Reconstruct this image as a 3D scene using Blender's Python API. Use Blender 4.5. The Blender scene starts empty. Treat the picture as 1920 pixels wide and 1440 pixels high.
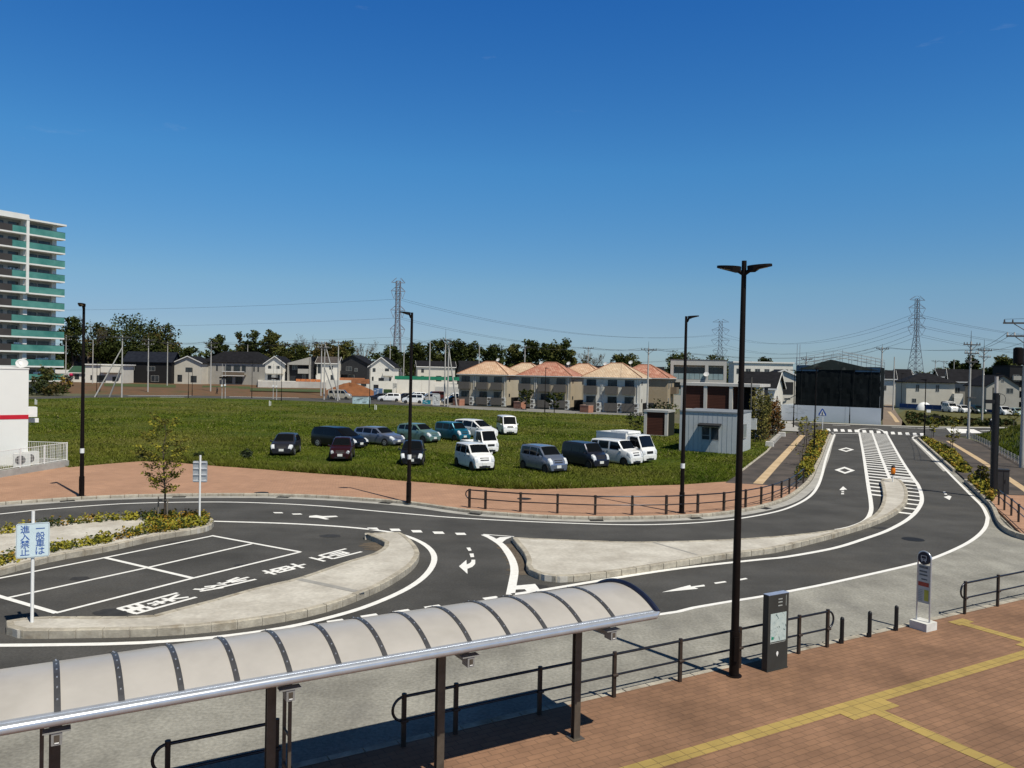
import bpy, math, random
import numpy as np
from mathutils import Vector, Matrix

S = bpy.context.scene
C = S.collection
R = math.radians

# ------------------------------------------------------------ camera, sky, sun, exposure
CAM_H, F_PX = 6.4, 1510.0
PITCH = math.atan(24 / F_PX)
ROLL = 0.0205
fw = Vector((0, math.cos(PITCH), -math.sin(PITCH)))
r0 = Vector((1, 0, 0))
u0 = r0.cross(fw)
cam_r = r0 * math.cos(ROLL) + u0 * math.sin(ROLL)
cam_u = u0 * math.cos(ROLL) - r0 * math.sin(ROLL)
cd = bpy.data.cameras.new('camera')
cam = bpy.data.objects.new('camera', cd)
C.objects.link(cam)
cd.sensor_fit = 'HORIZONTAL'
cd.sensor_width = 36.0
cd.lens = F_PX / 1920 * 36.0
cd.clip_start, cd.clip_end = 0.1, 9000
M = Matrix((cam_r, cam_u, -fw)).transposed().to_4x4()
M.translation = (0, 0, CAM_H)
cam.matrix_world = M
S.camera = cam

SUN_AZ = Vector((0.643, -0.766, 0))          # horizontal direction towards the sun
SUN_EL = R(57.5)
w = bpy.data.worlds.new('World')
S.world = w
w.use_nodes = True
nt = w.node_tree
nt.nodes.clear()
sky = nt.nodes.new('ShaderNodeTexSky')
sky.sky_type = 'NISHITA'
sky.sun_disc = False
sky.sun_elevation = SUN_EL
sky.sun_rotation = math.atan2(SUN_AZ.x, SUN_AZ.y)
sky.altitude = 200
sky.air_density = 1.0
sky.dust_density = 0.25
sky.ozone_density = 4.0
hs = nt.nodes.new('ShaderNodeHueSaturation')
hs.inputs['Saturation'].default_value = 1.22
hs.inputs['Value'].default_value = 1.0
bg = nt.nodes.new('ShaderNodeBackground')
bg.inputs['Strength'].default_value = 0.1275
# a few faint wisps of high cloud
tc = nt.nodes.new('ShaderNodeTexCoord')
mp = nt.nodes.new('ShaderNodeMapping')
mp.inputs['Scale'].default_value = (2.2, 2.2, 9.0)
nz = nt.nodes.new('ShaderNodeTexNoise')
nz.inputs['Scale'].default_value = 2.4
nz.inputs['Detail'].default_value = 7
nz.inputs['Roughness'].default_value = 0.62
rp = nt.nodes.new('ShaderNodeValToRGB')
rp.color_ramp.elements[0].position = 0.66
rp.color_ramp.elements[0].color = (0, 0, 0, 1)
rp.color_ramp.elements[1].position = 0.95
rp.color_ramp.elements[1].color = (0.35, 0.35, 0.35, 1)
mx = nt.nodes.new('ShaderNodeMix')
mx.data_type = 'RGBA'
mx.inputs[7].default_value = (4.0, 4.6, 5.4, 1)
out = nt.nodes.new('ShaderNodeOutputWorld')
L = nt.links.new
L(tc.outputs['Generated'], mp.inputs['Vector'])
L(mp.outputs['Vector'], nz.inputs['Vector'])
L(nz.outputs['Fac'], rp.inputs['Fac'])
L(sky.outputs['Color'], hs.inputs['Color'])
L(rp.outputs['Color'], mx.inputs[0])
# the deep blue of that day's sky, by height above the horizon
sx_ = nt.nodes.new('ShaderNodeSeparateXYZ')
gr = nt.nodes.new('ShaderNodeValToRGB')
SKY_TINT = [(0.0, (0.56, 0.76, 1.12)), (0.057, (0.67, 0.77, 0.99)), (0.103, (0.79, 0.92, 1.01)), (0.242, (0.71, 1.15, 1.30)), (0.415, (0.45, 1.0, 1.41)), (0.50, (0.24, 0.38, 0.48)), (0.70, (0.17, 0.20, 0.205))]
while len(gr.color_ramp.elements) < len(SKY_TINT):
    gr.color_ramp.elements.new(0.5)
for e_, (p_, c_) in zip(gr.color_ramp.elements, SKY_TINT):
    e_.position = p_
    e_.color = (c_[0] / 1.5, c_[1] / 1.5, c_[2] / 1.5, 1)
mu = nt.nodes.new('ShaderNodeMix')
mu.data_type = 'RGBA'
mu.blend_type = 'MULTIPLY'
mu.inputs[0].default_value = 1
L(tc.outputs['Generated'], sx_.inputs['Vector'])
L(sx_.outputs['Z'], gr.inputs['Fac'])
L(hs.outputs['Color'], mu.inputs[6])
L(gr.outputs['Color'], mu.inputs[7])
L(mu.outputs[2], mx.inputs[6])
L(mx.outputs[2], bg.inputs['Color'])
L(bg.outputs['Background'], out.inputs['Surface'])

sd = bpy.data.lights.new('sun', 'SUN')
sd.energy = 4.9
sd.angle = R(0.5)
sd.color = (1.0, 0.945, 0.825)
sun = bpy.data.objects.new('sun', sd)
C.objects.link(sun)
sdir = Vector((SUN_AZ.x * math.cos(SUN_EL), SUN_AZ.y * math.cos(SUN_EL), math.sin(SUN_EL)))
sun.rotation_euler = sdir.to_track_quat('Z', 'Y').to_euler()
sun.location = (40, -40, 80)

S.view_settings.view_transform = 'Standard'
S.view_settings.look = 'None'
S.view_settings.exposure = 0.0
S.view_settings.gamma = 1.0
S.render.engine = 'CYCLES'
S.cycles.max_bounces = 6
S.cycles.transparent_max_bounces = 12

# ------------------------------------------------------------ helpers
CR, SR = math.cos(ROLL), math.sin(ROLL)


def ray(px, py):
    dx, dy = (px - 960) / F_PX, (720 - py) / F_PX
    return fw + r0 * (dx * CR - dy * SR) + u0 * (dx * SR + dy * CR)


def G(px, py, z=0.0):
    """the place at height z that the survey of the photograph gives for this sighting"""
    d = ray(px, py)
    k = (z - CAM_H) / d.z
    return Vector((d.x * k, d.y * k, z))


def at(px, py, Y):
    d = ray(px, py)
    k = Y / d.y
    return Vector((d.x * k, Y, CAM_H + d.z * k))


def XY(px, Y):
    """ground place at distance Y in the direction px (taken at the horizon)"""
    v = at(px, 696 + (px - 960) * ROLL, Y)
    return v.x, v.y


def V2(v):
    return Vector((v.x, v.y))


_mats = {}


def mat(name, col, rough=0.8, metal=0.0, var=0.12, scale=3.0, detail=4, bump=0.0, bscale=None, spec=0.35,
        space='object', col2=None, coat=0.0, stain=None, grain=None, streak=None):
    """procedural Principled material: base colour broken up by noise, optional second colour, bump, stains"""
    if name in _mats:
        return _mats[name]
    m = bpy.data.materials.new(name)
    m.use_nodes = True
    t = m.node_tree
    b = t.nodes['Principled BSDF']
    b.inputs['Roughness'].default_value = rough
    b.inputs['Metallic'].default_value = metal
    b.inputs['Specular IOR Level'].default_value = spec
    if coat:
        b.inputs['Coat Weight'].default_value = coat
        b.inputs['Coat Roughness'].default_value = 0.06
    lk = t.links.new
    if space == 'world':
        g = t.nodes.new('ShaderNodeNewGeometry')
        vec = g.outputs['Position']
    else:
        g = t.nodes.new('ShaderNodeTexCoord')
        vec = g.outputs['Object']
    n = t.nodes.new('ShaderNodeTexNoise')
    n.inputs['Scale'].default_value = scale
    n.inputs['Detail'].default_value = detail
    n.inputs['Roughness'].default_value = 0.65
    lk(vec, n.inputs['Vector'])
    r = t.nodes.new('ShaderNodeValToRGB')
    c2 = col2 or tuple(min(1, c * (1 + var)) for c in col)
    c1 = col if col2 else tuple(c * (1 - var) for c in col)
    r.color_ramp.elements[0].position = 0.36
    r.color_ramp.elements[1].position = 0.64
    r.color_ramp.elements[0].color = (*c1, 1)
    r.color_ramp.elements[1].color = (*c2, 1)
    lk(n.outputs['Fac'], r.inputs['Fac'])
    src = r.outputs['Color']
    if stain:                                   # (scale, threshold, colour, strength)
        n2 = t.nodes.new('ShaderNodeTexNoise')
        n2.inputs['Scale'].default_value = stain[0]
        n2.inputs['Detail'].default_value = 5
        lk(vec, n2.inputs['Vector'])
        r2 = t.nodes.new('ShaderNodeValToRGB')
        r2.color_ramp.elements[0].position = stain[1]
        r2.color_ramp.elements[1].position = min(1, stain[1] + 0.22)
        r2.color_ramp.elements[0].color = (0, 0, 0, 1)
        r2.color_ramp.elements[1].color = (stain[3],) * 3 + (1,)
        lk(n2.outputs['Fac'], r2.inputs['Fac'])
        q = t.nodes.new('ShaderNodeMix')
        q.data_type = 'RGBA'
        q.inputs[7].default_value = (*stain[2], 1)
        lk(r2.outputs['Color'], q.inputs[0])
        lk(src, q.inputs[6])
        src = q.outputs[2]
    if streak:                                  # long marks: (turn, across, along, amount)
        ms = t.nodes.new('ShaderNodeMapping')
        ms.inputs['Rotation'].default_value = (0, 0, streak[0])
        ms.inputs['Scale'].default_value = (streak[1], streak[2], 1)
        lk(vec, ms.inputs['Vector'])
        n5 = t.nodes.new('ShaderNodeTexNoise')
        n5.inputs['Scale'].default_value = 1.0
        n5.inputs['Detail'].default_value = 4
        lk(ms.outputs['Vector'], n5.inputs['Vector'])
        r5 = t.nodes.new('ShaderNodeMapRange')
        r5.inputs[1].default_value, r5.inputs[2].default_value = 0.35, 0.65
        r5.inputs[3].default_value, r5.inputs[4].default_value = 1 - streak[3], 1 + streak[3] * .6
        lk(n5.outputs['Fac'], r5.inputs[0])
        q5 = t.nodes.new('ShaderNodeVectorMath')
        q5.operation = 'SCALE'
        lk(src, q5.inputs[0])
        lk(r5.outputs[0], q5.inputs['Scale'])
        src = q5.outputs[0]
    if grain:                                   # fine speckle: (scale, amount)
        n4 = t.nodes.new('ShaderNodeTexNoise')
        n4.inputs['Scale'].default_value = grain[0]
        n4.inputs['Detail'].default_value = 3
        lk(vec, n4.inputs['Vector'])
        r4 = t.nodes.new('ShaderNodeMapRange')
        r4.inputs[1].default_value, r4.inputs[2].default_value = 0.3, 0.7
        r4.inputs[3].default_value, r4.inputs[4].default_value = 1 - grain[1], 1 + grain[1]
        lk(n4.outputs['Fac'], r4.inputs[0])
        q4 = t.nodes.new('ShaderNodeVectorMath')
        q4.operation = 'SCALE'
        lk(src, q4.inputs[0])
        lk(r4.outputs[0], q4.inputs['Scale'])
        src = q4.outputs[0]
    lk(src, b.inputs['Base Color'])
    if bump:
        bp = t.nodes.new('ShaderNodeBump')
        bp.inputs['Strength'].default_value = bump
        bp.inputs['Distance'].default_value = 0.05
        n3 = t.nodes.new('ShaderNodeTexNoise')
        n3.inputs['Scale'].default_value = bscale or scale * 4
        n3.inputs['Detail'].default_value = 4
        lk(vec, n3.inputs['Vector'])
        lk(n3.outputs['Fac'], bp.inputs['Height'])
        lk(bp.outputs['Normal'], b.inputs['Normal'])
    _mats[name] = m
    return m


def brick_mat(name, c1, c2, mortar, bw, bh, rot, msize=0.012, space='world', plane='xy', big=None, rough=0.85, offset=0.5):
    if name in _mats:
        return _mats[name]
    m = bpy.data.materials.new(name)
    m.use_nodes = True
    t = m.node_tree
    b = t.nodes['Principled BSDF']
    b.inputs['Roughness'].default_value = rough
    b.inputs['Specular IOR Level'].default_value = 0.25
    lk = t.links.new
    if space == 'world':
        g = t.nodes.new('ShaderNodeNewGeometry')
        vec = g.outputs['Position']
    else:
        g = t.nodes.new('ShaderNodeTexCoord')
        vec = g.outputs['Object']
    mpn = t.nodes.new('ShaderNodeMapping')
    if plane == 'xz':
        mpn.inputs['Rotation'].default_value = (R(-90), 0, 0)
    elif plane == 'yz':
        mpn.inputs['Rotation'].default_value = (R(-90), 0, R(90))
    else:
        mpn.inputs['Rotation'].default_value = (0, 0, rot)
    lk(vec, mpn.inputs['Vector'])
    k = t.nodes.new('ShaderNodeTexBrick')
    k.offset = offset
    k.inputs['Scale'].default_value = 1.0
    k.inputs['Brick Width'].default_value = bw
    k.inputs['Row Height'].default_value = bh
    k.inputs['Mortar Size'].default_value = msize
    k.inputs['Mortar Smooth'].default_value = 0.2
    k.inputs['Bias'].default_value = 0.0
    k.inputs['Color1'].default_value = (*c1, 1)
    k.inputs['Color2'].default_value = (*c2, 1)
    k.inputs['Mortar'].default_value = (*mortar, 1)
    lk(mpn.outputs['Vector'], k.inputs['Vector'])
    n = t.nodes.new('ShaderNodeTexNoise')
    n.inputs['Scale'].default_value = 0.5
    n.inputs['Detail'].default_value = 6
    n.inputs['Roughness'].default_value = 0.7
    lk(vec, n.inputs['Vector'])
    r = t.nodes.new('ShaderNodeValToRGB')
    r.color_ramp.elements[0].position = 0.3
    r.color_ramp.elements[1].position = 0.7
    lo, hi = big or (0.82, 1.12)
    r.color_ramp.elements[0].color = (lo, lo, lo, 1)
    r.color_ramp.elements[1].color = (hi, hi, hi, 1)
    lk(n.outputs['Fac'], r.inputs['Fac'])
    q = t.nodes.new('ShaderNodeMix')
    q.data_type = 'RGBA'
    q.blend_type = 'MULTIPLY'
    q.inputs[0].default_value = 1
    lk(k.outputs['Color'], q.inputs[6])
    lk(r.outputs['Color'], q.inputs[7])
    lk(q.outputs[2], b.inputs['Base Color'])
    _mats[name] = m
    return m


class MB:
    """collects shapes and links them as ONE mesh object"""

    def __init__(self):
        self.v, self.f, self.mi, self.sm = [], [], [], []
        self.m = 0
        self.s = False
        self.T = None

    def add(self, vs, fs):
        o = len(self.v)
        for p in vs:
            p = Vector(p)
            self.v.append(self.T @ p if self.T else p)
        for q in fs:
            self.f.append([o + i for i in q])
            self.mi.append(self.m)
            self.sm.append(self.s)

    def box(self, x0, x1, y0, y1, z0, z1):
        self.add([(x0, y0, z0), (x1, y0, z0), (x1, y1, z0), (x0, y1, z0), (x0, y0, z1), (x1, y0, z1), (x1, y1, z1), (x0, y1, z1)],
                 [(3, 2, 1, 0), (4, 5, 6, 7), (0, 1, 5, 4), (1, 2, 6, 5), (2, 3, 7, 6), (3, 0, 4, 7)])

    def hexa(self, b, t):
        self.add(list(b) + list(t), [(3, 2, 1, 0), (4, 5, 6, 7), (0, 1, 5, 4), (1, 2, 6, 5), (2, 3, 7, 6), (3, 0, 4, 7)])

    def prism(self, poly, z0, z1):
        """poly: points (x, y[, ...]); upright prism"""
        n = len(poly)
        a = sum(poly[i][0] * poly[(i + 1) % n][1] - poly[(i + 1) % n][0] * poly[i][1] for i in range(n))
        if a < 0:
            poly = poly[::-1]
        vs = [(p[0], p[1], z0) for p in poly] + [(p[0], p[1], z1) for p in poly]
        fs = [list(range(n, 2 * n)), list(range(n - 1, -1, -1))]
        fs += [(i, (i + 1) % n, n + (i + 1) % n, n + i) for i in range(n)]
        self.add(vs, fs)

    def sheet(self, poly, z):
        n = len(poly)
        a = sum(poly[i][0] * poly[(i + 1) % n][1] - poly[(i + 1) % n][0] * poly[i][1] for i in range(n))
        if a < 0:
            poly = poly[::-1]
        self.add([(p[0], p[1], z) for p in poly], [list(range(n))])

    def extr(self, prof, axis_from, axis_to):
        """prof: closed loop of 3-D points at one end; swept by vector"""
        d = Vector(axis_to) - Vector(axis_from)
        n = len(prof)
        vs = [Vector(p) for p in prof] + [Vector(p) + d for p in prof]
        fs = [list(range(n - 1, -1, -1)), list(range(n, 2 * n))] + [(i, (i + 1) % n, n + (i + 1) % n, n + i) for i in range(n)]
        self.add(vs, fs)

    def cyl(self, p0, p1, ra, rb=None, n=10, cap=True):
        rb = ra if rb is None else rb
        p0, p1 = Vector(p0), Vector(p1)
        d = (p1 - p0).normalized()
        a = d.orthogonal().normalized()
        b = d.cross(a)
        vs = []
        for p, r in ((p0, ra), (p1, rb)):
            for i in range(n):
                t = 2 * math.pi * i / n
                vs.append(p + (a * math.cos(t) + b * math.sin(t)) * r)
        fs = [(i, (i + 1) % n, n + (i + 1) % n, n + i) for i in range(n)]
        s = self.s
        self.s = n > 5
        self.add(vs, fs)
        self.s = s
        if cap:
            self.add(vs, [list(range(n - 1, -1, -1)), list(range(n, 2 * n))])

    def tube(self, path, r, n=8, cap=True):
        path = [Vector(p) for p in path]
        rings, prev = [], None
        for i, p in enumerate(path):
            d = (path[min(i + 1, len(path) - 1)] - path[max(i - 1, 0)]).normalized()
            if prev is None:
                a = d.orthogonal().normalized()
            else:
                a = (prev - d * prev.dot(d)).normalized()
            prev = a
            b = d.cross(a)
            rr = r[i] if isinstance(r, (list, tuple)) else r
            rings.append([p + (a * math.cos(2 * math.pi * k / n) + b * math.sin(2 * math.pi * k / n)) * rr for k in range(n)])
        vs = [p for g in rings for p in g]
        fs = [(i * n + k, i * n + (k + 1) % n, (i + 1) * n + (k + 1) % n, (i + 1) * n + k) for i in range(len(path) - 1) for k in range(n)]
        s = self.s
        self.s = True
        self.add(vs, fs)
        self.s = s
        if cap:
            m = (len(path) - 1) * n
            self.add(vs, [list(range(n - 1, -1, -1)), list(range(m, m + n))])

    def build(self, name, mats, parent=None):
        me = bpy.data.meshes.new(name)
        me.from_pydata([tuple(p) for p in self.v], [], self.f)
        if not isinstance(mats, (list, tuple)):
            mats = [mats]
        for m in mats:
            me.materials.append(m)
        me.polygons.foreach_set('material_index', self.mi)
        me.polygons.foreach_set('use_smooth', self.sm)
        me.update()
        o = bpy.data.objects.new(name, me)
        C.objects.link(o)
        if parent:
            o.parent = parent
        return o


def tag(o, label=None, cat=None, group=None, kind=None):
    if label:
        o['label'] = label
    if cat:
        o['category'] = cat
    if group:
        o['group'] = group
    if kind:
        o['kind'] = kind
    return o


def thing(name, label, cat, loc=(0, 0, 0), rotz=0.0, group=None):
    o = bpy.data.objects.new(name, None)
    o.empty_display_size = 0.3
    C.objects.link(o)
    o.location = loc
    o.rotation_euler = (0, 0, rotz)
    return tag(o, label, cat, group)


def struct(name, mb, m):
    return tag(mb.build(name, m), kind='structure')


def dup(root, loc, rotz, label, group=None, scale=None):
    def cp(o, par):
        c = o.copy()
        C.objects.link(c)
        c.parent = par
        for ch in list(o.children):
            cp(ch, c)
        return c
    r = cp(root, None)
    r.location = loc
    r.rotation_euler = (0, 0, rotz)
    r['label'] = label
    if group:
        r['group'] = group
    if scale:
        r.scale = scale
    return r


def smooth(pts, step=0.5, closed=False):
    """Catmull-Rom through 2-D points, resampled"""
    p = [Vector((q[0], q[1])) for q in pts]
    n = len(p)
    res = []
    rng = range(n if closed else n - 1)
    for i in rng:
        if closed:
            a, b, c, d = p[(i - 1) % n], p[i], p[(i + 1) % n], p[(i + 2) % n]
        else:
            a, b, c, d = p[max(i - 1, 0)], p[i], p[i + 1], p[min(i + 2, n - 1)]
        k = max(1, int((c - b).length / step))
        for j in range(k):
            t = j / k
            res.append(0.5 * (2 * b + (c - a) * t + (2 * a - 5 * b + 4 * c - d) * t * t + (3 * b - a - 3 * c + d) * t ** 3))
    if not closed:
        res.append(p[-1])
    return res


def offset(pts, d, closed=False):
    n = len(pts)
    res = []
    for i in range(n):
        a = pts[(i - 1) % n] if closed or i else pts[i]
        b = pts[(i + 1) % n] if closed or i < n - 1 else pts[i]
        t = (b - a)
        t = t.normalized() if t.length > 1e-6 else Vector((1, 0))
        res.append(pts[i] + Vector((-t.y, t.x)) * d)
    return res


def gl(pxs, z=0.0):
    return [V2(G(x, y, z)) for x, y in pxs]


def ribbon(mb, pts, wd, z, closed=False):
    a, b = offset(pts, wd / 2, closed), offset(pts, -wd / 2, closed)
    n = len(pts)
    vs = [(p.x, p.y, z) for p in a] + [(p.x, p.y, z) for p in b]
    fs = [(n + i, n + (i + 1) % n, (i + 1) % n, i) for i in range(n if closed else n - 1)]
    mb.add(vs, fs)


def resample(pts, step, closed=False):
    q = list(pts) + ([pts[0]] if closed else [])
    acc = [0]
    for i in range(1, len(q)):
        acc.append(acc[-1] + (q[i] - q[i - 1]).length)
    n = max(1, round(acc[-1] / step))
    res, j = [], 0
    for k in range(n + 1):
        s = acc[-1] * k / n
        while j < len(q) - 2 and acc[j + 1] < s:
            j += 1
        t = (s - acc[j]) / max(1e-9, acc[j + 1] - acc[j])
        res.append(q[j].lerp(q[j + 1], min(1, t)))
    return res[:-1] if closed else res


def kerb(mb, pts, wd, z0, z1, stone=0.6, closed=False, gap=0.012, side=1, bev=0.02):
    """kerb stones laid one after the other along a line; wd to the left of the line (side=1) or the right"""
    p = resample(pts, stone, closed)
    q = offset(p, wd * side, closed)
    n = len(p)
    rnd = random.Random(n)
    for i in range(n if closed else n - 1):
        j = (i + 1) % n
        t = (p[j] - p[i]).normalized() * gap
        a, b, c, d = p[i] + t, p[j] - t, q[j] - t, q[i] + t
        dz = rnd.uniform(-0.004, 0.004)
        inn = (d - a).normalized() * bev
        bot = [(v.x, v.y, z0) for v in (a, b, c, d)]
        mid = [(v.x, v.y, z1 + dz - bev) for v in (a, b)]
        top = [((a + inn).x, (a + inn).y, z1 + dz), ((b + inn).x, (b + inn).y, z1 + dz), (c.x, c.y, z1 + dz), (d.x, d.y, z1 + dz)]
        vs = bot + mid + top
        fs = [(0, 1, 5, 4), (4, 5, 7, 6), (6, 7, 8, 9), (1, 2, 8, 7, 5), (2, 3, 9, 8), (3, 0, 4, 6, 9)]
        if side < 0:
            fs = [f[::-1] for f in fs]
        mb.add(vs, fs)


def inside(p, poly):
    x, y = p
    r = False
    n = len(poly)
    j = n - 1
    for i in range(n):
        xi, yi = poly[i][0], poly[i][1]
        xj, yj = poly[j][0], poly[j][1]
        if (yi > y) != (yj > y) and x < (xj - xi) * (y - yi) / (yj - yi) + xi:
            r = not r
        j = i
    return r
# ------------------------------------------------------------ ground, road, pavements
D2, N2 = Vector((0.8627, 0.5057)), Vector((0.5057, -0.8627))
ROT = math.atan2(D2.y, D2.x)


def DN(d, y):
    """along the near kerb, away from the station"""
    v = D2 * d - N2 * y
    return v


def Z5(x, y):
    return 1360 + x / 3.42857, 780 + y / 3.42857


def Z3(x, y):
    return 200 + x / 3, 920 + y / 3


def Z4(x, y):
    return 800 + x / 3, 920 + y / 3


def Z9(x, y):
    return 860 + x / 9, 960 + y / 9


def Zs(x, y):
    return 1560 + x / 7.2, 780 + y / 7.2


M_ground = mat('suburban soil', (0.11, 0.10, 0.065), 0.95, var=0.3, scale=0.03, space='world', col2=(0.075, 0.09, 0.035))
M_asph = mat('asphalt', (0.050, 0.048, 0.044), 0.9, scale=0.35, detail=9, space='world', col2=(0.080, 0.077, 0.072), bump=0.35, bscale=55,
             stain=(0.12, 0.56, (0.108, 0.096, 0.080), 0.55), grain=(16, .22), streak=(-ROT, .06, .9, .10))
M_conc = mat('bus bay concrete', (0.205, 0.197, 0.172), 0.9, scale=0.45, detail=9, space='world', col2=(0.315, 0.305, 0.268), bump=0.25, bscale=40,
             stain=(0.55, 0.57, (0.16, 0.155, 0.145), 0.6), grain=(14, .20), streak=(-ROT, 1.1, .10, .13))
M_slab = mat('island concrete', (0.40, 0.37, 0.32), 0.9, scale=0.8, detail=9, space='world', col2=(0.56, 0.53, 0.47), bump=0.2, bscale=30,
             stain=(0.9, 0.58, (0.33, 0.29, 0.24), 0.65), grain=(9, .10))
M_kerb = mat('kerb stone', (0.30, 0.27, 0.22), 0.9, scale=1.6, detail=8, space='world', col2=(0.47, 0.43, 0.35), bump=0.3, bscale=40,
             stain=(2.2, 0.55, (0.20, 0.155, 0.10), 0.75), grain=(9, .12))
M_gutter = mat('gutter concrete', (0.30, 0.29, 0.27), 0.9, scale=1.2, detail=8, space='world', col2=(0.42, 0.41, 0.38))
M_paint = mat('road paint', (0.72, 0.71, 0.68), 0.75, scale=6, detail=8, space='world', col2=(0.84, 0.83, 0.80), stain=(9, 0.66, (0.45, 0.44, 0.42), 0.8))
M_bricknear = brick_mat('plaza brick', (0.275, 0.155, 0.092), (0.235, 0.133, 0.081), (0.165, 0.097, 0.060), 0.30, 0.15, -ROT, 0.009, big=(0.62, 1.22))
M_brickfar = brick_mat('pavement brick', (0.42, 0.245, 0.158), (0.36, 0.21, 0.135), (0.26, 0.155, 0.10), 0.30, 0.15, -0.2, 0.008, big=(0.85, 1.12))
M_tact = brick_mat('tactile tile', (0.42, 0.30, 0.095), (0.36, 0.26, 0.085), (0.20, 0.145, 0.06), 0.30, 0.30, -ROT, 0.008, big=(0.72, 1.15), offset=0)
M_tactfar = mat('worn tactile strip', (0.46, 0.33, 0.19), 0.85, scale=1.2, space='world', col2=(0.56, 0.42, 0.26))
M_walkasph = mat('footway asphalt', (0.050, 0.043, 0.038), 0.92, scale=0.5, detail=8, space='world', col2=(0.10, 0.082, 0.07))
M_dark = mat('dark bronze paint', (0.008, 0.005, 0.004), 0.55, scale=5, var=0.2, spec=0.15)
M_grate = mat('drain iron', (0.012, 0.012, 0.012), 0.7, scale=8)

ZP = 0.10                                        # pavement height above the road

mb = MB()
mb.sheet([(-4000, -60), (4000, -60), (4000, 6000), (-4000, 6000)], -0.05)
struct('ground', mb, M_ground)

# asphalt: the rotary, the road leading away from it and the streets it meets
road_px = [(-500, 1010), (-60, 960), (0, 955)]
mb = MB()
asp = [DN(-26, 12.5), DN(40, 12.5)] + gl([(1935, 1010), (1860, 948), (1800, 893), (1724, 824), (1690, 815), (1541, 807), (1500, 880), (1300, 962),
                                           (1047, 964), (760, 936), (475, 924), (150, 928), (0, 938), (-600, 990)])
mb.sheet(asp, 0.0)
struct('road', mb, M_asph)

cross_px = [(1380, 806), (1470, 808), (1545, 812), (1690, 825), (1735, 822), (1840, 816), (2060, 812), (2060, 803), (1770, 800.5), (1655, 799), (1560, 794), (1480, 788), (1400, 786)]
mb = MB()
mb.sheet(gl(cross_px), 0.004)
struct('cross street', mb, M_asph).name = 'cross_street'

# concrete lane along the bus shelter, bounded by the curved white edge line
bay_line = gl([Z5(*p) for p in [(1205, 145), (1340, 270), (1480, 410), (1590, 520), (1650, 580), (1682, 640), (1685, 668), (1672, 715), (1630, 765),
                                (1560, 815), (1460, 865), (1345, 912), (1245, 945), (1000, 1003), (780, 1052), (560, 1095)]])
bay_line = bay_line[:-1] + gl([(1541, 1097), (1485, 1108), (1433, 1118), (1367, 1128.5), (1300, 1140), (1232, 1153)])
tail = bay_line[-1]
bay_tail = [tail] + gl([(900, 1188), (600, 1226), (300, 1268), (0, 1315), (-400, 1385), (-1200, 1540)])
bay_all = smooth(bay_line + bay_tail[1:], 0.4)
mb = MB()
rk = gl([(1724, 824), (1792, 885), (1813.5, 905), (1860, 949), (1922, 1012)])
mb.sheet(bay_all + [DN(-14, 12.6), DN(37, 12.6)] + rk[::-1], 0.004)
struct('bus_lane', mb, M_conc)

# near plaza
mb = MB()
mb.prism([DN(-26, -14), DN(60, -14), DN(60, 12.48), DN(-26, 12.48)], -0.04, ZP)
struct('plaza_pavement', mb, M_bricknear)
mb = MB()
kerb(mb, [DN(60, 12.66), DN(-26, 12.66)], 0.178, -0.02, 0.105, 0.6, side=1)
struct('kerb', mb, M_kerb)

# yellow guiding strips on the plaza (raised tiles)
mb = MB()


TZ_ = [ZP + 0.004]


def tact(mb, d0, y0, d1, y1, wd=0.30, z0=ZP - 0.01):
    TZ_[0] += 0.0012
    z1 = TZ_[0]
    a, b = DN(d0, y0), DN(d1, y1)
    t = (b - a).normalized()
    n_ = Vector((-t.y, t.x)) * wd / 2
    mb.prism([a + n_, b + n_, b - n_, a - n_], z0, z1)


tact(mb, 3.0, 9.93, 40.0, 9.93)
tact(mb, 13.75, 9.77, 13.45, 3.0)
tact(mb, 20.7, 10.09, 20.7, 12.2)
tact(mb, 13.0, 9.62, 14.35, 9.62)
tact(mb, 20.2, 10.24, 21.2, 10.24)
tact(mb, 20.45, 12.05, 21.1, 12.05)
struct('tactile_paving', mb, M_tact)

# far brick pavement round the field
kerb_far = gl([(-600, 990), (-200, 964), (0, 947.5), (75, 942), (150, 937), (217, 934), (337, 931), (475, 930.5), (533, 931.5), (600, 934), (667, 938), (767, 946),
               (867, 960), (943, 967), (1047, 973), (1167, 974.5), (1300, 970.5), (1367, 964), (1430, 952.5), (1477, 937), (1506, 917), (1523, 899), (1533, 876),
               (1542, 856), (1550.5, 832), (1558, 815)])
kf = smooth(kerb_far, 0.5)
far_in = offset(kf, 0.20)
field_near = gl([(-300, 922), (0, 889), (122, 874), (129, 876.5), (155, 874), (210, 869), (262, 865), (310, 865.5), (350, 869), (410, 874), (480, 879), (567, 886),
                 (668, 893), (736, 900), (800, 905), (840, 908), (932, 916), (1000, 917.6), (1070, 916), (1138, 913.5), (1200, 911), (1275, 909), (1330, 905), (1362, 903),
                 (1385, 889), (1440, 846), (1462, 822), (1477, 812)], ZP)
mb = MB()
i_end = min(range(len(far_in)), key=lambda i: (far_in[i] - V2(G(1497, 914, ZP))).length)
brick_poly = far_in[:i_end + 1] + gl([(1360, 905)], ZP) + field_near[:24][::-1]
mb.prism(brick_poly, -0.04, ZP)
struct('brick_pavement', mb, M_brickfar)
mb = MB()
mb.prism(far_in[i_end:] + gl([(1543, 808), (1477, 811), (1462, 822), (1440, 846), (1385, 889), (1362, 903.5), (1360, 905)], ZP), -0.04, ZP - 0.002)
struct('footway', mb, M_walkasph)
mb = MB()
kerb(mb, kf, 0.19, -0.03, 0.13, 0.6, side=1)
mb2 = MB()
struct('kerb', mb, M_kerb)
ribbon(mb2, offset(kf, -0.28), 0.5, 0.004)
struct('gutter', mb2, M_gutter)
mb = MB()
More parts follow.
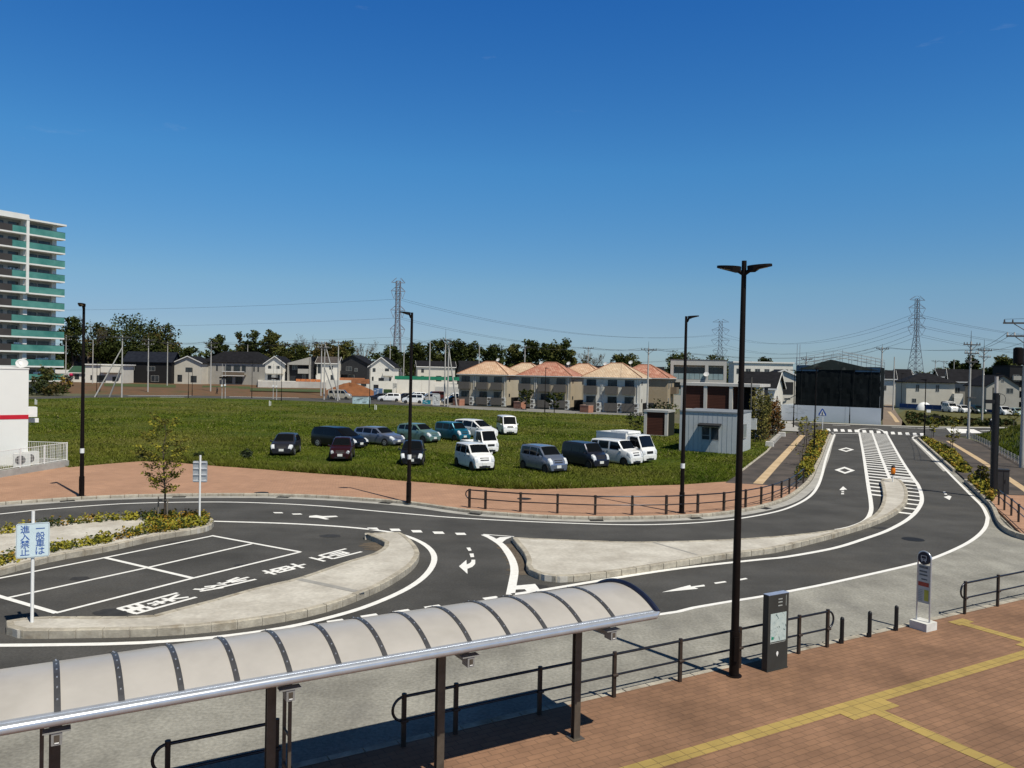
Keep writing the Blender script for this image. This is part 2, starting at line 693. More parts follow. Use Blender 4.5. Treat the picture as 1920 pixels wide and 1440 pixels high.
for a, b, wd in [((1421, 907), (1505, 816), 0.55)]:
    p, q = V2(G(*a, ZP)), V2(G(*b, ZP))
    ribbon(mb, [p, q], wd, ZP + 0.004)
struct('tactile_paving', mb, M_tactfar)
mb = MB()
kerb(mb, gl([(1384, 890), (1440, 846.5), (1447, 838)], ZP), 0.15, -0.02, ZP + 0.05, 0.8, side=1)
struct('kerb', mb, M_kerb)

# right side: kerb, footway, brick
rkerb = smooth(rk[:2], 0.6) + smooth(rk[2:] + [V2(G(2100, 1180))], 0.6)
mb = MB()
kerb(mb, smooth(rk[:2], 0.6)[::-1], 0.18, -0.03, 0.20, 0.6, side=1)
kerb(mb, (smooth(rk[2:] + [DN(37.0, 12.75)], 0.6))[::-1], 0.18, -0.03, 0.22, 0.6, side=1)
struct('kerb', mb, M_kerb)
mb = MB()
foot_r = gl([(1724, 822), (1792, 882.5), (1813.5, 902), (1840, 926), (1922, 928), (2100, 960), (2100, 880), (1960, 880), (1870, 838), (1815, 823), (1790, 817), (1740, 819)], ZP)
mb.prism(foot_r, -0.04, ZP)
struct('footway', mb, M_walkasph)
mb = MB()
mb.prism(gl([(1840, 926.5), (1861, 946), (1924, 1008)], ZP) + [DN(38, 12.5), DN(60, 12.5)] + gl([(2100, 962), (1922, 929)], ZP), -0.04, ZP - 0.003)
struct('brick_pavement', mb, M_brickfar)
mb = MB()
ribbon(mb, smooth(gl([(1778, 827), (1830, 858), (1880, 890), (1960, 944)], ZP), 1), 0.45, ZP + 0.004)
struct('tactile_paving', mb, M_tactfar)
mb = MB()
ribbon(mb, offset(smooth(rk[:2], 0.6), -0.45), 0.65, 0.005)
struct('gutter', mb, M_gutter)

# ------------------------------------------------------------ traffic islands
ISL_Z = 0.20


def island(name_, outline_px, slab_m, closed_kerb=True, z=ISL_Z, kw=0.16, skip=None):
    pts = smooth([V2(G(p[0], p[1], p[2] if len(p) > 2 else 0.0)) for p in outline_px], 0.35, True)
    a = sum(pts[i].x * pts[(i + 1) % len(pts)].y - pts[(i + 1) % len(pts)].x * pts[i].y for i in range(len(pts)))
    if a < 0:
        pts = pts[::-1]
    m1 = MB()
    inner = offset(pts, kw, True)
    m1.prism(offset(pts, 0.03, True), -0.03, z - 0.012)
    s = struct(name_, m1, slab_m)
    m2 = MB()
    kerb(m2, pts, kw + 0.01, -0.03, z, 0.6, True, side=1)
    struct('kerb', m2, M_kerb)
    return pts, inner


islA = [(958, 1014), (963, 1007, .2), (985, 1008, .2), (1033, 1010, .2), (1120, 1013.5, .2), (1200, 1015, .2), (1333, 1012, .2), (1440, 1006, .2), (1500, 1000.5, .2), (1543, 995.5, .2), (1590, 988, .2),
        (1626, 980), (1643, 967), (1652, 952), (1655.5, 935), (1653.5, 918), (1651, 906), (1660, 903.5), (1676, 903.5), (1688, 905), (1699, 919), (1702, 935), (1697, 951),
        (1676, 968), (1638, 986), (1564, 1009), (1477, 1031.5), (1440, 1039), (1360, 1049), (1267, 1064), (1167, 1080), (1080, 1091), (1050, 1093), (1020, 1090),
        (1003, 1084.5), (991, 1078), (986, 1070), (987.5, 1060), (981, 1044), (969, 1029)]
ptsA, inA = island('traffic_island', islA, M_slab)
islB = [(10, 1178), (16, 1166, .2), (36, 1159, .2), (67, 1155, .2), (133, 1155, .2), (233, 1155, .2), (281, 1154, .2), (333, 1140, .2), (400, 1123, .2), (483, 1100, .2), (557, 1083, .2), (643, 1054, .2), (706, 1034, .2),
        (722, 1027), (706, 1018.5), (683, 1009), (684, 1002, .2), (702, 998, .2), (720, 998, .2), (750, 1007), (773, 1024), (785, 1041), (785, 1053), (773, 1070), (750, 1087), (720, 1105), (687, 1120), (623, 1145), (550, 1163),
        (467, 1177), (417, 1183.5), (350, 1190), (280, 1194), (200, 1196), (100, 1197.5), (30, 1197.5), (12, 1190)]
ptsB, inB = island('traffic_island', islB, M_slab)
islC = [(-260, 1130), (-100, 1103), (0, 1080), (100, 1053), (200, 1035), (300, 1012), (375, 1000), (396, 993), (401, 985), (396, 979), (380, 975.5), (330, 974), (250, 975),
        (150, 981), (60, 992), (0, 1001), (-120, 1022), (-300, 1060)]
ptsC, inC = island('traffic_island', islC, M_slab)
# expansion joints on the slabs
M_joint = mat('joint mortar', (0.30, 0.29, 0.27), 0.9, scale=3, space='world')
mb = MB()
for a, b, wd in [(Z3(1065, 492), Z3(1440, 572), 0.22), (Z4(1270, 288), Z4(1520, 358), 0.10)]:
    ribbon(mb, gl([a, b], ISL_Z), wd, ISL_Z - 0.007)
struct('expansion_joint', mb, M_joint)

# ------------------------------------------------------------ road markings
ZM = 0.009
mb = MB()


def line(px, wd=0.15, sm=True, z=ZM):
    p = gl(px)
    ribbon(mb, smooth(p, 0.4) if sm else p, wd, z)


def area(px, z=ZM):
    mb.sheet(gl(px), z)


line([(-500, 1014), (0, 964), (75, 956), (200, 946.5), (250, 944), (333, 942), (433, 941.7), (533, 945), (620, 950.5), (700, 958), (800, 966.7), (840, 970), (933, 975.5),
      (1047, 980.5), (1167, 984), (1267, 982.5), (1367, 975), (1447, 961.5), (1488, 948.5), (1517, 932), (1532, 914), (1541, 891), (1550, 856), (1565, 814)], 0.16)
ribbon(mb, bay_all[:int(len(bay_all) * 0.97)], 0.16, ZM)
line([Z3(*p) for p in [(570, 172), (1000, 185), (1300, 202), (1500, 221), (1640, 243), (1750, 282), (1820, 330), (1843, 390), (1800, 470), (1690, 552), (1500, 638), (1300, 702),
                       (1000, 772), (600, 827), (200, 857), (0, 864)]] + [(100, 1209.5), (0, 1210.5), (-300, 1212)], 0.20)
# edge of the through lane, right of the island and along the hatching
lineR = gl([(960, 1115), (1013, 1107.5), (1167, 1082), (1267, 1067), (1367, 1055.5), (1440, 1048), (1477, 1044), (1564, 1028), (1622.5, 1010), (1666, 994), (1704, 972.5), (1723, 952),
            (1728.5, 934), (1722, 911), (1710, 893), (1687, 857), (1662, 812)])
LR = smooth(lineR, 0.4)
ribbon(mb, LR, 0.20, ZM)
lineL = gl([(1611, 811), (1618, 847), (1627, 905), (1633, 943), (1632, 962), (1621, 977), (1593, 988.5), (1567, 993.5)])
LL = smooth(lineL, 0.4)
ribbon(mb, LL, 0.20, ZM)
line([(1635.6, 812), (1652, 857), (1669.5, 901)], 0.2, False)
# curved line between the two triangles and their filled corners
line([Z9(*p) for p in [(425, 385), (530, 430), (640, 495), (745, 575), (850, 715), (920, 860), (942, 1000), (915, 1180), (872, 1400)]], 0.26)
line([Z9(415, 380), Z9(935, 420)], 0.10, False, ZM + 0.003)
area([Z9(*p) for p in [(620, 465), (700, 428), (900, 425), (800, 465), (735, 518)]], ZM + 0.002)
area([Z9(*p) for p in [(945, 1250), (1290, 1218), (1375, 1325), (1160, 1362), (1118, 1308), (940, 1315)]], ZM + 0.002)
# broken lines at the two mouths
for x0, x1, y0, y1, sk in [(1465, 1520, 209, 221, 12), (1590, 1645, 215, 228, 12), (1711, 1766, 223, 236, 12), (1832, 1890, 231, 244, 12)]:
    area([Z3(x0, y0), Z3(x1, y0), Z3(x1 + sk, y1), Z3(x0 + sk, y1)])
area([Z4(158, 238), Z4(213, 238), Z4(224, 250), Z4(170, 250)])
for p in [[(1235, 735), (1325, 722), (1345, 738), (1255, 754)], [(1425, 706), (1515, 692), (1533, 707), (1443, 722)], [(1607, 681), (1695, 667), (1714, 680), (1625, 695)], [(1783, 655), (1868, 642), (1886, 655), (1800, 669)]]:
    area([Z3(*q) for q in p])
for p in [[(312, 605), (390, 594), (408, 605), (330, 617)]]:
    area([Z4(*q) for q in p])
# taxi bays
line([(-160, 1116), (0, 1084.5), (195, 1046.3), (399, 1005)], 0.13, False)
line([(16, 1121), (275, 1065), (472, 1020)], 0.13, False)
line([(104, 1150), (362.5, 1084.3), (563, 1035.4)], 0.13, False)
line([(-60, 1101), (0, 1119), (106, 1150)], 0.16, False, ZM + 0.003)
line([(194, 1045.5), (363, 1085)], 0.15, False, ZM + 0.003)
line([(396, 1004.6), (564, 1035.6)], 0.14, False, ZM + 0.003)
# arrows
area([Z9(*p) for p in [(5, 920), (130, 812), (135, 890), (188, 868), (215, 838), (216, 810), (280, 810), (278, 880), (232, 930), (146, 962), (149, 1048)]])
area([Z9(*p) for p in [(130, 606), (194, 603), (218, 655), (166, 660)]])
area([Z9(*p) for p in [(182, 706), (250, 703), (262, 762), (202, 767)]])
area([Z3(*p) for p in [(1140, 143), (1178, 139), (1215, 144), (1290, 142), (1302, 148), (1222, 153), (1254, 161), (1232, 163), (1188, 154), (1138, 151)]])
area([Z3(*p) for p in [(935, 122), (985, 122), (995, 128), (945, 128)]])
area([Z3(*p) for p in [(1040, 130), (1090, 129), (1102, 135), (1050, 136)]])
area([Z4(*p) for p in [(1322, 573), (1482, 532), (1488, 541), (1560, 530), (1567, 539), (1508, 546), (1528, 553)]])
area([Z4(*p) for p in [(1615, 519), (1677, 510), (1689, 516), (1625, 526)]])
area([Z4(*p) for p in [(1748, 500), (1795, 492), (1806, 498), (1760, 507)]])
for p in [[(733, 476), (757, 453), (783, 474), (765, 474), (763, 478), (747, 478)]]:
    area([Z5(*q) for q in p])
area([Z5(*q) for q in [(747, 485), (763, 485), (763, 491), (746, 491)]])
area([Z5(*q) for q in [(745, 497), (763, 497), (763, 504), (744, 504)]])
area([Z5(*q) for q in [(1404, 521), (1424, 516), (1430, 513), (1440, 513), (1454, 518), (1442, 541)]])
area([Z5(*q) for q in [(1399, 487), (1413, 487), (1418, 494), (1403, 494)]])
area([Z5(*q) for q in [(1406, 500), (1422, 499), (1427, 506), (1410, 506)]])
# diamonds warning of the crossing
for o_, i_ in [([(725, 216), (777, 203), (828, 217), (777, 231)], [(750, 216.5), (777, 209.5), (803, 217), (777, 224.5)]),
               ([(702, 347), (766, 327), (834, 351), (769, 372)], [(733, 348), (766, 337), (803, 351), (769, 362)])]:
    o_, i_ = gl([Z5(*q) for q in o_]), gl([Z5(*q) for q in i_])
    vs = [(p.x, p.y, ZM) for p in o_ + i_]
    mb.add(vs, [(k, 4 + k, 4 + (k + 1) % 4, (k + 1) % 4) for k in range(4)])
# hatching
sdirn = (V2(G(1711, 904.2)) - V2(G(1627, 895.5))).normalized()


def hit(p, dr, poly):
    best = None
    for a, b in zip(poly, poly[1:]):
        e = b - a
        den = dr.x * e.y - dr.y * e.x
        if abs(den) < 1e-9:
            continue
        t = ((a.x - p.x) * e.y - (a.y - p.y) * e.x) / den
        s_ = ((a.x - p.x) * dr.y - (a.y - p.y) * dr.x) / den
        if 0 <= s_ <= 1 and t > 0.05 and (best is None or t < best):
            best = t
    return best


LLr = resample(LL, 0.05)
s = 0.6
seg = (lambda v: v)(LLr)
tot = len(LLr) * 0.05
while s < tot - 12:
    k = int(s / 0.05)
    p = LLr[k]
    Y = p.y
    t = hit(p, sdirn, LR)
    if t is None:
        break
    if Y > V2(G(1627, 898)).y:
        ends = [(0.0, t)]
    else:
        ends = [(0.0, 1.35)]
    for t0, t1 in ends:
        a, b = p + sdirn * t0, p + sdirn * t1
        ribbon(mb, [a, b], 0.56, ZM + 0.003)
    s += 1.75
LRr = resample(LR[::-1], 0.05)
s = 0.0
k0 = min(range(len(LRr)), key=lambda i: (LRr[i] - V2(G(1712, 897))).length)
k1 = min(range(len(LRr)), key=lambda i: (LRr[i] - V2(G(1709, 969))).length)
for k in range(k0 + 14, k1, 33):
    p = LRr[k]
    ribbon(mb, [p, p - sdirn * 1.25], 0.40, ZM + 0.003)
# round end of the hatching, stop line, crossing
line([Zs(360, 225), Zs(362, 186), Zs(420, 172), Zs(520, 167), Zs(620, 178), Zs(690, 203), Zs(712, 232)], 0.22)
line([Zs(30, 236), Zs(362, 238)], 0.35, False)
line([Zs(0, 226), Zs(36, 236)], 0.18, False)
for x0, y in [(20, 192), (115, 196), (212, 200), (303, 203), (408, 208), (503, 213), (600, 217), (698, 222), (793, 231), (888, 236), (990, 241), (1090, 247), (1187, 250), (-78, 189)]:
    area([Zs(x0, y - 17), Zs(x0 + 46, y - 17), Zs(x0 + 62, y + 17), Zs(x0 + 6, y + 17)], ZM + 0.004)
line([Zs(1083, 300), Zs(1105, 280), Zs(1160, 268)], 0.18, False)
# marks on the cross street and the pale mat of the far junction
for a, b in [((1561, 797), (1594, 798)), ((1672, 801), (1720, 803)), ((1718, 803), (1772, 804)), ((1838, 808), (1870, 807))]:
    line([a, b], 0.4, False, ZM + 0.002)
area([(1774, 803), (1826, 805), (1842, 812), (1783, 812.5)], ZM - 0.001)
# the lettering on the lane: 関係車両, painted long for the driver's eye
struct('road_markings', mb, M_paint)


def text_mesh(body):
    cu = bpy.data.curves.new('lettering', 'FONT')
    cu.body = body
    cu.align_x = 'CENTER'
    cu.resolution_u = 2
    o = bpy.data.objects.new('lettering', cu)
    C.objects.link(o)
    bpy.context.view_layer.update()
    me = bpy.data.meshes.new_from_object(o.evaluated_get(bpy.context.evaluated_depsgraph_get()))
    vs = [v.co.copy() for v in me.vertices]
    fs = [list(p.vertices) for p in me.polygons]
    bpy.data.objects.remove(o)
    bpy.data.curves.remove(cu)
    bpy.data.meshes.remove(me)
    return vs, fs


def glyph_into(mb, ch, fn, heavy=0.0):
    """put one character through fn(u, v) with u, v in 0..1 (u right, v up)"""
    vs, fs = text_mesh(ch)
    if not vs:
        return
    x0, x1 = min(v.x for v in vs), max(v.x for v in vs)
    y0, y1 = min(v.y for v in vs), max(v.y for v in vs)
    sx, sy = max(x1 - x0, 1e-3), max(y1 - y0, 1e-3)
    sq = max(sx, sy)
    offs = [(0, 0)] if not heavy else [(-heavy, 0), (heavy, 0), (0, -heavy), (0, heavy)]
    for k, (ox, oy) in enumerate(offs):
        mb.add([fn((v.x - (x0 + x1) / 2) / sq + 0.5 + ox, (v.y - (y0 + y1) / 2) / sq + 0.5 + oy, k) for v in vs], fs)


mb = MB()
cells = [[(253, 1151.7), (220, 1141.7), (333, 1112), (368, 1120)],
         [Z3(540, 572), Z3(478, 556), Z3(770, 480), Z3(850, 503)],
         [Z3(932, 480), Z3(852, 455), Z3(1085, 403), Z3(1148, 427)],
         [Z3(1215, 402), Z3(1132, 380), Z3(1345, 326), Z3(1440, 346)]]
# the strokes as road painters lay them, in a unit cell (across, down)
STROKES = {
    '関': [((0, 0), (0, 1)), ((1, 0), (1, 1)), ((0, .02), (.42, .02)), ((0, .15), (.42, .15)), ((0, .28), (.42, .28)), ((.42, 0), (.42, .29)), ((.58, .02), (1, .02)), ((.58, .15), (1, .15)),
          ((.58, .28), (1, .28)), ((.58, 0), (.58, .29)), ((.34, .38), (.42, .48)), ((.66, .38), (.58, .48)), ((.25, .53), (.75, .53)), ((.18, .68), (.82, .68)), ((.5, .53), (.46, .74), (.22, .94)), ((.52, .70), (.78, .94))],
    '係': [((.26, 0), (0, .36)), ((.13, .22), (.13, 1)), ((.92, .02), (.40, .10)), ((.62, .10), (.42, .25), (.66, .36)), ((.84, .20), (.40, .50), (.92, .47)), ((.65, .5), (.65, 1)), ((.50, .62), (.36, .88)), ((.80, .62), (.96, .88))],
    '車': [((.06, .10), (.94, .10)), ((.5, 0), (.5, 1)), ((.2, .24), (.8, .24)), ((.2, .43), (.8, .43)), ((.2, .62), (.8, .62)), ((.2, .22), (.2, .64)), ((.8, .22), (.8, .64)), ((0, .80), (1, .80))],
    '両': [((0, .05), (1, .05)), ((.5, .05), (.5, .74)), ((.06, .27), (.06, 1)), ((.04, .27), (.96, .27)), ((.94, .27), (.94, .98)), ((.28, .45), (.28, .76)), ((.26, .75), (.74, .75)), ((.72, .45), (.72, .76))]}
kz = 0
for ch, cell in zip('関係車両', cells):
    tl, tr, br, bl = [V2(G(*p)) for p in cell]       # top left, top right, bottom right, bottom left of the character
    for st_ in STROKES[ch]:
        kz += 1
        ribbon(mb, [tl.lerp(tr, u).lerp(bl.lerp(br, u), v) for u, v in st_], 0.125, ZM + 0.0001 * kz)
struct('lane_lettering', mb, M_paint)

# washed-up dirt and old oil by the islands
rnd = random.Random(31)
M_dirt = mat('washed dirt', (0.085, 0.066, 0.048), 0.95, scale=3, detail=8, space='world', col2=(0.13, 0.105, 0.078), grain=(14, .3))
M_oil = mat('oil stain', (0.028, 0.026, 0.024), 0.7, scale=4, detail=8, space='world', col2=(0.044, 0.042, 0.039))


def ragged(mb, pts, w0, w1, z):
    a = [p + n_ for p, n_ in zip(pts, [Vector((0, 0))] * len(pts))]
    b = []
    for p, q in zip(pts, offset(pts, 1.0)):
        b.append(p + (q - p) * rnd.uniform(w0, w1))
    n_ = len(pts)
    mb.add([(p.x, p.y, z) for p in a] + [(p.x, p.y, z) for p in b], [(i, i + 1, n_ + i + 1, n_ + i) for i in range(n_ - 1)])


mb = MB()
for px in ([(961, 1020), (969, 1029), (981, 1044), (987, 1060), (986, 1070), (991, 1078)], [(700, 1017), (716, 1027), (707, 1033)]):
    p_ = smooth(gl(px), 0.12)
    ragged(mb, p_, -.75, -.30, 0.006)
    ragged(mb, p_, .35, .10, 0.0055)
struct('dirt', mb, M_dirt)
mb = MB()
for px, rx in [((215, 1148), .5), ((330, 1018), .35), ((150, 1085), .3), ((455, 1060), .28), ((1010, 1100), .3), ((620, 1005), .4), ((1650, 990), .35)]:
    c_ = V2(G(*px))
    mb.sheet([c_ + Vector((math.cos(a) * rx * rnd.uniform(.85, 1.15), math.sin(a) * rx * rnd.uniform(.6, .8))) for a in [k * math.pi / 9 for k in range(18)]], 0.0065)
struct('oil_stains', mb, M_oil)

# drain slots in the far kerb and manhole covers
mb = MB()
for px in [(125, 940), (339, 931), (533, 931.5), (724, 942.5), (897, 963.5), (1105, 973.5), (1302, 969.5), (1431, 952)]:
    p = V2(G(*px))
    k = min(range(len(kf)), key=lambda i: (kf[i] - p).length)
    t = (kf[min(k + 1, len(kf) - 1)] - kf[k - 1]).normalized()
    nn = Vector((-t.y, t.x))
    c = kf[k]
    mb.prism([c - t * 0.3 - nn * 0.35, c + t * 0.3 - nn * 0.35, c + t * 0.3 + nn * 0.02, c - t * 0.3 + nn * 0.02], -0.02, 0.012)
struct('drain_grates', mb, M_grate).name = 'drain_grates'
mb = MB()
for px, r_ in [((1712, 1011), 0.42), ((490, 924), 0.36), ((983, 935), 0.36)]:
    z = ZP + 0.004 if px[0] < 1700 else 0.008
    p = G(*px, z)
    mb.cyl((p.x, p.y, z - 0.02), (p.x, p.y, z), r_, n=24)
struct('manhole_covers', mb, M_grate)
# ------------------------------------------------------------ materials for street furniture
M_alu = mat('brushed aluminium', (0.50, 0.53, 0.58), 0.28, metal=0.55, var=0.06, scale=6)
M_poly = mat('smoked polycarbonate', (0.41, 0.385, 0.355), 0.32, var=0.06, scale=1.2, spec=0.5, stain=(1.4, 0.6, (0.30, 0.28, 0.25), 0.55))
M_rib = mat('canopy rib', (0.075, 0.075, 0.08), 0.4, metal=0.3, scale=6)
M_rim = mat('dark blue rim', (0.018, 0.024, 0.055), 0.35, metal=0.3, scale=6)
M_col = mat('bronze column', (0.105, 0.088, 0.070), 0.45, metal=0.3, scale=4, var=0.2)
M_armm = mat('arm grey', (0.24, 0.235, 0.225), 0.5, scale=5)
M_rail = mat('dark steel rail', (0.045, 0.047, 0.056), 0.28, metal=0.75, scale=7, spec=0.5)
M_post = mat('rail post', (0.035, 0.024, 0.018), 0.5, scale=6, var=0.25)
M_black = mat('black paint', (0.010, 0.010, 0.011), 0.45, scale=6, var=0.2)
M_white = mat('white enamel', (0.80, 0.80, 0.78), 0.4, var=0.03, scale=4, stain=(3, 0.68, (0.6, 0.58, 0.54), 0.5))
M_galv = mat('galvanised sheet', (0.42, 0.44, 0.46), 0.5, metal=0.3, scale=8)
M_signface = mat('pale sign sheeting', (0.60, 0.72, 0.76), 0.5, var=0.03, scale=3)
M_blue = mat('sign blue lettering', (0.02, 0.09, 0.36), 0.5, var=0.05, scale=3)
M_leaf_y = mat('yellow green leaves', (0.17, 0.175, 0.018), 0.7, scale=2.2, space='world', col2=(0.32, 0.27, 0.025), spec=0.25)
M_leaf_o = mat('orange shrub tips', (0.30, 0.15, 0.018), 0.7, scale=2.0, space='world', col2=(0.22, 0.18, 0.02), spec=0.2)
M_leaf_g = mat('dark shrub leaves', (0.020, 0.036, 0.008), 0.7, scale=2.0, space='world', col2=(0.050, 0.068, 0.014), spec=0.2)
M_leaf_m = mat('maple leaves', (0.075, 0.070, 0.010), 0.7, scale=3.0, space='world', col2=(0.165, 0.150, 0.020), spec=0.2)
M_bark = mat('bark', (0.045, 0.033, 0.024), 0.95, scale=7, col2=(0.085, 0.066, 0.05), bump=0.5)
M_stake = mat('weathered stake', (0.17, 0.15, 0.12), 0.9, scale=7, bump=0.3)
M_lens = mat('lamp lens', (0.35, 0.34, 0.28), 0.3, scale=3)

# ------------------------------------------------------------ bus shelter
SX, SY = 2.84, 11.28
o2 = DN(SX, SY)
shel = thing('bus_shelter', 'long bus shelter with a curved smoked canopy on bronze columns by the kerb', 'bus shelter', (o2.x, o2.y, ZP), ROT)
D0, D1 = -7.6, 8.92


def SL(d, y, z):
    return Vector((d - SX, y - SY, z - ZP))


yn, yf, ze, rise = 10.27, 12.02, 2.42, 0.27
half = (yf - yn) / 2
Rr = (half * half + rise * rise) / (2 * rise)
a0 = math.asin(half / Rr)


def arc(t, dr=0.0):
    a = -a0 + 2 * a0 * t
    return (yn + yf) / 2 + (Rr + dr) * math.sin(a), ze + rise - Rr + (Rr + dr) * math.cos(a)


mb = MB()
mb.s = True
NA = 18
vs, fs = [], []
ds = [D0, D1 - 0.02]
for d in ds:
    for k in range(NA + 1):
        y, z = arc(k / NA)
        vs.append(SL(d, y, z))
for k in range(NA):
    fs.append((k, k + 1, NA + 1 + k + 1, NA + 1 + k)[::-1])
mb.add(vs, fs)
vs2 = []
for d in ds:
    for k in range(NA + 1):
        y, z = arc(k / NA, -0.02)
        vs2.append(SL(d, y, z))
mb.add(vs2, [f[::-1] for f in fs])
mb.build('canopy', M_poly, shel)


def arch(d, w_, t0, t1, dr0, dr1, m, nm, par):
    mb = MB()
    vs, fs = [], []
    for k in range(NA + 1):
        t = t0 + (t1 - t0) * k / NA
        for dd in (d - w_ / 2, d + w_ / 2):
            for dr in (dr0, dr1):
                y, z = arc(t, dr)
                vs.append(SL(dd, y, z))
    for k in range(NA):
        b = 4 * k
        fs += [(b, b + 4, b + 6, b + 2), (b + 1, b + 3, b + 7, b + 5), (b, b + 1, b + 5, b + 4), (b + 2, b + 6, b + 7, b + 3)]
    fs += [(0, 2, 3, 1), (4 * NA, 4 * NA + 1, 4 * NA + 3, 4 * NA + 2)]
    mb.add(vs, fs)
    mb.m = 1
    for k in range(1, 9):
        y, z = arc(t0 + (t1 - t0) * k / 9, dr1)
        p = SL(d, y, z)
        mb.box(p.x - 0.008, p.x + 0.008, p.y - 0.008, p.y + 0.008, p.z - 0.01, p.z + 0.008)
    return mb.build(nm, [m, M_alu], par)


d = 0.206
ribs = [0.206 + 0.653 * k for k in range(-11, 13)]
for d in ribs:
    arch(d, 0.068, 0.02, 0.98, -0.035, 0.014, M_rib, 'rib', shel)
# the rim at the open end
mb = MB()
mb.m = 0
mb.tube([SL(D1, *arc(k / 24, 0.02)) for k in range(25)], 0.045, 8)
mb.build('end_rim', M_rim, shel)
for nm, y in (('eave_beam', yn - 0.01), ('eave_beam', yf + 0.01)):
    mb = MB()
    mb.tube([SL(D0, y, ze - 0.03), SL(D1 - 0.05, y, ze - 0.03), SL(D1 + 0.02, y + (0.05 if y < 11 else -0.05), ze + 0.0)], 0.062, 12)
    sgn = 1 if y < 11 else -1
    a, b = sorted((y + sgn * 0.02, y + sgn * 0.13))
    mb.box(D0 - SX, D1 - 0.06 - SX, a - SY, b - SY, ze - 0.01 - ZP, ze + 0.043 - ZP)
    mb.build(nm, M_alu, shel)
for d in (-7.6, -5.0, -2.4, 0.2, 2.82, 5.43, 8.02):
    mb = MB()
    x, y = d - SX, 0.0
    # H-section
    mb.box(x - 0.062, x + 0.062, y - 0.055, y - 0.040, 0, 2.50 - ZP)
    mb.box(x - 0.062, x + 0.062, y + 0.040, y + 0.055, 0, 2.50 - ZP)
    mb.box(x - 0.018, x + 0.018, y - 0.040, y + 0.040, 0, 2.50 - ZP)
    mb.box(x - 0.12, x + 0.12, y - 0.12, y + 0.12, -0.01, 0.015)
    mb.build('column', M_col, shel)
    mb = MB()
    y0, y1 = yn + 0.02 - SY, yf - 0.02 - SY
    zc = 2.30 - ZP
    prof = [(x - 0.045, y0, zc - 0.06 - 0.10), (x - 0.045, y0, zc - 0.06), (x - 0.045, 0, zc + 0.02), (x - 0.045, y1, zc - 0.06), (x - 0.045, y1, zc - 0.12), (x - 0.045, 0.1, zc - 0.17)]
    mb.extr([Vector(p) for p in prof][::-1], (0, 0, 0), (0.09, 0, 0))
    mb.box(x - 0.055, x + 0.055, y0 - 0.02, y0 + 0.16, zc - 0.20, zc - 0.05)
    mb.box(x - 0.14, x + 0.14, y0 - 0.03, y0 + 0.12, zc - 0.055, zc - 0.042)
    mb.build('arm', M_armm, shel)
    mb = MB()
    mb.box(x - 0.028, x + 0.028, y0 - 0.024, y0 - 0.019, zc - 0.18, zc - 0.085)
    mb.m = 1
    mb.box(x - 0.022, x + 0.022, y0 - 0.028, y0 - 0.0235, zc - 0.178, zc - 0.166)
    mb.build('end_plate', [M_col, M_white], shel)

# ladder-like end frames beside two columns
for k, (dd, lab) in enumerate([(3.02, 'narrow ladder-like steel frame beside the second shelter column from the left'), (0.06, 'narrow steel frame beside the leftmost shelter column in view')]):
    c = DN(dd, 11.2)
    t = thing('end_frame', lab, 'steel frame', (c.x, c.y, ZP), ROT, 'steel frames beside shelter columns')
    for yy in (-0.17, 0.11):
        mb = MB()
        mb.box(-0.022, 0.022, yy - 0.022, yy + 0.022, 0, 2.26)
        mb.build('upright', M_col, t)
    mb = MB()
    for z in (0.25, 0.72, 1.19, 1.66, 2.13):
        mb.box(-0.014, 0.014, -0.148, 0.088, z - 0.014, z + 0.014)
    mb.build('rungs', M_col, t)


# ------------------------------------------------------------ guard rails
def guard_rail(name, label, posts, z0, h=0.86, ends=(True, True), group=None, r=0.027, mpost=M_post, hw=0.05, low=0.47):
    """posts: ground points; two rails joined by round ends"""
    c = posts[0]
    t = thing(name, label, 'guard rail', (c.x, c.y, z0), 0, group)
    loc = [Vector((p.x - c.x, p.y - c.y, 0)) for p in posts]
    for i, p in enumerate(loc):
        a = loc[max(0, i - 1)]
        b = loc[min(len(loc) - 1, i + 1)]
        dr = (b - a).normalized()
        n = Vector((-dr.y, dr.x, 0))
        mb = MB()
        w1, w2 = dr * hw * 0.7, n * hw * 0.55
        q = [p - w1 - w2, p + w1 - w2, p + w1 + w2, p - w1 + w2]
        mb.hexa([(v.x, v.y, -0.02) for v in q], [(v.x, v.y, h - 0.04) for v in q])
        mb.cyl(p + Vector((0, 0, h - 0.06)), p + Vector((0, 0, h + 0.03)), hw * 0.85, n=10)
        mb.cyl(p + Vector((0, 0, low - 0.035)) - dr * 0.06 - n * hw * 0.6, p + Vector((0, 0, low - 0.035)) + dr * 0.06 - n * hw * 0.6, 0.034, n=8)
        mb.build('post', mpost, t)
    off = Vector((0, 0, h - 0.02))
    lo = Vector((0, 0, low - 0.035))
    d0 = (loc[1] - loc[0]).normalized()
    d1 = (loc[-1] - loc[-2]).normalized()
    top = [p + off for p in loc]
    bot = [p + lo for p in loc]
    for nm, ln in (('top_rail', top), ('lower_rail', bot)):
        mb = MB()
        mb.tube(ln, r if nm == 'top_rail' else r * 0.85, 8)
        mb.build(nm, M_rail, t)
    for e, p, dr in ((ends[0], 0, -d0), (ends[1], -1, d1)):
        if e:
            a, b = top[p], bot[p]
            mid, rad = (a + b) / 2, (a - b).length / 2
            mb = MB()
            mb.tube([mid + Vector((0, 0, 1)) * rad * math.cos(x) + dr * rad * math.sin(x) for x in [math.pi * k / 12 for k in range(13)]], r * 0.9, 8)
            mb.build('end_loop', M_rail, t)
    return t


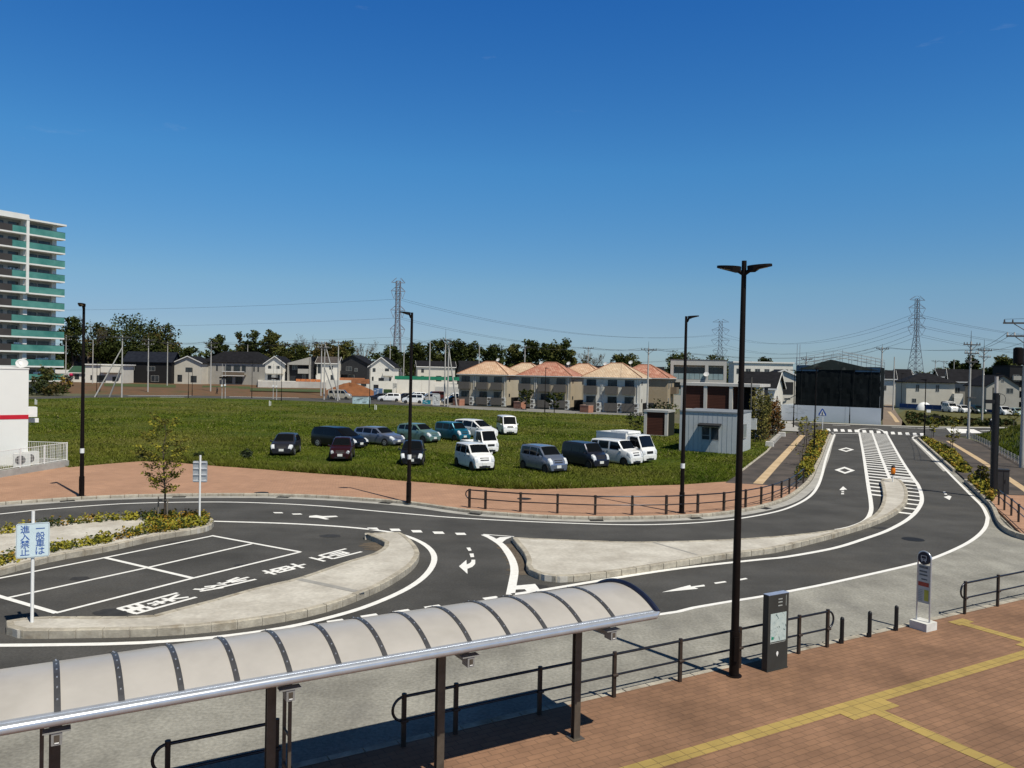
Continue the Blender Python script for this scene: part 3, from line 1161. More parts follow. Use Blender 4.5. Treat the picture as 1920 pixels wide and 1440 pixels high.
ds_ = [V2(G(x, y, ZP + 0.86)).dot(D2) for x, y in [(765, 1310), (863, 1290), (1020, 1257), (1159, 1228), (1283, 1203), (1396, 1181)]] + [V2(G(1497, 1226, ZP)).dot(D2), V2(G(1549, 1213, ZP)).dot(D2)]
GR = 'guard rails along the kerbs'
guard_rail('guard_rail', 'dark guard rail along the near kerb from the bus shelter to the map board', [DN(d, 12.37) for d in ds_], ZP, group=GR)
dl = V2(G(318, 1402, ZP + 0.86)).dot(D2)
guard_rail('guard_rail', 'short dark guard rail under the bus shelter canopy beside the second column', [DN(dl, 12.37), DN(dl + 1.55, 12.37)], ZP, group=GR, ends=(True, False))
dr_ = [V2(G(x, y, ZP)).dot(D2) for x, y in [(1803, 1150), (1862, 1135), (1921, 1118)]]
guard_rail('guard_rail', 'dark guard rail starting right of the bus stop sign and running out of frame', [DN(d, 12.42) for d in dr_ + [dr_[-1] + 2.0, dr_[-1] + 4.0]], ZP, group=GR, ends=(True, False))
far_posts = [(880, 953.5), (910, 956), (975.7, 961), (1045, 964), (1115.7, 966.7), (1185, 967), (1249, 966), (1308, 963), (1357, 959), (1397.7, 953), (1427, 947), (1448, 941), (1465, 934.6), (1479.6, 928), (1493, 919), (1506, 907)]
guard_rail('guard_rail', 'long brown guard rail curving along the brick pavement across the road', [V2(G(x, y - 1.5, ZP)) for x, y in far_posts], ZP, group=GR, h=0.84, r=0.03, hw=0.075)
guard_rail('guard_rail', 'brown guard rail at the right edge beside the tall black utility post', [V2(G(x, y, ZP)) for x, y in [(1872.4, 946.7), (1883, 956.4), (1896, 966.7), (1909.5, 978.7), (1925, 993), (1944, 1009)]], ZP, group=GR, h=0.78, hw=0.07)

# ------------------------------------------------------------ bollards
for k, (px, lab) in enumerate([((1578, 1206), 'short black bollard nearest the guard rail end'), ((1630, 1194), 'middle one of three short black bollards on the kerb'), ((1680, 1182), 'short black bollard nearest the bus stop sign')]):
    p = G(*px, ZP)
    if k == 0:
        bol = thing('bollard', lab, 'bollard', (p.x, p.y, ZP), ROT, 'black bollards on the kerb')
        mb = MB()
        mb.cyl((0, 0, -0.02), (0, 0, 0.58), 0.048, n=14)
        mb.s = True
        mb.tube([(0, 0, 0.58), (0, 0, 0.605), (0, 0, 0.625), (0, 0, 0.633)], [0.048, 0.042, 0.026, 0.006], 14)
        mb.build('shaft', M_black, bol)
        mb = MB()
        mb.cyl((0, 0, 0.545), (0, 0, 0.56), 0.0505, n=14)
        mb.build('band', M_rail, bol)
        mb = MB()
        mb.cyl((-0.055, 0.0, 0.0), (-0.055, 0.0, 0.10), 0.035, n=10)
        mb.build('hinge_foot', M_black, bol)
    else:
        dup(bol, (p.x, p.y, ZP), ROT, lab)

# ------------------------------------------------------------ map board
bl = G(1438, 1261, ZP)
t = thing('map_board', 'tall black town map board on the brick plaza behind the kerb rail', 'map board', (bl.x, bl.y, ZP), ROT)
HB = at(1439, 1117.5, bl.y).z - ZP
WB = 0.62
mb = MB()
mb.box(0, WB, 0, 0.15, 0, HB)
mb.box(-0.01, WB + 0.01, -0.01, 0.16, -0.01, 0.03)
mb.build('panel', mat('map board grey', (0.036, 0.038, 0.036), 0.45, scale=3, var=0.1), t)
mb = MB()
mb.box(-0.004, WB + 0.004, -0.004, 0.154, HB, HB + 0.012)
mb.build('cap', mat('map board cap', (0.25, 0.30, 0.42), 0.4, scale=4), t)
M_map = mat('map print', (0.40, 0.48, 0.47), 0.5, scale=9, col2=(0.50, 0.57, 0.54))
M_mapd = mat('map ink', (0.06, 0.11, 0.11), 0.5, scale=5)
M_mapg = mat('map green', (0.01, 0.24, 0.15), 0.5, scale=5)
mz0, mz1, mx0, mx1 = HB * 0.385, HB * 0.755, 0.07, 0.55
mb = MB()
mb.box(mx0, mx1, -0.006, 0.0, mz0, mz1)
mp_ = mb.build('map_sheet', M_map, t)
mb = MB()
rnd = random.Random(4)


def mstroke(mb, pts, wd=0.008, y=-0.008):
    for a, b in zip(pts, pts[1:]):
        a, b = Vector(a), Vector(b)
        dv = (b - a).normalized()
        nn = Vector((-dv.y, dv.x)) * wd / 2
        q = [a + nn, a - nn, b - nn, b + nn]
        mb.add([(v.x, y, v.y) for v in q], [(0, 1, 2, 3)])


for pts in ([(0.22, mz1 - 0.02), (0.29, mz1 - 0.09), (0.31, mz1 - 0.13)], [(0.32, mz1 - 0.28), (0.35, mz1 - 0.32)], [(0.46, mz0 + 0.24), (0.52, mz0 + 0.22)], [(0.33, mz0 + 0.10), (0.35, mz0 + 0.02)],
            [(0.20, mz0 + 0.22), (0.21, mz0 + 0.20)], [(0.53, mz0 + 0.34), (0.54, mz0 + 0.28)], [(0.27, mz1 - 0.29), (0.28, mz1 - 0.31)]):
    mstroke(mb, pts, 0.016)
for k in range(26):
    x, z = rnd.uniform(mx0 + 0.02, mx1 - 0.03), rnd.uniform(mz0 + 0.02, mz1 - 0.02)
    a = rnd.uniform(0, 3.1)
    l = rnd.uniform(0.02, 0.09)
    mstroke(mb, [(x, z), (min(mx1, x + l * math.cos(a)), min(mz1, z + l * math.sin(a)))], 0.003, -0.0085)
mb.m = 1
mb.box(mx0 + 0.03, mx0 + 0.10, -0.009, -0.006, mz0 + 0.05, mz0 + 0.11)
mb.build('map_print', [M_mapd, M_mapg], mp_)
mb = MB()
for k, z in enumerate((0.935, 0.895, 0.85)):
    for j in range(5):
        mb.box(0.30 + j * 0.025, 0.318 + j * 0.025, -0.003, 0.0, HB * z - 0.012, HB * z + 0.012)
for j in range(9):
    mb.box(0.53, 0.545, -0.003, 0.0, HB * 0.97 - j * 0.026 - 0.009, HB * 0.97 - j * 0.026 + 0.009)
for j in range(12):
    mb.box(mx0 + j * 0.04, mx0 + j * 0.04 + 0.028, -0.003, 0.0, mz0 - 0.035, mz0 - 0.022)
mb.build('lettering', mat('map board lettering', (0.40, 0.42, 0.40), 0.5, scale=4), t)
mb = MB()
cx, cz = 0.30, HB * 0.225
vs = [(cx + 0.032 * math.cos(a), -0.004, cz + 0.042 * math.sin(a)) for a in [math.pi * (-0.18 + 1.36 * k / 14) for k in range(15)]] + [(cx, -0.004, cz - 0.075)]
mb.add(vs, [list(range(len(vs)))])
mb.build('pin_mark', M_white, t)

# ------------------------------------------------------------ bus stop sign
p = G(1737, 1186, ZP)
t = thing('bus_stop_sign', 'grey bus stop sign with round dark head on a white concrete block', 'bus stop sign', (p.x, p.y, ZP), ROT)
# local: x along kerb, y away from station; nearest corner of the block is the origin
mb = MB()
mb.box(0, 0.44, 0, 0.46, -0.01, 0.2)
mb.build('base_block', mat('white concrete block', (0.62, 0.61, 0.57), 0.85, scale=4, var=0.1), t)
fx, fy0, fy1 = 0.2, 0.055, 0.40
HP = at(1736, 1034, p.y + 0.3).z - ZP
mb = MB()
rad = (fy1 - fy0) / 2
cyc = (fy0 + fy1) / 2
path = [(fx, fy0, 0.19), (fx, fy0, HP - rad)] + [(fx, cyc - rad * math.cos(a), HP - rad + rad * math.sin(a)) for a in [math.pi * k / 14 for k in range(1, 14)]] + [(fx, fy1, HP - rad), (fx, fy1, 0.19)]
mb.tube(path, 0.021, 8)
mb.build('frame', M_alu, t)
mb = MB()
mb.cyl((fx - 0.035, cyc, HP - rad), (fx + 0.035, cyc, HP - rad), rad - 0.012, n=28)
disc = mb.build('round_head', mat('dark navy enamel', (0.012, 0.015, 0.035), 0.4, scale=5), t)
mb = MB()
X = fx - 0.040
zc = HP - rad


def ybox(mb, y0, y1, z0, z1, x0, x1):
    mb.box(x0, x1, cyc - y1, cyc - y0, z0, z1)


# bus pictogram: body outline, window band, lights, wheels
for y0, y1, z0, z1 in [(-0.07, 0.07, 0.06, 0.075), (-0.075, -0.06, -0.05, 0.065), (0.06, 0.075, -0.05, 0.065), (-0.06, 0.06, -0.02, -0.006), (-0.06, 0.06, -0.06, -0.046), (-0.05, -0.025, -0.044, -0.026),
                       (0.025, 0.05, -0.044, -0.026), (-0.06, -0.035, -0.085, -0.063), (0.035, 0.06, -0.085, -0.063)]:
    ybox(mb, y0, y1, zc + z0, zc + z1, X, X + 0.004)
mb.build('bus_pictogram', mat('pale grey print', (0.50, 0.52, 0.54), 0.5, scale=4), disc)
mb = MB()
mb.box(fx - 0.012, fx + 0.012, fy0 + 0.02, fy1 - 0.02, HP * 0.335, HP - 2 * rad + 0.0)
board = mb.build('timetable_board', mat('timetable paper', (0.44, 0.46, 0.45), 0.5, scale=4, var=0.06), t)
mb = MB()
xb = fx - 0.016
zt, zb = HP - 2 * rad, HP * 0.335
hh = zt - zb
for j, (a, b, c0, c1, wdt) in enumerate([(0.03, 0.09, 0.1, 0.9, 0), (0.15, 0.19, 0.12, 0.8, 0), (0.24, 0.28, 0.12, 0.85, 0), (0.36, 0.39, 0.3, 0.8, 0)]):
    n = 7
    for q in range(n):
        y0 = fy1 - 0.02 - (c0 + (c1 - c0) * q / n) * 0.3
        mb.box(xb, xb + 0.004, y0 - 0.022, y0, zt - hh * b, zt - hh * a)
for q in range(7):
    z = zt - hh * (0.66 + 0.045 * q)
    mb.box(xb, xb + 0.004, fy1 - 0.15, fy1 - 0.04, z - 0.006, z)
mb.m = 1
mb.box(xb, xb + 0.004, fy0 + 0.035, fy1 - 0.03, zt - hh * 0.56, zt - hh * 0.45)
mb.m = 2
mb.box(xb, xb + 0.004, fy0 + 0.035, fy0 + 0.15, zt - hh * 0.93, zt - hh * 0.64)
mb.build('timetable_print', [mat('print ink', (0.06, 0.075, 0.09), 0.5, scale=4), mat('print red', (0.34, 0.055, 0.035), 0.5, scale=4), mat('print yellow', (0.40, 0.40, 0.06), 0.5, scale=4)], board)

# ------------------------------------------------------------ street lamps
def lamp_head(root, direc, z, reach=0.0):
    """flat LED head pointing along direc (angle), tilted up a little"""
    h = MB()
    T = Matrix.Translation((0, 0, z)) @ Matrix.Rotation(direc, 4, 'Z') @ Matrix.Rotation(-R(4), 4, 'Y')
    h.T = T
    prof = [(0.07, -0.06), (0.12, -0.11), (0.20, -0.145), (0.33, -0.15), (0.45, -0.125), (0.53, -0.08), (0.56, -0.03)]
    pts = [(x, y) for x, y in prof] + [(x, -y) for x, y in prof[::-1]]
    n = len(pts)
    th = lambda x: 0.10 if x < 0.1 else (0.12 if x < 0.25 else 0.045)
    vs = [(x, y, 0.02) for x, y in pts] + [(x, y, 0.02 - th(x)) for x, y in pts]
    h.add(vs, [list(range(n)), list(range(2 * n - 1, n - 1, -1))] + [(i, n + i, n + (i + 1) % n, (i + 1) % n) for i in range(n)])
    head = h.build('lamp_head', M_dark, root)
    g = MB()
    g.T = T
    g.add([(0.25, -0.08, -0.062), (0.25, 0.08, -0.062), (0.47, 0.07, -0.038), (0.47, -0.07, -0.038)], [(0, 1, 2, 3)])
    g.build('lens', M_lens, head)
    return head


def street_lamp(base, top_z, label, heads, z0, group, rb=0.085, rt=0.05, box=True, twin=False, sticker=False):
    t = thing('street_lamp', label, 'street lamp', (base.x, base.y, z0), 0, group)
    H = top_z - z0
    mb = MB()
    mb.cyl((0, 0, -0.02), (0, 0, 0.95), rb * 1.25, rb * 1.25, n=12)
    mb.cyl((0, 0, 0.95), (0, 0, 2.9), rb, rb * 0.95, n=12)
    mb.cyl((0, 0, 2.9), (0, 0, H), rb * 0.92, rt, n=12)
    mb.cyl((0, 0, 0.0), (0, 0, 0.02), rb * 2.0, n=12)
    mb.build('pole', M_dark, t)
    mb = MB()
    mb.box(-rb * 0.5, rb * 0.5, -rb * 1.75, -rb * 1.1, 0.35, 0.85)
    mb.build('service_hatch', M_dark, t)
    for a in heads:
        zz = H - 0.14 if twin else H - 0.02
        hd = lamp_head(t, a, zz)
        mb = MB()
        dv = Vector((math.cos(a), math.sin(a), 0))
        mb.tube([Vector((0, 0, H - 0.30 if twin else H - 0.26)), Vector((0, 0, H - 0.25)) + dv * 0.05, dv * 0.13 + Vector((0, 0, zz - 0.05))], [0.035, 0.04, 0.045], 6)
        mb.build('bracket', M_dark, t)
    if sticker:
        mb = MB()
        mb.cyl((0, 0, 2.05), (0, 0, 2.27), rb * 1.02, n=12)
        mb.build('sticker', M_white, t)
    return t


LG = 'dark street lamps around the rotary'
b0 = G(1376, 1267, ZP)
street_lamp(b0, at(1395, 489, b0.y).z, 'tall dark street lamp with two heads standing in front of the map board', [R(152), R(-24)], ZP, LG, rb=0.082, rt=0.05, twin=True)
for px, py, tx, ty, lab, a in [(153, 931, 158, 571, 'dark single-head street lamp on the far pavement near the white store', R(-80)),
                               (766, 942, 771, 586, 'dark single-head street lamp in front of the small black car', R(190)),
                               (1278, 962, 1288, 593, 'dark single-head street lamp in front of the grey prefab hut', R(-12))]:
    b = G(px, py, ZP)
    street_lamp(b, at(tx, ty, b.y).z, lab, [a], ZP, LG, rb=0.095, rt=0.058, sticker=True)

# ------------------------------------------------------------ sign for drivers: 一般車は進入禁止
b = G(60, 1166, ISL_Z)
t = thing('no_entry_sign', 'pale sign with blue Japanese lettering on a white pole at the island tip', 'sign', (b.x, b.y, ISL_Z - 0.01), ROT)
HS = at(61, 958, b.y).z - ISL_Z
mb = MB()
mb.cyl((0, 0, 0), (0, 0, HS), 0.038, n=14)
mb.build('pole', M_white, t)
zs0, zs1 = at(60, 1043.5, b.y).z - ISL_Z, at(60, 979, b.y).z - ISL_Z
wS = 0.345


def rrect(x0, x1, z0, z1, r, n=5):
    pts = []
    for cx, cz, a in ((x1 - r, z0 + r, -90), (x1 - r, z1 - r, 0), (x0 + r, z1 - r, 90), (x0 + r, z0 + r, 180)):
        pts += [(cx + r * math.cos(R(a + 90 * k / n)), cz + r * math.sin(R(a + 90 * k / n))) for k in range(n + 1)]
    return pts


mb = MB()
pp = rrect(-wS, wS, zs0, zs1, 0.05)
mb.extr([Vector((x, -0.066, z)) for x, z in pp], (0, 0, 0), (0, 0.02, 0))
panel = mb.build('panel', M_signface, t)
mb = MB()
a1, a2 = rrect(-wS + 0.012, wS - 0.012, zs0 + 0.012, zs1 - 0.012, 0.042), rrect(-wS + 0.022, wS - 0.022, zs0 + 0.022, zs1 - 0.022, 0.036)
n = len(a1)
mb.add([(x, -0.069, z) for x, z in a1] + [(x, -0.069, z) for x, z in a2], [(i, (i + 1) % n, n + (i + 1) % n, n + i) for i in range(n)])
mb.build('border_line', M_galv, panel)
mb = MB()
hS = zs1 - zs0
for col, txt in ((0.15, '一般車は'), (-0.16, '進入禁止')):
    for k, ch in enumerate(txt):
        cz = zs1 - hS * (0.165 + 0.215 * k) - (0.0 if ch != '一' else 0.0)
        sz = 0.185

        def fn(u, v, j, cz=cz, col=col, sz=sz):
            return (col + (u - 0.5) * sz, -0.0705 - 0.0002 * j, cz + (v - 0.5) * sz)
        glyph_into(mb, ch, fn, 0.005)
mb.build('lettering', M_blue, panel)
mb = MB()
for z in (zs0 + 0.15, zs1 - 0.15):
    mb.box(-0.05, 0.05, -0.045, 0.04, z - 0.02, z + 0.02)
mb.build('clamps', M_galv, t)

b = G(374, 977, ISL_Z)
t = thing('traffic_sign', 'white pole with the ribbed grey back of a traffic sign, beside the young island tree', 'sign', (b.x, b.y, ISL_Z - 0.01), R(4))
HS = at(376, 853, b.y).z - ISL_Z
mb = MB()
mb.cyl((0, 0, 0), (0, 0, HS), 0.038, n=12)
mb.build('pole', M_white, t)
zs0, zs1 = at(374, 904, b.y).z - ISL_Z, at(374, 864, b.y).z - ISL_Z
mb = MB()
mb.extr([Vector((x - 0.02, 0.05, z)) for x, z in rrect(-0.28, 0.28, zs0, zs1, 0.05)], (0, 0, 0), (0, 0.015, 0))
mb.m = 1
for k in range(4):
    z = zs0 + 0.06 + (zs1 - zs0 - 0.12) * k / 3
    mb.box(-0.28, 0.24, 0.02, 0.052, z - 0.022, z + 0.022)
mb.build('panel', [M_galv, mat('sign rib', (0.55, 0.56, 0.58), 0.5, scale=5)], t)

# ------------------------------------------------------------ leaves, shrubs, trees
def leaf_quads(mb, c, r, n, size, rnd, flat=1.0):
    for _ in range(n):
        while True:
            p = Vector((rnd.uniform(-1, 1), rnd.uniform(-1, 1), rnd.uniform(-1, 1)))
            if p.length <= 1:
                break
        p = Vector((p.x * r, p.y * r, p.z * r * flat)) + c
        a = Vector((rnd.uniform(-1, 1), rnd.uniform(-1, 1), rnd.uniform(-0.6, 0.6))).normalized()
        b = a.cross(Vector((rnd.uniform(-1, 1), rnd.uniform(-1, 1), rnd.uniform(-1, 1)))).normalized()
        s = size * rnd.uniform(0.6, 1.35)
        mb.add([p - a * s, p + b * s * 0.55, p + a * s, p - b * s * 0.55], [(0, 1, 2, 3)])


def shrub_mass(name, poly, z0, h, per_m2, size, seed, mats, label=None, hvar=0.5, weights=(0.55, 0.25, 0.2), kind='stuff'):
    rnd = random.Random(seed)
    xs, ys = [p.x for p in poly], [p.y for p in poly]
    A = (max(xs) - min(xs)) * (max(ys) - min(ys))
    mb = MB()
    n = int(A * per_m2)
    for _ in range(n):
        p = Vector((rnd.uniform(min(xs), max(xs)), rnd.uniform(min(ys), max(ys))))
        if not inside(p, poly):
            continue
        hh = h * (1 - hvar * rnd.random())
        patch = math.sin(p.x * 1.7 + seed) + math.sin(p.y * 2.3 + seed * 2) + rnd.uniform(-1, 1)
        mb.m = 0 if patch > -0.3 else (1 if patch > -1.2 else 2)
        if rnd.random() < 0.12:
            mb.m = 2
        for k in range(3):
            c = Vector((p.x, p.y, z0 + hh * (0.45 + 0.27 * k)))
            m0 = mb.m
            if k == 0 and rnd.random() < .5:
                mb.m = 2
            leaf_quads(mb, c, 0.13 + 0.02 * k, 5, size, rnd)
            mb.m = m0
    o = mb.build(name, mats)
    tag(o, label, None, None, kind)
    return o


def band(pts, w0, w1):
    return offset(pts, w0) + offset(pts, w1)[::-1]


SH = [M_leaf_y, M_leaf_o, M_leaf_g]
nearC = smooth(gl([(-250, 1128), (-100, 1101), (0, 1077), (100, 1050), (200, 1032), (300, 1010), (375, 997)]), 0.5)
shrub_mass('shrub_bed', band(nearC, 0.22, 1.0), ISL_Z - 0.08, 0.27, 34, 0.06, 1, SH)
farC = smooth(gl([(390, 978), (330, 976), (250, 977), (150, 983), (60, 994), (0, 1003), (-120, 1024), (-300, 1062)]), 0.5)
shrub_mass('shrub_bed', band(farC, 0.2, 0.95), ISL_Z - 0.08, 0.27, 34, 0.06, 2, SH)
tipC = gl([(395, 984), (385, 978), (330, 976), (268, 977), (280, 990), (265, 1000), (300, 1010), (370, 998), (393, 991)])
shrub_mass('shrub_bed', tipC, ISL_Z - 0.08, 0.30, 34, 0.06, 3, SH)
shrub_mass('shrub_bed', gl([(1533, 812), (1552, 811), (1545, 832), (1535, 856), (1521, 890), (1497, 905), (1490, 897), (1503, 870), (1520, 835)], ZP), ZP - 0.06, 0.40, 15, 0.10, 4, SH)
shrub_mass('shrub_bed', gl([(1728, 823), (1738, 822), (1790, 848), (1822, 884), (1815, 888), (1797, 885)], ZP), ZP - 0.06, 0.32, 15, 0.10, 5, SH)
shrub_mass('shrub_bed', gl([(1816, 905), (1832, 899), (1858, 906), (1868, 930), (1856, 944)], ZP), ZP - 0.03, 0.5, 14, 0.10, 6, SH)


def branchy(mb, p, d, l, r, depth, rnd, tips, spread=0.6, up=0.15, n=3):
    q = p + d * l
    mb.cyl(p, q, r, r * 0.62, n=6 if depth > 1 else 4, cap=False)
    if depth == 0:
        tips.append(q)
        return
    tips.append(p.lerp(q, 0.75))
    for k in range(n):
        e = (d + Vector((rnd.uniform(-1, 1), rnd.uniform(-1, 1), rnd.uniform(-0.6, 0.9))) * spread + Vector((0, 0, up))).normalized()
        branchy(mb, p.lerp(q, rnd.uniform(0.55, 1.0)), e, l * rnd.uniform(0.55, 0.8), r * 0.58, depth - 1, rnd, tips, spread, up, n)


# young maple-like tree on the planted island, tied to stakes
def sapling(name, label, base, H, width, seed, leaves, leafm, group=None, stakes=2, size=0.07, cl_n=7, trunk_r=0.05, z0=0.0):
    rnd = random.Random(seed)
    t = thing(name, label, 'tree', (base.x, base.y, z0), 0, group)
    tr = MB()
    pts = [Vector((rnd.uniform(-1, 1) * 0.02 * k, rnd.uniform(-1, 1) * 0.02 * k, H * k / 7)) for k in range(8)]
    tr.tube(pts, [trunk_r * (1 - 0.85 * k / 7) for k in range(8)], 8)
    tips = []
    for k in range(leaves):
        f = rnd.uniform(0.26, 0.97)
        i = int(f * 7)
        p = pts[i].lerp(pts[min(7, i + 1)], f * 7 - i)
        prof = math.sin(math.pi * min(1, max(0, (f - 0.16) / 0.9))) ** 0.7
        a = rnd.uniform(0, 6.28)
        l = width * 0.5 * prof * rnd.uniform(0.55, 1.1)
        e = p + Vector((math.cos(a) * l, math.sin(a) * l, l * rnd.uniform(0.25, 0.75)))
        m = p.lerp(e, 0.5) + Vector((0, 0, -0.04 * l))
        tr.tube([p, m, e], [trunk_r * 0.30 * (1.1 - f), trunk_r * 0.2 * (1.1 - f), 0.004], 5)
        tips += [m.lerp(e, 0.3), m.lerp(e, 0.7), e]
    tr.build('trunk', M_bark, t)
    lv = MB()
    for e in tips:
        lv.m = 0 if rnd.random() < 0.7 else 1
        leaf_quads(lv, e, 0.14, cl_n, size, rnd, 0.55)
    lv.build('crown', leafm, t)
    for k in range(stakes):
        sx = -0.22 if k == 0 else 0.14
        mb = MB()
        mb.cyl((sx, -0.12, -0.05), (sx, -0.10, 0.95 if k == 0 else 0.85), 0.03, n=8)
        mb.build('stake', M_stake, t)
    if stakes:
        mb = MB()
        mb.cyl((-0.26, -0.07, 0.80), (0.18, -0.07, 0.80), 0.025, n=8)
        mb.build('tie_bar', M_stake, t)
    return t


b = G(309, 975, ISL_Z)
sapling('young_tree', 'young tree with thin yellow-brown leaves tied to stakes on the planted island', b, at(312, 788, b.y).z - ISL_Z + 0.05, 2.1, 7, 74, [M_leaf_m, M_leaf_y], None, z0=ISL_Z, cl_n=9, size=0.058)

# orange delineator on the island nose
b = G(1674, 903, ISL_Z)
t = thing('delineator', 'orange barrel-shaped delineator on a white stalk at the island nose', 'delineator', (b.x, b.y, ISL_Z), 0)
mb = MB()
mb.cyl((0, 0, -0.02), (0, 0, 0.5), 0.035, n=10)
mb.build('stalk', M_white, t)
mb = MB()
mb.tube([(0, 0, 0.46), (0, 0, 0.5), (0, 0, 0.66), (0, 0, 0.82), (0, 0, 0.86)], [0.09, 0.12, 0.135, 0.12, 0.09], 16)
mb.build('drum', mat('orange reflector', (0.75, 0.20, 0.01), 0.35, scale=5, var=0.08), t)
mb = MB()
mb.tube([(0, 0, 0.86), (0, 0, 0.90), (0, 0, 0.95), (0, 0, 0.97)], [0.115, 0.12, 0.10, 0.03], 16)
mb.tube([(0, 0, 0.40), (0, 0, 0.43), (0, 0, 0.47)], [0.06, 0.10, 0.115], 16)
mb.build('cap', M_black, t)
# ------------------------------------------------------------ the grass field
M_grass = mat('meadow', (0.034, 0.056, 0.006), 0.95, scale=0.22, detail=9, space='world', col2=(0.085, 0.105, 0.014), bump=0.6, bscale=6,
              stain=(0.055, 0.42, (0.120, 0.108, 0.028), 0.6), spec=0.1)
M_blade = mat('grass blades', (0.044, 0.074, 0.006), 0.8, scale=0.30, detail=6, space='world', col2=(0.115, 0.138, 0.014), spec=0.08,
              stain=(0.055, 0.45, (0.160, 0.148, 0.035), 0.65))
M_straw = mat('dry stalks', (0.20, 0.17, 0.07), 0.8, scale=2, space='world', col2=(0.30, 0.26, 0.12))
field_far = gl([(1210, 784), (1207, 781), (1130, 778), (1058, 776), (980, 772.5), (897, 769), (840, 764.5), (758, 761), (640, 756), (557, 752), (430, 748), (300, 745.5), (180, 746.5), (57, 749),
                (-120, 757), (-420, 790)])
field_right = gl([(1450, 836), (1440, 846), (1385, 889), (1362, 903)])
FIELD = field_near[:23] + field_right[::-1] + gl([(1420, 820), (1300, 800), (1235, 790)]) + field_far
mb = MB()
mb.prism(FIELD, -0.04, 0.09)
struct('meadow_ground', mb, M_grass)


def grass_mesh(name, poly, seed, n, hfun, z0, mats, ymax=1e9):
    rs = np.random.RandomState(seed)
    P_ = np.array([(p.x, p.y) for p in poly])
    x0, y0 = P_.min(0)
    x1, y1 = P_.max(0)
    # denser close to the viewer: uniform in 1/y
    k = n * 3
    u = rs.rand(k)
    ylo, yhi = max(y0, 30), min(y1, ymax)
    y = 1 / (1 / ylo + u * (1 / yhi - 1 / ylo))
    xr = (rs.rand(k) * 2 - 1) * 0.72 * y
    pts = np.stack([xr, y], 1)
    # point in polygon, vectorised
    ins = np.zeros(k, bool)
    j = len(P_) - 1
    for i in range(len(P_)):
        xi, yi = P_[i]
        xj, yj = P_[j]
        c = ((yi > pts[:, 1]) != (yj > pts[:, 1])) & (pts[:, 0] < (xj - xi) * (pts[:, 1] - yi) / (yj - yi + 1e-12) + xi)
        ins ^= c
        j = i
    pts = pts[ins][:n]
    n = len(pts)
    sc = np.clip(pts[:, 1] / 50, 0.8, 2.2)
    clump = np.sin(pts[:, 0] * 0.55 + 1.3 * np.sin(pts[:, 1] * 0.31)) + np.sin(pts[:, 1] * 0.47 + pts[:, 0] * 0.21)
    h = hfun(pts) * (0.6 + 0.8 * rs.rand(n)) * (1 + 0.28 * clump)
    a = rs.rand(n) * np.pi
    wd = 0.026 * sc * (0.6 + 0.8 * rs.rand(n))
    lean = (rs.rand(n, 2) - 0.5) * h[:, None] * 2.6
    dx, dy = np.cos(a) * wd, np.sin(a) * wd
    v = np.zeros((n, 3, 3), np.float32)
    v[:, 0] = np.stack([pts[:, 0] - dx, pts[:, 1] - dy, np.full(n, z0)], 1)
    v[:, 1] = np.stack([pts[:, 0] + dx, pts[:, 1] + dy, np.full(n, z0)], 1)
    v[:, 2] = np.stack([pts[:, 0] + lean[:, 0], pts[:, 1] + lean[:, 1], z0 + h], 1)
    me = bpy.data.meshes.new(name)
    me.vertices.add(3 * n)
    me.vertices.foreach_set('co', v.reshape(-1))
    me.loops.add(3 * n)
    me.loops.foreach_set('vertex_index', np.arange(3 * n, dtype=np.int32))
    me.polygons.add(n)
    me.polygons.foreach_set('loop_start', np.arange(0, 3 * n, 3, dtype=np.int32))
    me.polygons.foreach_set('loop_total', np.full(n, 3, np.int32))
    for m in mats:
        me.materials.append(m)
    if len(mats) > 1:
        mi = (rs.rand(n) < 0.03).astype(np.int32)
        me.polygons.foreach_set('material_index', mi)
    me.update()
    me.validate()
    o = bpy.data.objects.new(name, me)
    C.objects.link(o)
    return tag(o, kind='stuff')


grass_mesh('meadow_grass', FIELD, 5, 330000, lambda p: np.where(p[:, 1] < 52, 0.15, 0.10), 0.08, [M_blade, M_straw], 150)
# the taller fringe along the brick pavement
edge = smooth(field_near[3:22], 0.5)
grass_mesh('tall_grass', band(edge, 0.05, 2.2) if inside(edge[10] + Vector((0, 1)), band(edge, 0.0, 2.2)) else band(edge, -0.05, -2.2), 6, 60000, lambda p: np.full(len(p), 0.24), 0.08, [M_blade, M_straw])

# low dark bushes in the field near the pavement
M_bush = mat('dark bush leaves', (0.012, 0.020, 0.008), 0.8, scale=3, space='world', col2=(0.028, 0.040, 0.014))


def bush(name, label, base, r, h, seed, mats, group=None, n=220, size=0.10, z0=0.0, stems=True):
    rnd = random.Random(seed)
    t = thing(name, label, 'bush', (base.x, base.y, z0), 0, group)
    lv = MB()
    for k in range(max(5, n // 22)):
        a, q = rnd.uniform(0, 6.28), r * math.sqrt(rnd.random()) * 0.75
        z = h * rnd.uniform(0.25, 0.8)
        lv.m = rnd.randrange(len(mats))
        leaf_quads(lv, Vector((q * math.cos(a), q * math.sin(a), z)), r * 0.36, 22, size, rnd)
    lv.build('foliage', mats, t)
    if stems:
        mb = MB()
        for k in range(4):
            a = rnd.uniform(0, 6.28)
            mb.cyl((0, 0, -0.03), (r * 0.5 * math.cos(a), r * 0.5 * math.sin(a), h * 0.6), 0.02, 0.006, n=5)
        mb.build('stems', M_bark, t)
    return t


for px, py, r, lab in [(268, 862, 0.55, 'low dark bush in the grass behind the young island tree'), (375, 864, 0.5, 'low dark bush in the grass just behind the traffic sign pole'),
                       (462, 862, 0.55, 'low dark bush in the grass left of the grey hatchback')]:
    b = G(px, py, 0.09)
    bush('bush', lab, b, r, 0.75, px, [M_bush, M_leaf_g], 'low dark bushes at the field edge', z0=0.08)

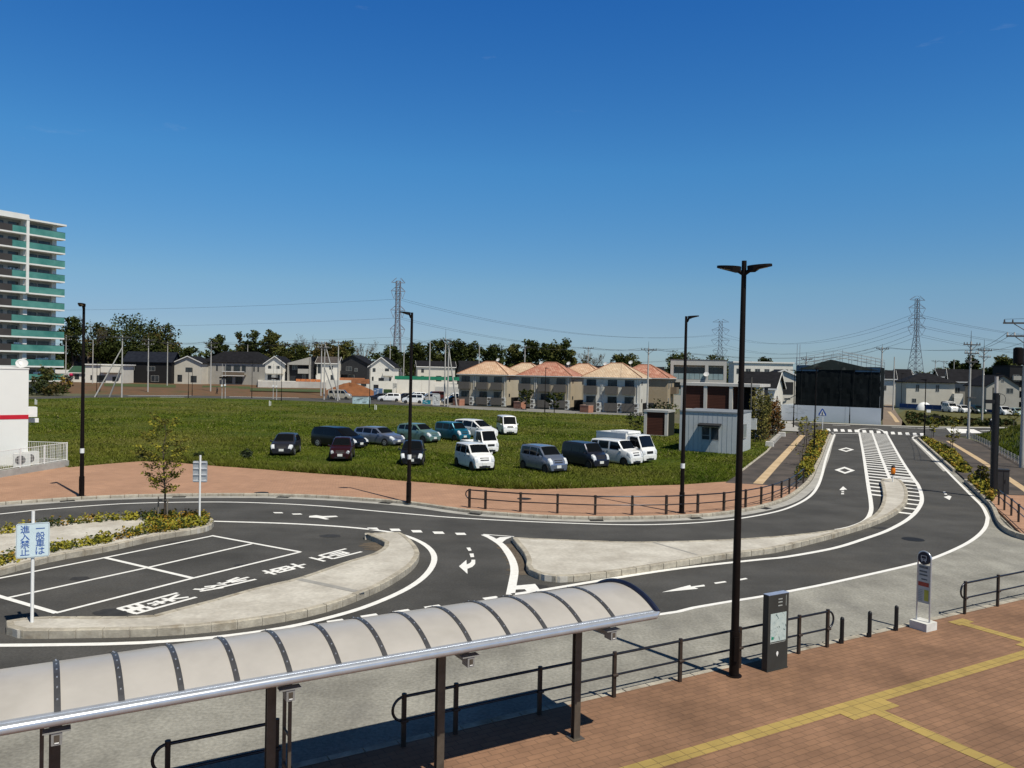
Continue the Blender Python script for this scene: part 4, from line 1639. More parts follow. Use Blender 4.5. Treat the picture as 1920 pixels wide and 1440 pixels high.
# ------------------------------------------------------------ cars
M_glass = mat('car glass', (0.006, 0.007, 0.008), 0.06, spec=0.3, var=0.05, scale=2)
M_tyre = mat('tyre rubber', (0.010, 0.010, 0.010), 0.8, scale=8)
M_rimw = mat('wheel rim', (0.42, 0.43, 0.44), 0.35, metal=0.5, scale=8)
M_rimd = mat('steel wheel', (0.05, 0.05, 0.052), 0.5, metal=0.3, scale=8)
M_plast = mat('black bumper plastic', (0.016, 0.016, 0.017), 0.6, scale=6)
M_head = mat('headlight', (0.62, 0.64, 0.66), 0.15, spec=0.8, scale=6, var=0.15)
M_plate = mat('licence plate', (0.72, 0.72, 0.68), 0.5, scale=6, var=0.04)
M_tail = mat('tail lamp', (0.35, 0.01, 0.01), 0.2, scale=6)
M_chrome = mat('chrome grille', (0.5, 0.5, 0.52), 0.2, metal=0.9, scale=6)


def paint(name, c, metal=0.0, rough=0.3):
    return mat('car paint ' + name, c, rough, metal=metal, var=0.05, scale=1.5, spec=0.5, coat=0.6 if max(c) > .1 else 0.15)


PROF = {   # (fraction along from the tail, top, belt, half width factor, roof width factor)
    'hatch': [(0.0, .46, .42, .86, .95), (.015, .70, .60, .94, .95), (.05, .80, .64, .98, .88), (.14, .965, .63, 1, .77), (.28, .995, .62, 1, .76), (.46, 1.0, .61, 1, .75), (.53, .98, .61, 1, .75), (.735, .66, .61, 1, .90), (.91, .57, .52, .95, .92), (.98, .47, .42, .86, .92), (1.0, .35, .32, .78, .94)],
    'kei':   [(0.0, .42, .40, .88, .95), (.01, .85, .58, .94, .90), (.045, .965, .60, .98, .86), (.15, .99, .60, 1, .85), (.40, 1.0, .60, 1, .85), (.63, .985, .59, 1, .84), (.80, .66, .595, 1, .93), (.94, .57, .52, .96, .93), (.985, .47, .42, .90, .93), (1.0, .33, .30, .85, .95)],
    'box':   [(0.0, .42, .40, .90, .95), (.01, .88, .60, .96, .90), (.04, .97, .60, .99, .88), (.15, .995, .60, 1, .87), (.45, 1.0, .60, 1, .87), (.69, .985, .59, 1, .86), (.82, .64, .585, 1, .94), (.95, .57, .52, .97, .94), (.985, .48, .43, .92, .94), (1.0, .33, .30, .87, .95)],
    'wagon': [(0.0, .50, .46, .88, .95), (.012, .80, .66, .95, .92), (.05, .93, .66, .98, .85), (.12, .965, .655, 1, .80), (.30, 1.0, .645, 1, .78), (.50, .995, .635, 1, .78), (.56, .98, .635, 1, .78), (.72, .68, .63, 1, .92), (.92, .575, .53, .96, .93), (.985, .47, .43, .88, .93), (1.0, .35, .32, .82, .95)],
    'mpv':   [(0.0, .46, .42, .88, .95), (.012, .82, .60, .95, .90), (.045, .95, .60, .98, .83), (.15, .99, .60, 1, .80), (.40, 1.0, .59, 1, .80), (.58, .97, .58, 1, .79), (.80, .615, .56, 1, .92), (.93, .51, .47, .95, .93), (.985, .43, .39, .88, .93), (1.0, .31, .28, .82, .95)],
    'van':   [(0.0, .40, .38, .92, .96), (.01, .90, .54, .97, .92), (.03, .97, .54, .99, .90), (.12, .995, .54, 1, .89), (.45, 1.0, .54, 1, .89), (.80, .985, .53, 1, .88), (.93, .54, .50, 1, .95), (.975, .47, .44, .97, .95), (.99, .40, .37, .95, .95), (1.0, .27, .25, .92, .95)],
    'cab':   [(0.0, .94, .53, .97, .90), (.06, .98, .53, 1, .89), (.30, 1.0, .53, 1, .89), (.62, .985, .52, 1, .88), (.88, .54, .50, 1, .95), (.96, .46, .43, .97, .95), (.98, .40, .37, .95, .95), (1.0, .27, .25, .92, .95)],
}


def car(name, label, front_mid, yaw, kind, Lc, Wc, Hc, body, cat='car', group=None, wins=None, rim=None, shape=None, z0=0.09, x_off=0.0, extra=None, low='body',
        round_lamps=False, grille=True, wheelbase=0.64, wheel_r=0.29, plate=None, mats2=None):
    """front_mid: ground point under the middle of the front bumper; yaw: heading"""
    hd = Vector((math.cos(yaw), math.sin(yaw), 0))
    base = Vector((front_mid.x, front_mid.y, z0)) - hd * Lc / 2
    t = thing(name, label, cat, base, yaw, group)
    st = PROF[kind]
    xL = x_off if x_off else -Lc / 2
    LL_ = Lc / 2 - xL
    gc = 0.17

    def sec(f):
        for a, b in zip(st, st[1:]):
            if a[0] <= f <= b[0] + 1e-9:
                k = (f - a[0]) / max(1e-9, b[0] - a[0])
                s_ = [a[i] + (b[i] - a[i]) * k for i in range(5)]
                break
        x = xL + LL_ * f
        zt, zb = s_[1] * Hc, s_[2] * Hc
        w2 = Wc / 2 * s_[3]
        wr = w2 * s_[4]
        d = min(0.09, (zt - zb) * 0.25)
        nose = max(0, (f - 0.93) / 0.07) ** 2 * 0.10
        tail_ = 0.0
        pts = [(0, gc + nose * .5), (w2 * .88, gc + nose * .5), (w2 * .98, gc + .10 + nose), (w2, gc + .10 + (zb - gc - .10) * .55), (w2 * .985, zb),
               (wr + (w2 * .985 - wr) * .12, zt - d), (wr * .90, zt - d * .18), (wr * .5, zt), (0, zt + 0.008)]
        return x, pts

    fr = [s_[0] for s_ in st]
    extra_f = []
    for a, b in zip(fr, fr[1:]):
        if b - a > 0.12:
            extra_f += [a + (b - a) / 2]
    fr = sorted(fr + extra_f)
    vs, fs = [], []
    NP = 9
    for f in fr:
        x, pts = sec(f)
        row = [(x, y, z) for y, z in pts] + [(x, -y, z) for y, z in pts[-2:0:-1]]
        vs += row
    n = 2 * NP - 2
    for i in range(len(fr) - 1):
        for k in range(n):
            fs.append((i * n + k, i * n + (k + 1) % n, (i + 1) * n + (k + 1) % n, (i + 1) * n + k)[::-1])
    e = (len(fr) - 1) * n
    mb = MB()
    mb.s = True
    mb.add(vs, fs)
    mb.s = False
    mb.add(vs, [list(range(n)), list(range(e + n - 1, e - 1, -1))])
    bo = mb.build('body', body, t)
    bo.data.polygons.foreach_set('use_smooth', [True] * (len(bo.data.polygons) - 2) + [False] * 2)
    md = bo.modifiers.new('edges', 'EDGE_SPLIT')
    md.split_angle = R(33)

    def strip(mb, f0, f1, i, j, t0, t1, sgn, out_=0.008, nseg=None):
        """a glass strip between section points i and j, from f0 to f1"""
        cuts = sorted({f0, f1} | {f for f in fr if f0 < f < f1})
        rows = []
        for f in cuts:
            x, pts = sec(f)
            a, b = Vector((x, pts[i][0] * sgn, pts[i][1])), Vector((x, pts[j][0] * sgn, pts[j][1]))
            rows.append((a.lerp(b, t0), a.lerp(b, t1)))
        q, w_ = [], []
        for r in rows:
            q += [r[0], r[1]]
        nn = Vector((0, sgn, 0.25)) * out_
        fsx = [(2 * k, 2 * k + 1, 2 * k + 3, 2 * k + 2) for k in range(len(rows) - 1)]
        if sgn < 0:
            fsx = [f[::-1] for f in fsx]
        mb.add([p + nn for p in q], [f[::-1] for f in fsx])

    roof_f = max(i for i, s_ in enumerate(st) if s_[1] > .96)
    cowl = roof_f + 1
    fa, fc = st[roof_f][0], st[cowl][0]
    wins = wins or [(st[2][0] + .03, .30), (.325, .56), (.585, fc - .03)]
    for sgn in (1, -1):
        for f0, f1 in wins:
            mb = MB()
            f1 = min(f1, fc - .02)
            strip(mb, f0, f1, 4, 5, .08, .93, sgn)
            mb.build('side_window', M_glass, t)
    # windshield and rear window
    mb = MB()
    rows = []
    for f in [fa + (fc - fa) * k for k in (.07, .35, .65, .93)]:
        x, pts = sec(f)
        rows.append([(x + .012, s_ * y, z + .010) for y, z, s_ in [(pts[6][0] * .985, pts[6][1] - .004, 1), (pts[7][0], pts[7][1], 1), (0, pts[8][1], 1), (pts[7][0], pts[7][1], -1), (pts[6][0] * .985, pts[6][1] - .004, -1)]])
    v_ = [p for r in rows for p in r]
    mb.s = True
    mb.add(v_, [(5 * a + b, 5 * a + b + 1, 5 * a + b + 6, 5 * a + b + 5)[::-1] for a in range(3) for b in range(4)])
    ws = mb.build('windshield', M_glass, t)
    mb = MB()
    cx, cp = sec(fa + (fc - fa) * .95)
    for y0, y1 in ((-.55, -.05), (.05, .55)):
        xa, pa = sec(fa + (fc - fa) * .90)
        mb.cyl((xa + .03, y0 * Wc * .7, pa[8][1] + .012), (xa + .04, y1 * Wc * .7, pa[8][1] + .010), 0.008, n=5)
    mb.build('wipers', M_plast, ws)
    # wheels
    wx = (LL_ and Lc * wheelbase / 2)
    for sx in (1, -1):
        for sy in (1, -1):
            cx_, cy_ = sx * wx + Lc * 0.0, sy * (Wc / 2 - .085)
            mb = MB()
            mb.cyl((cx_, sy * (Wc / 2 - .20), wheel_r), (cx_, sy * (Wc / 2 + .006), wheel_r), wheel_r * 1.14, n=18)
            mb.build('wheel_arch', M_plast, t)
            mb = MB()
            mb.cyl((cx_, sy * (Wc / 2 - .18), wheel_r), (cx_, sy * (Wc / 2 + .016), wheel_r), wheel_r, n=18)
            wh = mb.build('wheel', M_tyre, t)
            mb = MB()
            mb.cyl((cx_, sy * (Wc / 2 + .0), wheel_r), (cx_, sy * (Wc / 2 + .022), wheel_r), wheel_r * .64, n=14)
            for k in range(5):
                a = 2 * math.pi * k / 5
                mb.m = 1
                mb.cyl((cx_ + wheel_r * .38 * math.cos(a), sy * (Wc / 2 + .02), wheel_r + wheel_r * .38 * math.sin(a)), (cx_ + wheel_r * .38 * math.cos(a), sy * (Wc / 2 + .0235), wheel_r + wheel_r * .38 * math.sin(a)), wheel_r * .15, n=6)
                mb.m = 0
            mb.build('rim', [rim or M_rimd, M_plast], wh)
    # nose: lamps, grille, bumper, plate
    fl = .955 if kind not in ('van', 'cab') else .965
    x, pts = sec(fl)
    zb = pts[4][1]
    wn = pts[4][0]
    xn = Lc / 2
    for sy in (1, -1):
        mb = MB()
        if round_lamps:
            mb.cyl((xn - .14, sy * wn * .80, zb * .93), (xn - .005, sy * wn * .76, zb * .90), .115, .10, n=14)
        else:
            fl_ = (.925, .96, .985, .996) if kind not in ('van', 'cab') else (.95, .965, .98, .992)
            q = []
            for f in fl_:
                xs, ps = sec(f)
                a, b, c_, d_ = ps[3], ps[4], ps[5], ps[6]
                e_ = (ps[6][0] + (ps[7][0] - ps[6][0]) * .45, ps[6][1] + (ps[7][1] - ps[6][1]) * .45)
                a = (a[0] + (b[0] - a[0]) * .5, a[1] + (b[1] - a[1]) * .5)
                q += [(xs + .018, sy * (y + .010), z + .010) for y, z in (a, b, c_, d_, e_)]
            fs_ = [(5 * i + j, 5 * i + j + 1, 5 * i + j + 6, 5 * i + j + 5) for i in range(3) for j in range(4)]
            mb.add(q, fs_ if sy > 0 else [f_[::-1] for f_ in fs_])
        mb.build('headlight', M_head, t)
        mb = MB()
        xm = xL + LL_ * (fc - .055 if kind not in ('van', 'cab') else fa + .03)
        xs, ps = sec((xm - xL) / LL_)
        mb.hexa([(xm - .05, sy * (ps[4][0] - .02), ps[4][1] + .01), (xm + .04, sy * (ps[4][0] - .02), ps[4][1] + .01), (xm + .02, sy * (ps[4][0] + .17), ps[4][1] + .02), (xm - .04, sy * (ps[4][0] + .17), ps[4][1] + .02)][::sy],
                [(xm - .05, sy * (ps[4][0] - .02), ps[4][1] + .07), (xm + .04, sy * (ps[4][0] - .02), ps[4][1] + .07), (xm + .02, sy * (ps[4][0] + .17), ps[4][1] + .15), (xm - .04, sy * (ps[4][0] + .17), ps[4][1] + .15)][::sy])
        mb.build('mirror', mats2 or body, t)
    mb = MB()
    if grille:
        q = []
        for f in ((.965, .992) if kind not in ('van', 'cab') else (.972, .990)):
            xs, ps = sec(f)
            q += [(xs + .016, s_ * ps[7][0] * .95, ps[7][1] + .012) for s_ in (1, .3, -.3, -1)]
        mb.add(q, [(j, j + 1, j + 5, j + 4)[::-1] for j in range(3)])
        mb.build('grille', M_plast, t)
    mb = MB()
    mb.box(xn - .12, xn + .012, -wn * .55, wn * .55, gc + .06, gc + .17)
    mb.build('bumper_intake', M_plast, t)
    mb = MB()
    mb.box(xn - .02, xn + .022, -.165, .165, gc + .20, gc + .365)
    mb.build('licence_plate', plate or M_plate, t)
    # door seams and handles
    for sy in (1, -1):
        mb = MB()
        for f in ([w_[1] + .0125 for w_ in wins[:-1]] + [fc - .02]):
            xs, ps = sec(min(f, fc - .02))
            yy = sy * (ps[3][0] + .003)
            mb.hexa([(xs - .006, sy * ps[2][0] * .99, ps[2][1] + .04), (xs + .006, sy * ps[2][0] * .99, ps[2][1] + .04), (xs + .006, sy * (ps[2][0] + .004), ps[2][1] + .04), (xs - .006, sy * (ps[2][0] + .004), ps[2][1] + .04)][::sy],
                    [(xs - .006, sy * ps[3][0] * .99, ps[3][1]), (xs + .006, sy * ps[3][0] * .99, ps[3][1]), (xs + .006, yy, ps[3][1]), (xs - .006, yy, ps[3][1])][::sy])
            mb.box(xs - .17, xs - .05, min(sy * ps[4][0] * .99, sy * (ps[4][0] + .016)), max(sy * ps[4][0] * .99, sy * (ps[4][0] + .016)), ps[4][1] - .13, ps[4][1] - .10)
        mb.build('door_trim', M_plast, t)
    if extra:
        extra(t, sec)
    return t


FG = 'cars parked on the grass field'


def fm(px, py):
    return V2(G(px, py, 0.09))


white = paint('white', (0.78, 0.78, 0.77))
car('parked_car', 'dark grey hatchback facing the camera, leftmost car on the grass', fm(527, 856), R(-84), 'hatch', 3.75, 1.66, 1.48, paint('dark grey', (0.036, 0.036, 0.044), 0.4), group=FG, rim=M_rimw)
car('parked_car', 'long black minivan parked behind the maroon hatchback', fm(678, 842.5), R(-33), 'mpv', 4.75, 1.80, 1.62, paint('black', (0.003, 0.003, 0.004)), group=FG, rim=M_rimw, wheel_r=.33,
    wins=[(.07, .28), (.30, .55), (.57, .77)])
car('parked_car', 'dark maroon hatchback with round headlights facing the camera', fm(637, 866), R(-83), 'hatch', 3.6, 1.50, 1.50, paint('maroon', (0.030, 0.007, 0.009), 0.2), group=FG, round_lamps=True)
car('parked_car', 'silver blue estate car with alloy wheels on the grass', fm(748, 837), R(-35), 'wagon', 4.45, 1.70, 1.48, paint('silver blue', (0.22, 0.25, 0.33), 0.55), group=FG, rim=M_rimw, wheel_r=.31,
    wins=[(.07, .24), (.26, .46), (.48, .66)])
car('parked_car', 'small pale green car between the estate car and the teal car', fm(816, 831), R(-38), 'wagon', 3.95, 1.62, 1.60, paint('pale green', (0.16, 0.27, 0.25), 0.4), group=FG, wheel_r=.32,
    wins=[(.07, .24), (.26, .46), (.48, .68)])
car('parked_car', 'teal blue boxy car in the back row on the grass', fm(872, 828), R(-45), 'box', 3.40, 1.48, 1.66, paint('teal', (0.012, 0.13, 0.20), 0.3), group=FG, wins=[(.06, .33), (.35, .58), (.60, .79)])
car('parked_car', 'white minivan in the back row behind the white pickup', fm(924, 822.5), R(-42), 'mpv', 4.55, 1.70, 1.68, white, group=FG, wins=[(.07, .28), (.30, .55), (.57, .77)], wheel_r=.31)
car('parked_van', 'small white cab-over van at the far right of the back row', fm(957, 816), R(-77), 'van', 3.40, 1.48, 1.86, white, 'van', group=FG, wins=[(.06, .34), (.36, .60), (.62, .90)], wheelbase=.70)
car('parked_car', 'white tall small wagon in front of the white pickup', fm(909, 884), R(-64), 'kei', 3.40, 1.48, 1.64, white, group=FG, wins=[(.08, .30), (.32, .56), (.58, .77)], wheelbase=.72)
car('parked_car', 'silver blue compact minivan, front row beside the white wagon', fm(1048, 889), R(-57), 'kei', 3.40, 1.48, 1.66, paint('ice silver', (0.20, 0.235, 0.31), 0.55), group=FG, wins=[(.07, .33), (.35, .57), (.59, .77)], wheelbase=.72)
car('parked_car', 'dark blue grey compact wagon between the silver and white vans', fm(1128, 880), R(-55), 'box', 3.40, 1.48, 1.66, paint('slate', (0.026, 0.029, 0.045), 0.45), group=FG, wins=[(.06, .33), (.35, .58), (.60, .79)], wheelbase=.71)
car('parked_van', 'white minivan parked in front of the white box truck', fm(1194, 874), R(-47), 'box', 3.70, 1.52, 1.72, white, 'van', group=FG, wins=[(.06, .20), (.235, .47), (.51, .76)], wheelbase=.70)
car('parked_car', 'small black car facing the camera behind the middle street lamp', fm(771, 876), R(-86), 'hatch', 3.5, 1.52, 1.56, paint('jet black', (0.008, 0.008, 0.010)), group=FG)


# white pickup: cab plus flat bed
def bed(t, sec):
    mb = MB()
    x0, x1, w_, z0_, z1_ = -1.66, 0.26, 0.72, 0.56, 0.86
    mb.box(x0, x1, -w_, w_, z0_ - .06, z0_)
    mb.box(x0, x1, -w_, -w_ + .04, z0_, z1_)
    mb.box(x0, x1, w_ - .04, w_, z0_, z1_)
    mb.box(x0, x0 + .04, -w_ + .04, w_ - .04, z0_, z1_)
    mb.box(x1 - .04, x1, -w_ + .04, w_ - .04, z0_, z1_ + .45)
    mb.build('load_bed', white, t)
    mb = MB()
    mb.box(-1.62, 0.4, -.40, .40, .36, .50)
    mb.build('chassis', M_plast, t)


car('parked_truck', 'small white pickup truck with open bed in the middle of the grass field', fm(921, 852), R(-55), 'cab', 3.40, 1.44, 1.80, white, 'pickup truck', group=FG, wins=[(.22, .80)], x_off=0.30, extra=bed, wheelbase=.58)


def cargo(t, sec):
    mb = MB()
    x0, x1, w_ = -2.15, 0.62, .86
    mb.box(x0, x1, -w_, w_, .72, 2.02)
    mb.build('cargo_box', mat('cargo box white', (0.72, 0.72, 0.70), 0.45, scale=2, var=0.05), t)
    mb = MB()
    for y in (-w_ - .004, w_ - .03):
        mb.box(x0 - .01, x1 + .01, y, y + .034, 1.98, 2.05)
        mb.box(x0 - .01, x1 + .01, y, y + .034, .70, .77)
    mb.box(-0.9, 0.70, -.7, .7, 2.02, 2.16)
    mb.build('cargo_trim', M_white, t)
    mb = MB()
    mb.box(-2.1, 0.7, -.42, .42, .42, .66)
    mb.build('chassis', M_plast, t)


car('parked_truck', 'white box truck parked behind the white minivan', fm(1219, 868.5), R(-47), 'cab', 4.35, 1.66, 1.98, white, 'truck', group=FG, wins=[(.20, .82)], x_off=0.62, extra=cargo, wheelbase=.55, wheel_r=.31)
# ------------------------------------------------------------ far ground: roads, bank, terrace, lots
M_earth = mat('red brown earth', (0.15, 0.075, 0.035), 0.95, scale=0.5, detail=8, space='world', col2=(0.10, 0.066, 0.034), bump=0.8, bscale=3, stain=(0.12, 0.56, (0.055, 0.070, 0.02), 0.8))
M_mound = mat('red soil', (0.22, 0.085, 0.032), 0.95, scale=0.9, detail=8, space='world', col2=(0.15, 0.060, 0.025), bump=0.9, bscale=3)
M_gravel = mat('pale gravel', (0.33, 0.29, 0.23), 0.95, scale=0.6, detail=8, space='world', col2=(0.43, 0.39, 0.32))
M_roadpale = mat('pale asphalt', (0.17, 0.165, 0.155), 0.92, scale=0.4, detail=8, space='world', col2=(0.23, 0.225, 0.215))
M_rough = mat('rough grass', (0.070, 0.070, 0.018), 0.95, scale=0.5, detail=9, space='world', col2=(0.115, 0.105, 0.030), bump=0.8, bscale=4)
M_pathc = mat('brown path', (0.17, 0.125, 0.09), 0.92, scale=0.8, detail=8, space='world', col2=(0.23, 0.18, 0.135))


def sheetpx(name, px, z, m):
    mb = MB()
    mb.sheet(gl(px, z), z)
    return struct(name, mb, m)


sheetpx('back_road', [(-420, 800), (57, 752), (180, 749), (300, 748), (430, 751), (557, 755), (640, 759), (758, 764), (840, 767), (897, 772), (1058, 779), (1207, 784), (1212, 774), (1060, 767.5), (900, 762), (842, 757.5), (760, 754),
                      (700, 744), (640, 736), (560, 733), (420, 739), (300, 741), (200, 741), (60, 744), (-420, 770)], -0.01, M_asph)
sheetpx('lane', [(842, 765), (897, 770), (1058, 777), (1209, 782.5), (1209, 775), (1060, 769), (900, 763), (842, 758.5)], 0.0, M_roadpale)
sheetpx('gravel_lot', [(700, 745), (770, 758), (843, 759), (880, 752), (880, 739), (760, 728), (716, 728)], 0.01, M_gravel)
mb = MB()
for a, b in [((240, 742), (420, 741)), ((430, 743.5), (560, 746)), ((300, 744.5), (345, 744.5)), ((560, 740), (600, 741))]:
    ribbon(mb, gl([a, b]), 0.7, 0.0)
for a, b in [((770, 752), (800, 743)), ((712, 744), (728, 741)), ((735, 749), (757, 744)), ((810, 756), (840, 750))]:
    ribbon(mb, gl([a, b]), 0.35, 0.02)
struct('road_markings', mb, M_paint)
# earth bank rising to the houses on the left
mb = MB()
cols = [(-120, 0), (60, 0), (130, 0), (240, 0), (330, 0), (420, 0), (500, 0), (570, 0), (612, 0)]
rows = [(166, -0.06), (171, 0.30), (182, 0.75), (200, 0.85), (216, 0.75), (290, 0.75)]
vs = []
rnd = random.Random(2)
for Y, z in rows:
    for px, _ in cols:
        x, y = XY(px, Y)
        vs.append((x, y + rnd.uniform(-1, 1), z + (rnd.uniform(-.12, .12) if z > 0 else 0)))
nc = len(cols)
mb.add(vs, [(r * nc + c, r * nc + c + 1, (r + 1) * nc + c + 1, (r + 1) * nc + c) for r in range(len(rows) - 1) for c in range(nc - 1)])
struct('earth_bank', mb, M_earth)
mb = MB()
for px0, px1, Y0, Y1 in [(196, 330, 192, 214), (380, 470, 193, 210), (470, 606, 180, 196)]:
    q = [XY(px0, Y0), XY(px1, Y0), XY(px1, Y1), XY(px0, Y1)]
    mb.add([(q[0][0], q[0][1], .86), (q[1][0], q[1][1], .86), (q[2][0], q[2][1], 1.0), (q[3][0], q[3][1], 1.0)], [(0, 1, 2, 3)])
struct('verge', mb, mat('verge grass', (0.040, 0.062, 0.014), 0.95, scale=0.6, space='world', col2=(0.07, 0.085, 0.025)))
TZ = 2.35
mb = MB()
tp = [XY(484, 214), XY(560, 217), XY(603, 217), XY(745, 217), XY(862, 217), XY(862, 420), XY(-200, 420), XY(-200, 292), XY(420, 292), XY(484, 250)]
mb.prism([Vector(p) for p in tp], -0.2, TZ)
struct('terrace_ground', mb, mat('retaining concrete', (0.44, 0.42, 0.38), 0.9, scale=0.5, detail=8, space='world', col2=(0.54, 0.52, 0.48), stain=(0.5, .6, (.32, .29, .24), .6)))
# mound of dug soil
cx, cy = XY(655, 190)
mb = MB()
mb.s = True
vs, fs = [], []
rnd = random.Random(8)
NR, NT = 9, 40
for i in range(NR + 1):
    f = i / NR
    for k in range(NT):
        a = 2 * math.pi * k / NT
        rx, ry = 7.6 * f, 5.0 * f
        h = 3.0 * (1 - f ** 1.6) * (0.85 + .15 * math.cos(a * 3)) + rnd.uniform(-.1, .1) * (1 - f)
        vs.append((cx + rx * math.cos(a) * (1 + .1 * math.sin(2 * a)), cy + ry * math.sin(a), h - 0.05))
for i in range(NR):
    for k in range(NT):
        fs.append((i * NT + k, (i + 1) * NT + k, (i + 1) * NT + (k + 1) % NT, i * NT + (k + 1) % NT))
mb.add(vs, fs)
struct('soil_mound', mb, M_mound)
# right side: rough grass plot, path behind the crossing, pale kerbs
sheetpx('rough_plot', [(1690, 800), (1770, 801), (2060, 803.5), (2060, 776), (1880, 771), (1700, 768), (1683, 776), (1692, 786)], 0.02, M_rough)
sheetpx('path', [(1655, 797.5), (1700, 798), (1690, 786), (1680, 772), (1672, 757), (1660, 757), (1654, 770)], 0.02, M_pathc)
mb = MB()
ribbon(mb, gl([(1667, 772), (1676, 782), (1683, 792)]), 0.6, 0.03)
struct('tactile_paving', mb, M_tactfar)
mb = MB()
ribbon(mb, gl([(1440, 797), (1480, 791), (1560, 794.5), (1660, 798.5), (1760, 801.5), (2060, 804)]), 2.4, 0.05)
struct('pavement', mb, M_gutter)
sheetpx('forecourt', [(1440, 806), (1497, 809), (1497, 801), (1480, 792), (1440, 795)], 0.03, M_gutter)
# the grassy embankment on the right
lo = smooth(gl([(1822, 819.5), (1850, 832), (1895, 858), (1960, 893), (2100, 965)]), 2)
lo = [p for p in lo]
mb = MB()
vs = []
rnd = random.Random(12)
n = len(lo)
for j, (off, z) in enumerate([(0, 0.0), (0.8, .35), (2.6, 1.3), (4.6, 2.4), (6.2, 2.9), (30, 3.0)]):
    for i, p in enumerate(lo):
        k = min(1, i / max(1, n * .30))
        q = p + Vector((0.86, 0.40)).normalized() * off
        vs.append((q.x, q.y, z * (0.25 + .75 * k) + (rnd.uniform(-.1, .1) if j else 0) + (0.1 if j == 0 else 0)))
mb.s = True
mb.add(vs, [(j * n + i, j * n + i + 1, (j + 1) * n + i + 1, (j + 1) * n + i)[::-1] for j in range(5) for i in range(n - 1)])
struct('embankment', mb, mat('bank grass', (0.026, 0.050, 0.010), 0.95, scale=0.8, detail=9, space='world', col2=(0.070, 0.090, 0.022), bump=1.0, bscale=7, stain=(0.4, .6, (.12, .12, .05), .5)))
rs = []
embv = vs
mb = MB()
rnd = random.Random(3)
for _ in range(9000):
    i, j = rnd.randrange(n - 1), rnd.randrange(4)
    a, b, c, d = [Vector(embv[k]) for k in (j * n + i, j * n + i + 1, (j + 1) * n + i + 1, (j + 1) * n + i)]
    u, v_ = rnd.random(), rnd.random()
    p = a.lerp(b, u).lerp(d.lerp(c, u), v_)
    if p.y > 110:
        continue
    h, ang, wd = rnd.uniform(.12, .38), rnd.uniform(0, 3.14), .05
    e = Vector((math.cos(ang) * wd, math.sin(ang) * wd, 0))
    mb.m = 1 if rnd.random() < .04 else 0
    mb.add([p - e, p + e, p + Vector((rnd.uniform(-.1, .1), rnd.uniform(-.1, .1), h))], [(0, 1, 2)])
tag(mb.build('embankment_grass', [M_blade, M_straw]), kind='stuff')

# ------------------------------------------------------------ buildings
M_pane = mat('window glass', (0.018, 0.022, 0.026), 0.08, spec=0.6, scale=0.7, col2=(0.045, 0.052, 0.058))
M_paneb = mat('curtained glass', (0.10, 0.105, 0.10), 0.12, spec=0.6, scale=0.8, col2=(0.03, 0.034, 0.036))
M_sash = mat('window sash', (0.34, 0.34, 0.33), 0.5, scale=3)
M_sashd = mat('dark window sash', (0.04, 0.04, 0.042), 0.5, scale=3)
M_roofd = mat('dark slate roof', (0.009, 0.009, 0.011), 0.8, scale=1.2, col2=(0.016, 0.016, 0.019), spec=0.12)
M_roofn = mat('navy slate roof', (0.009, 0.011, 0.018), 0.8, scale=1.2, col2=(0.015, 0.018, 0.027), spec=0.12)
M_roofb = mat('brown slate roof', (0.040, 0.032, 0.030), 0.75, scale=1.2, col2=(0.08, 0.066, 0.06))
M_fascia = mat('white fascia', (0.72, 0.71, 0.68), 0.6, scale=3, var=0.04)
W_white = mat('white siding', (0.67, 0.645, 0.58), 0.8, scale=0.6, detail=6, var=0.05, bump=0.15, bscale=9)
W_cream = mat('cream siding', (0.52, 0.49, 0.42), 0.8, scale=0.6, detail=6, var=0.06)
W_grey = mat('grey siding', (0.34, 0.325, 0.29), 0.8, scale=0.6, detail=6, var=0.07)
W_dgrey = mat('charcoal siding', (0.020, 0.021, 0.024), 0.8, scale=0.6, var=0.12)
W_black = mat('black siding', (0.007, 0.007, 0.008), 0.8, scale=0.6, var=0.15)
W_tan = mat('tan siding', (0.34, 0.275, 0.19), 0.8, scale=0.6, var=0.06)
W_brown = mat('brown siding', (0.16, 0.125, 0.09), 0.85, scale=0.6, var=0.1)
W_terr = mat('terracotta clad', (0.33, 0.13, 0.06), 0.85, scale=0.8, var=0.15)
M_dish = mat('dish white', (0.58, 0.58, 0.57), 0.4, scale=4, var=0.03)
M_ac = mat('air conditioner case', (0.62, 0.62, 0.59), 0.6, scale=4, var=0.05)


def face_T(face, W, D):
    """local frame on a wall face: u to the right, v out of the wall, z up"""
    if face == 'f':
        return Matrix(((1, 0, 0, 0), (0, -1, 0, 0), (0, 0, 1, 0), (0, 0, 0, 1)))
    if face == 'r':
        return Matrix(((0, 1, 0, W), (1, 0, 0, 0), (0, 0, 1, 0), (0, 0, 0, 1)))
    if face == 'l':
        return Matrix(((0, -1, 0, 0), (1, 0, 0, 0), (0, 0, 1, 0), (0, 0, 0, 1)))
    return Matrix(((-1, 0, 0, W), (0, 1, 0, D), (0, 0, 1, 0), (0, 0, 0, 1)))


def fbox(mb, T, u0, u1, v0, v1, z0, z1):
    t = mb.T
    mb.T = T
    vs = [(u0, v0, z0), (u1, v0, z0), (u1, v1, z0), (u0, v1, z0), (u0, v0, z1), (u1, v0, z1), (u1, v1, z1), (u0, v1, z1)]
    fs = [(3, 2, 1, 0), (4, 5, 6, 7), (0, 1, 5, 4), (1, 2, 6, 5), (2, 3, 7, 6), (3, 0, 4, 7)]
    if T.to_3x3().determinant() < 0:
        fs = [f[::-1] for f in fs]
    mb.add(vs, fs)
    mb.T = t


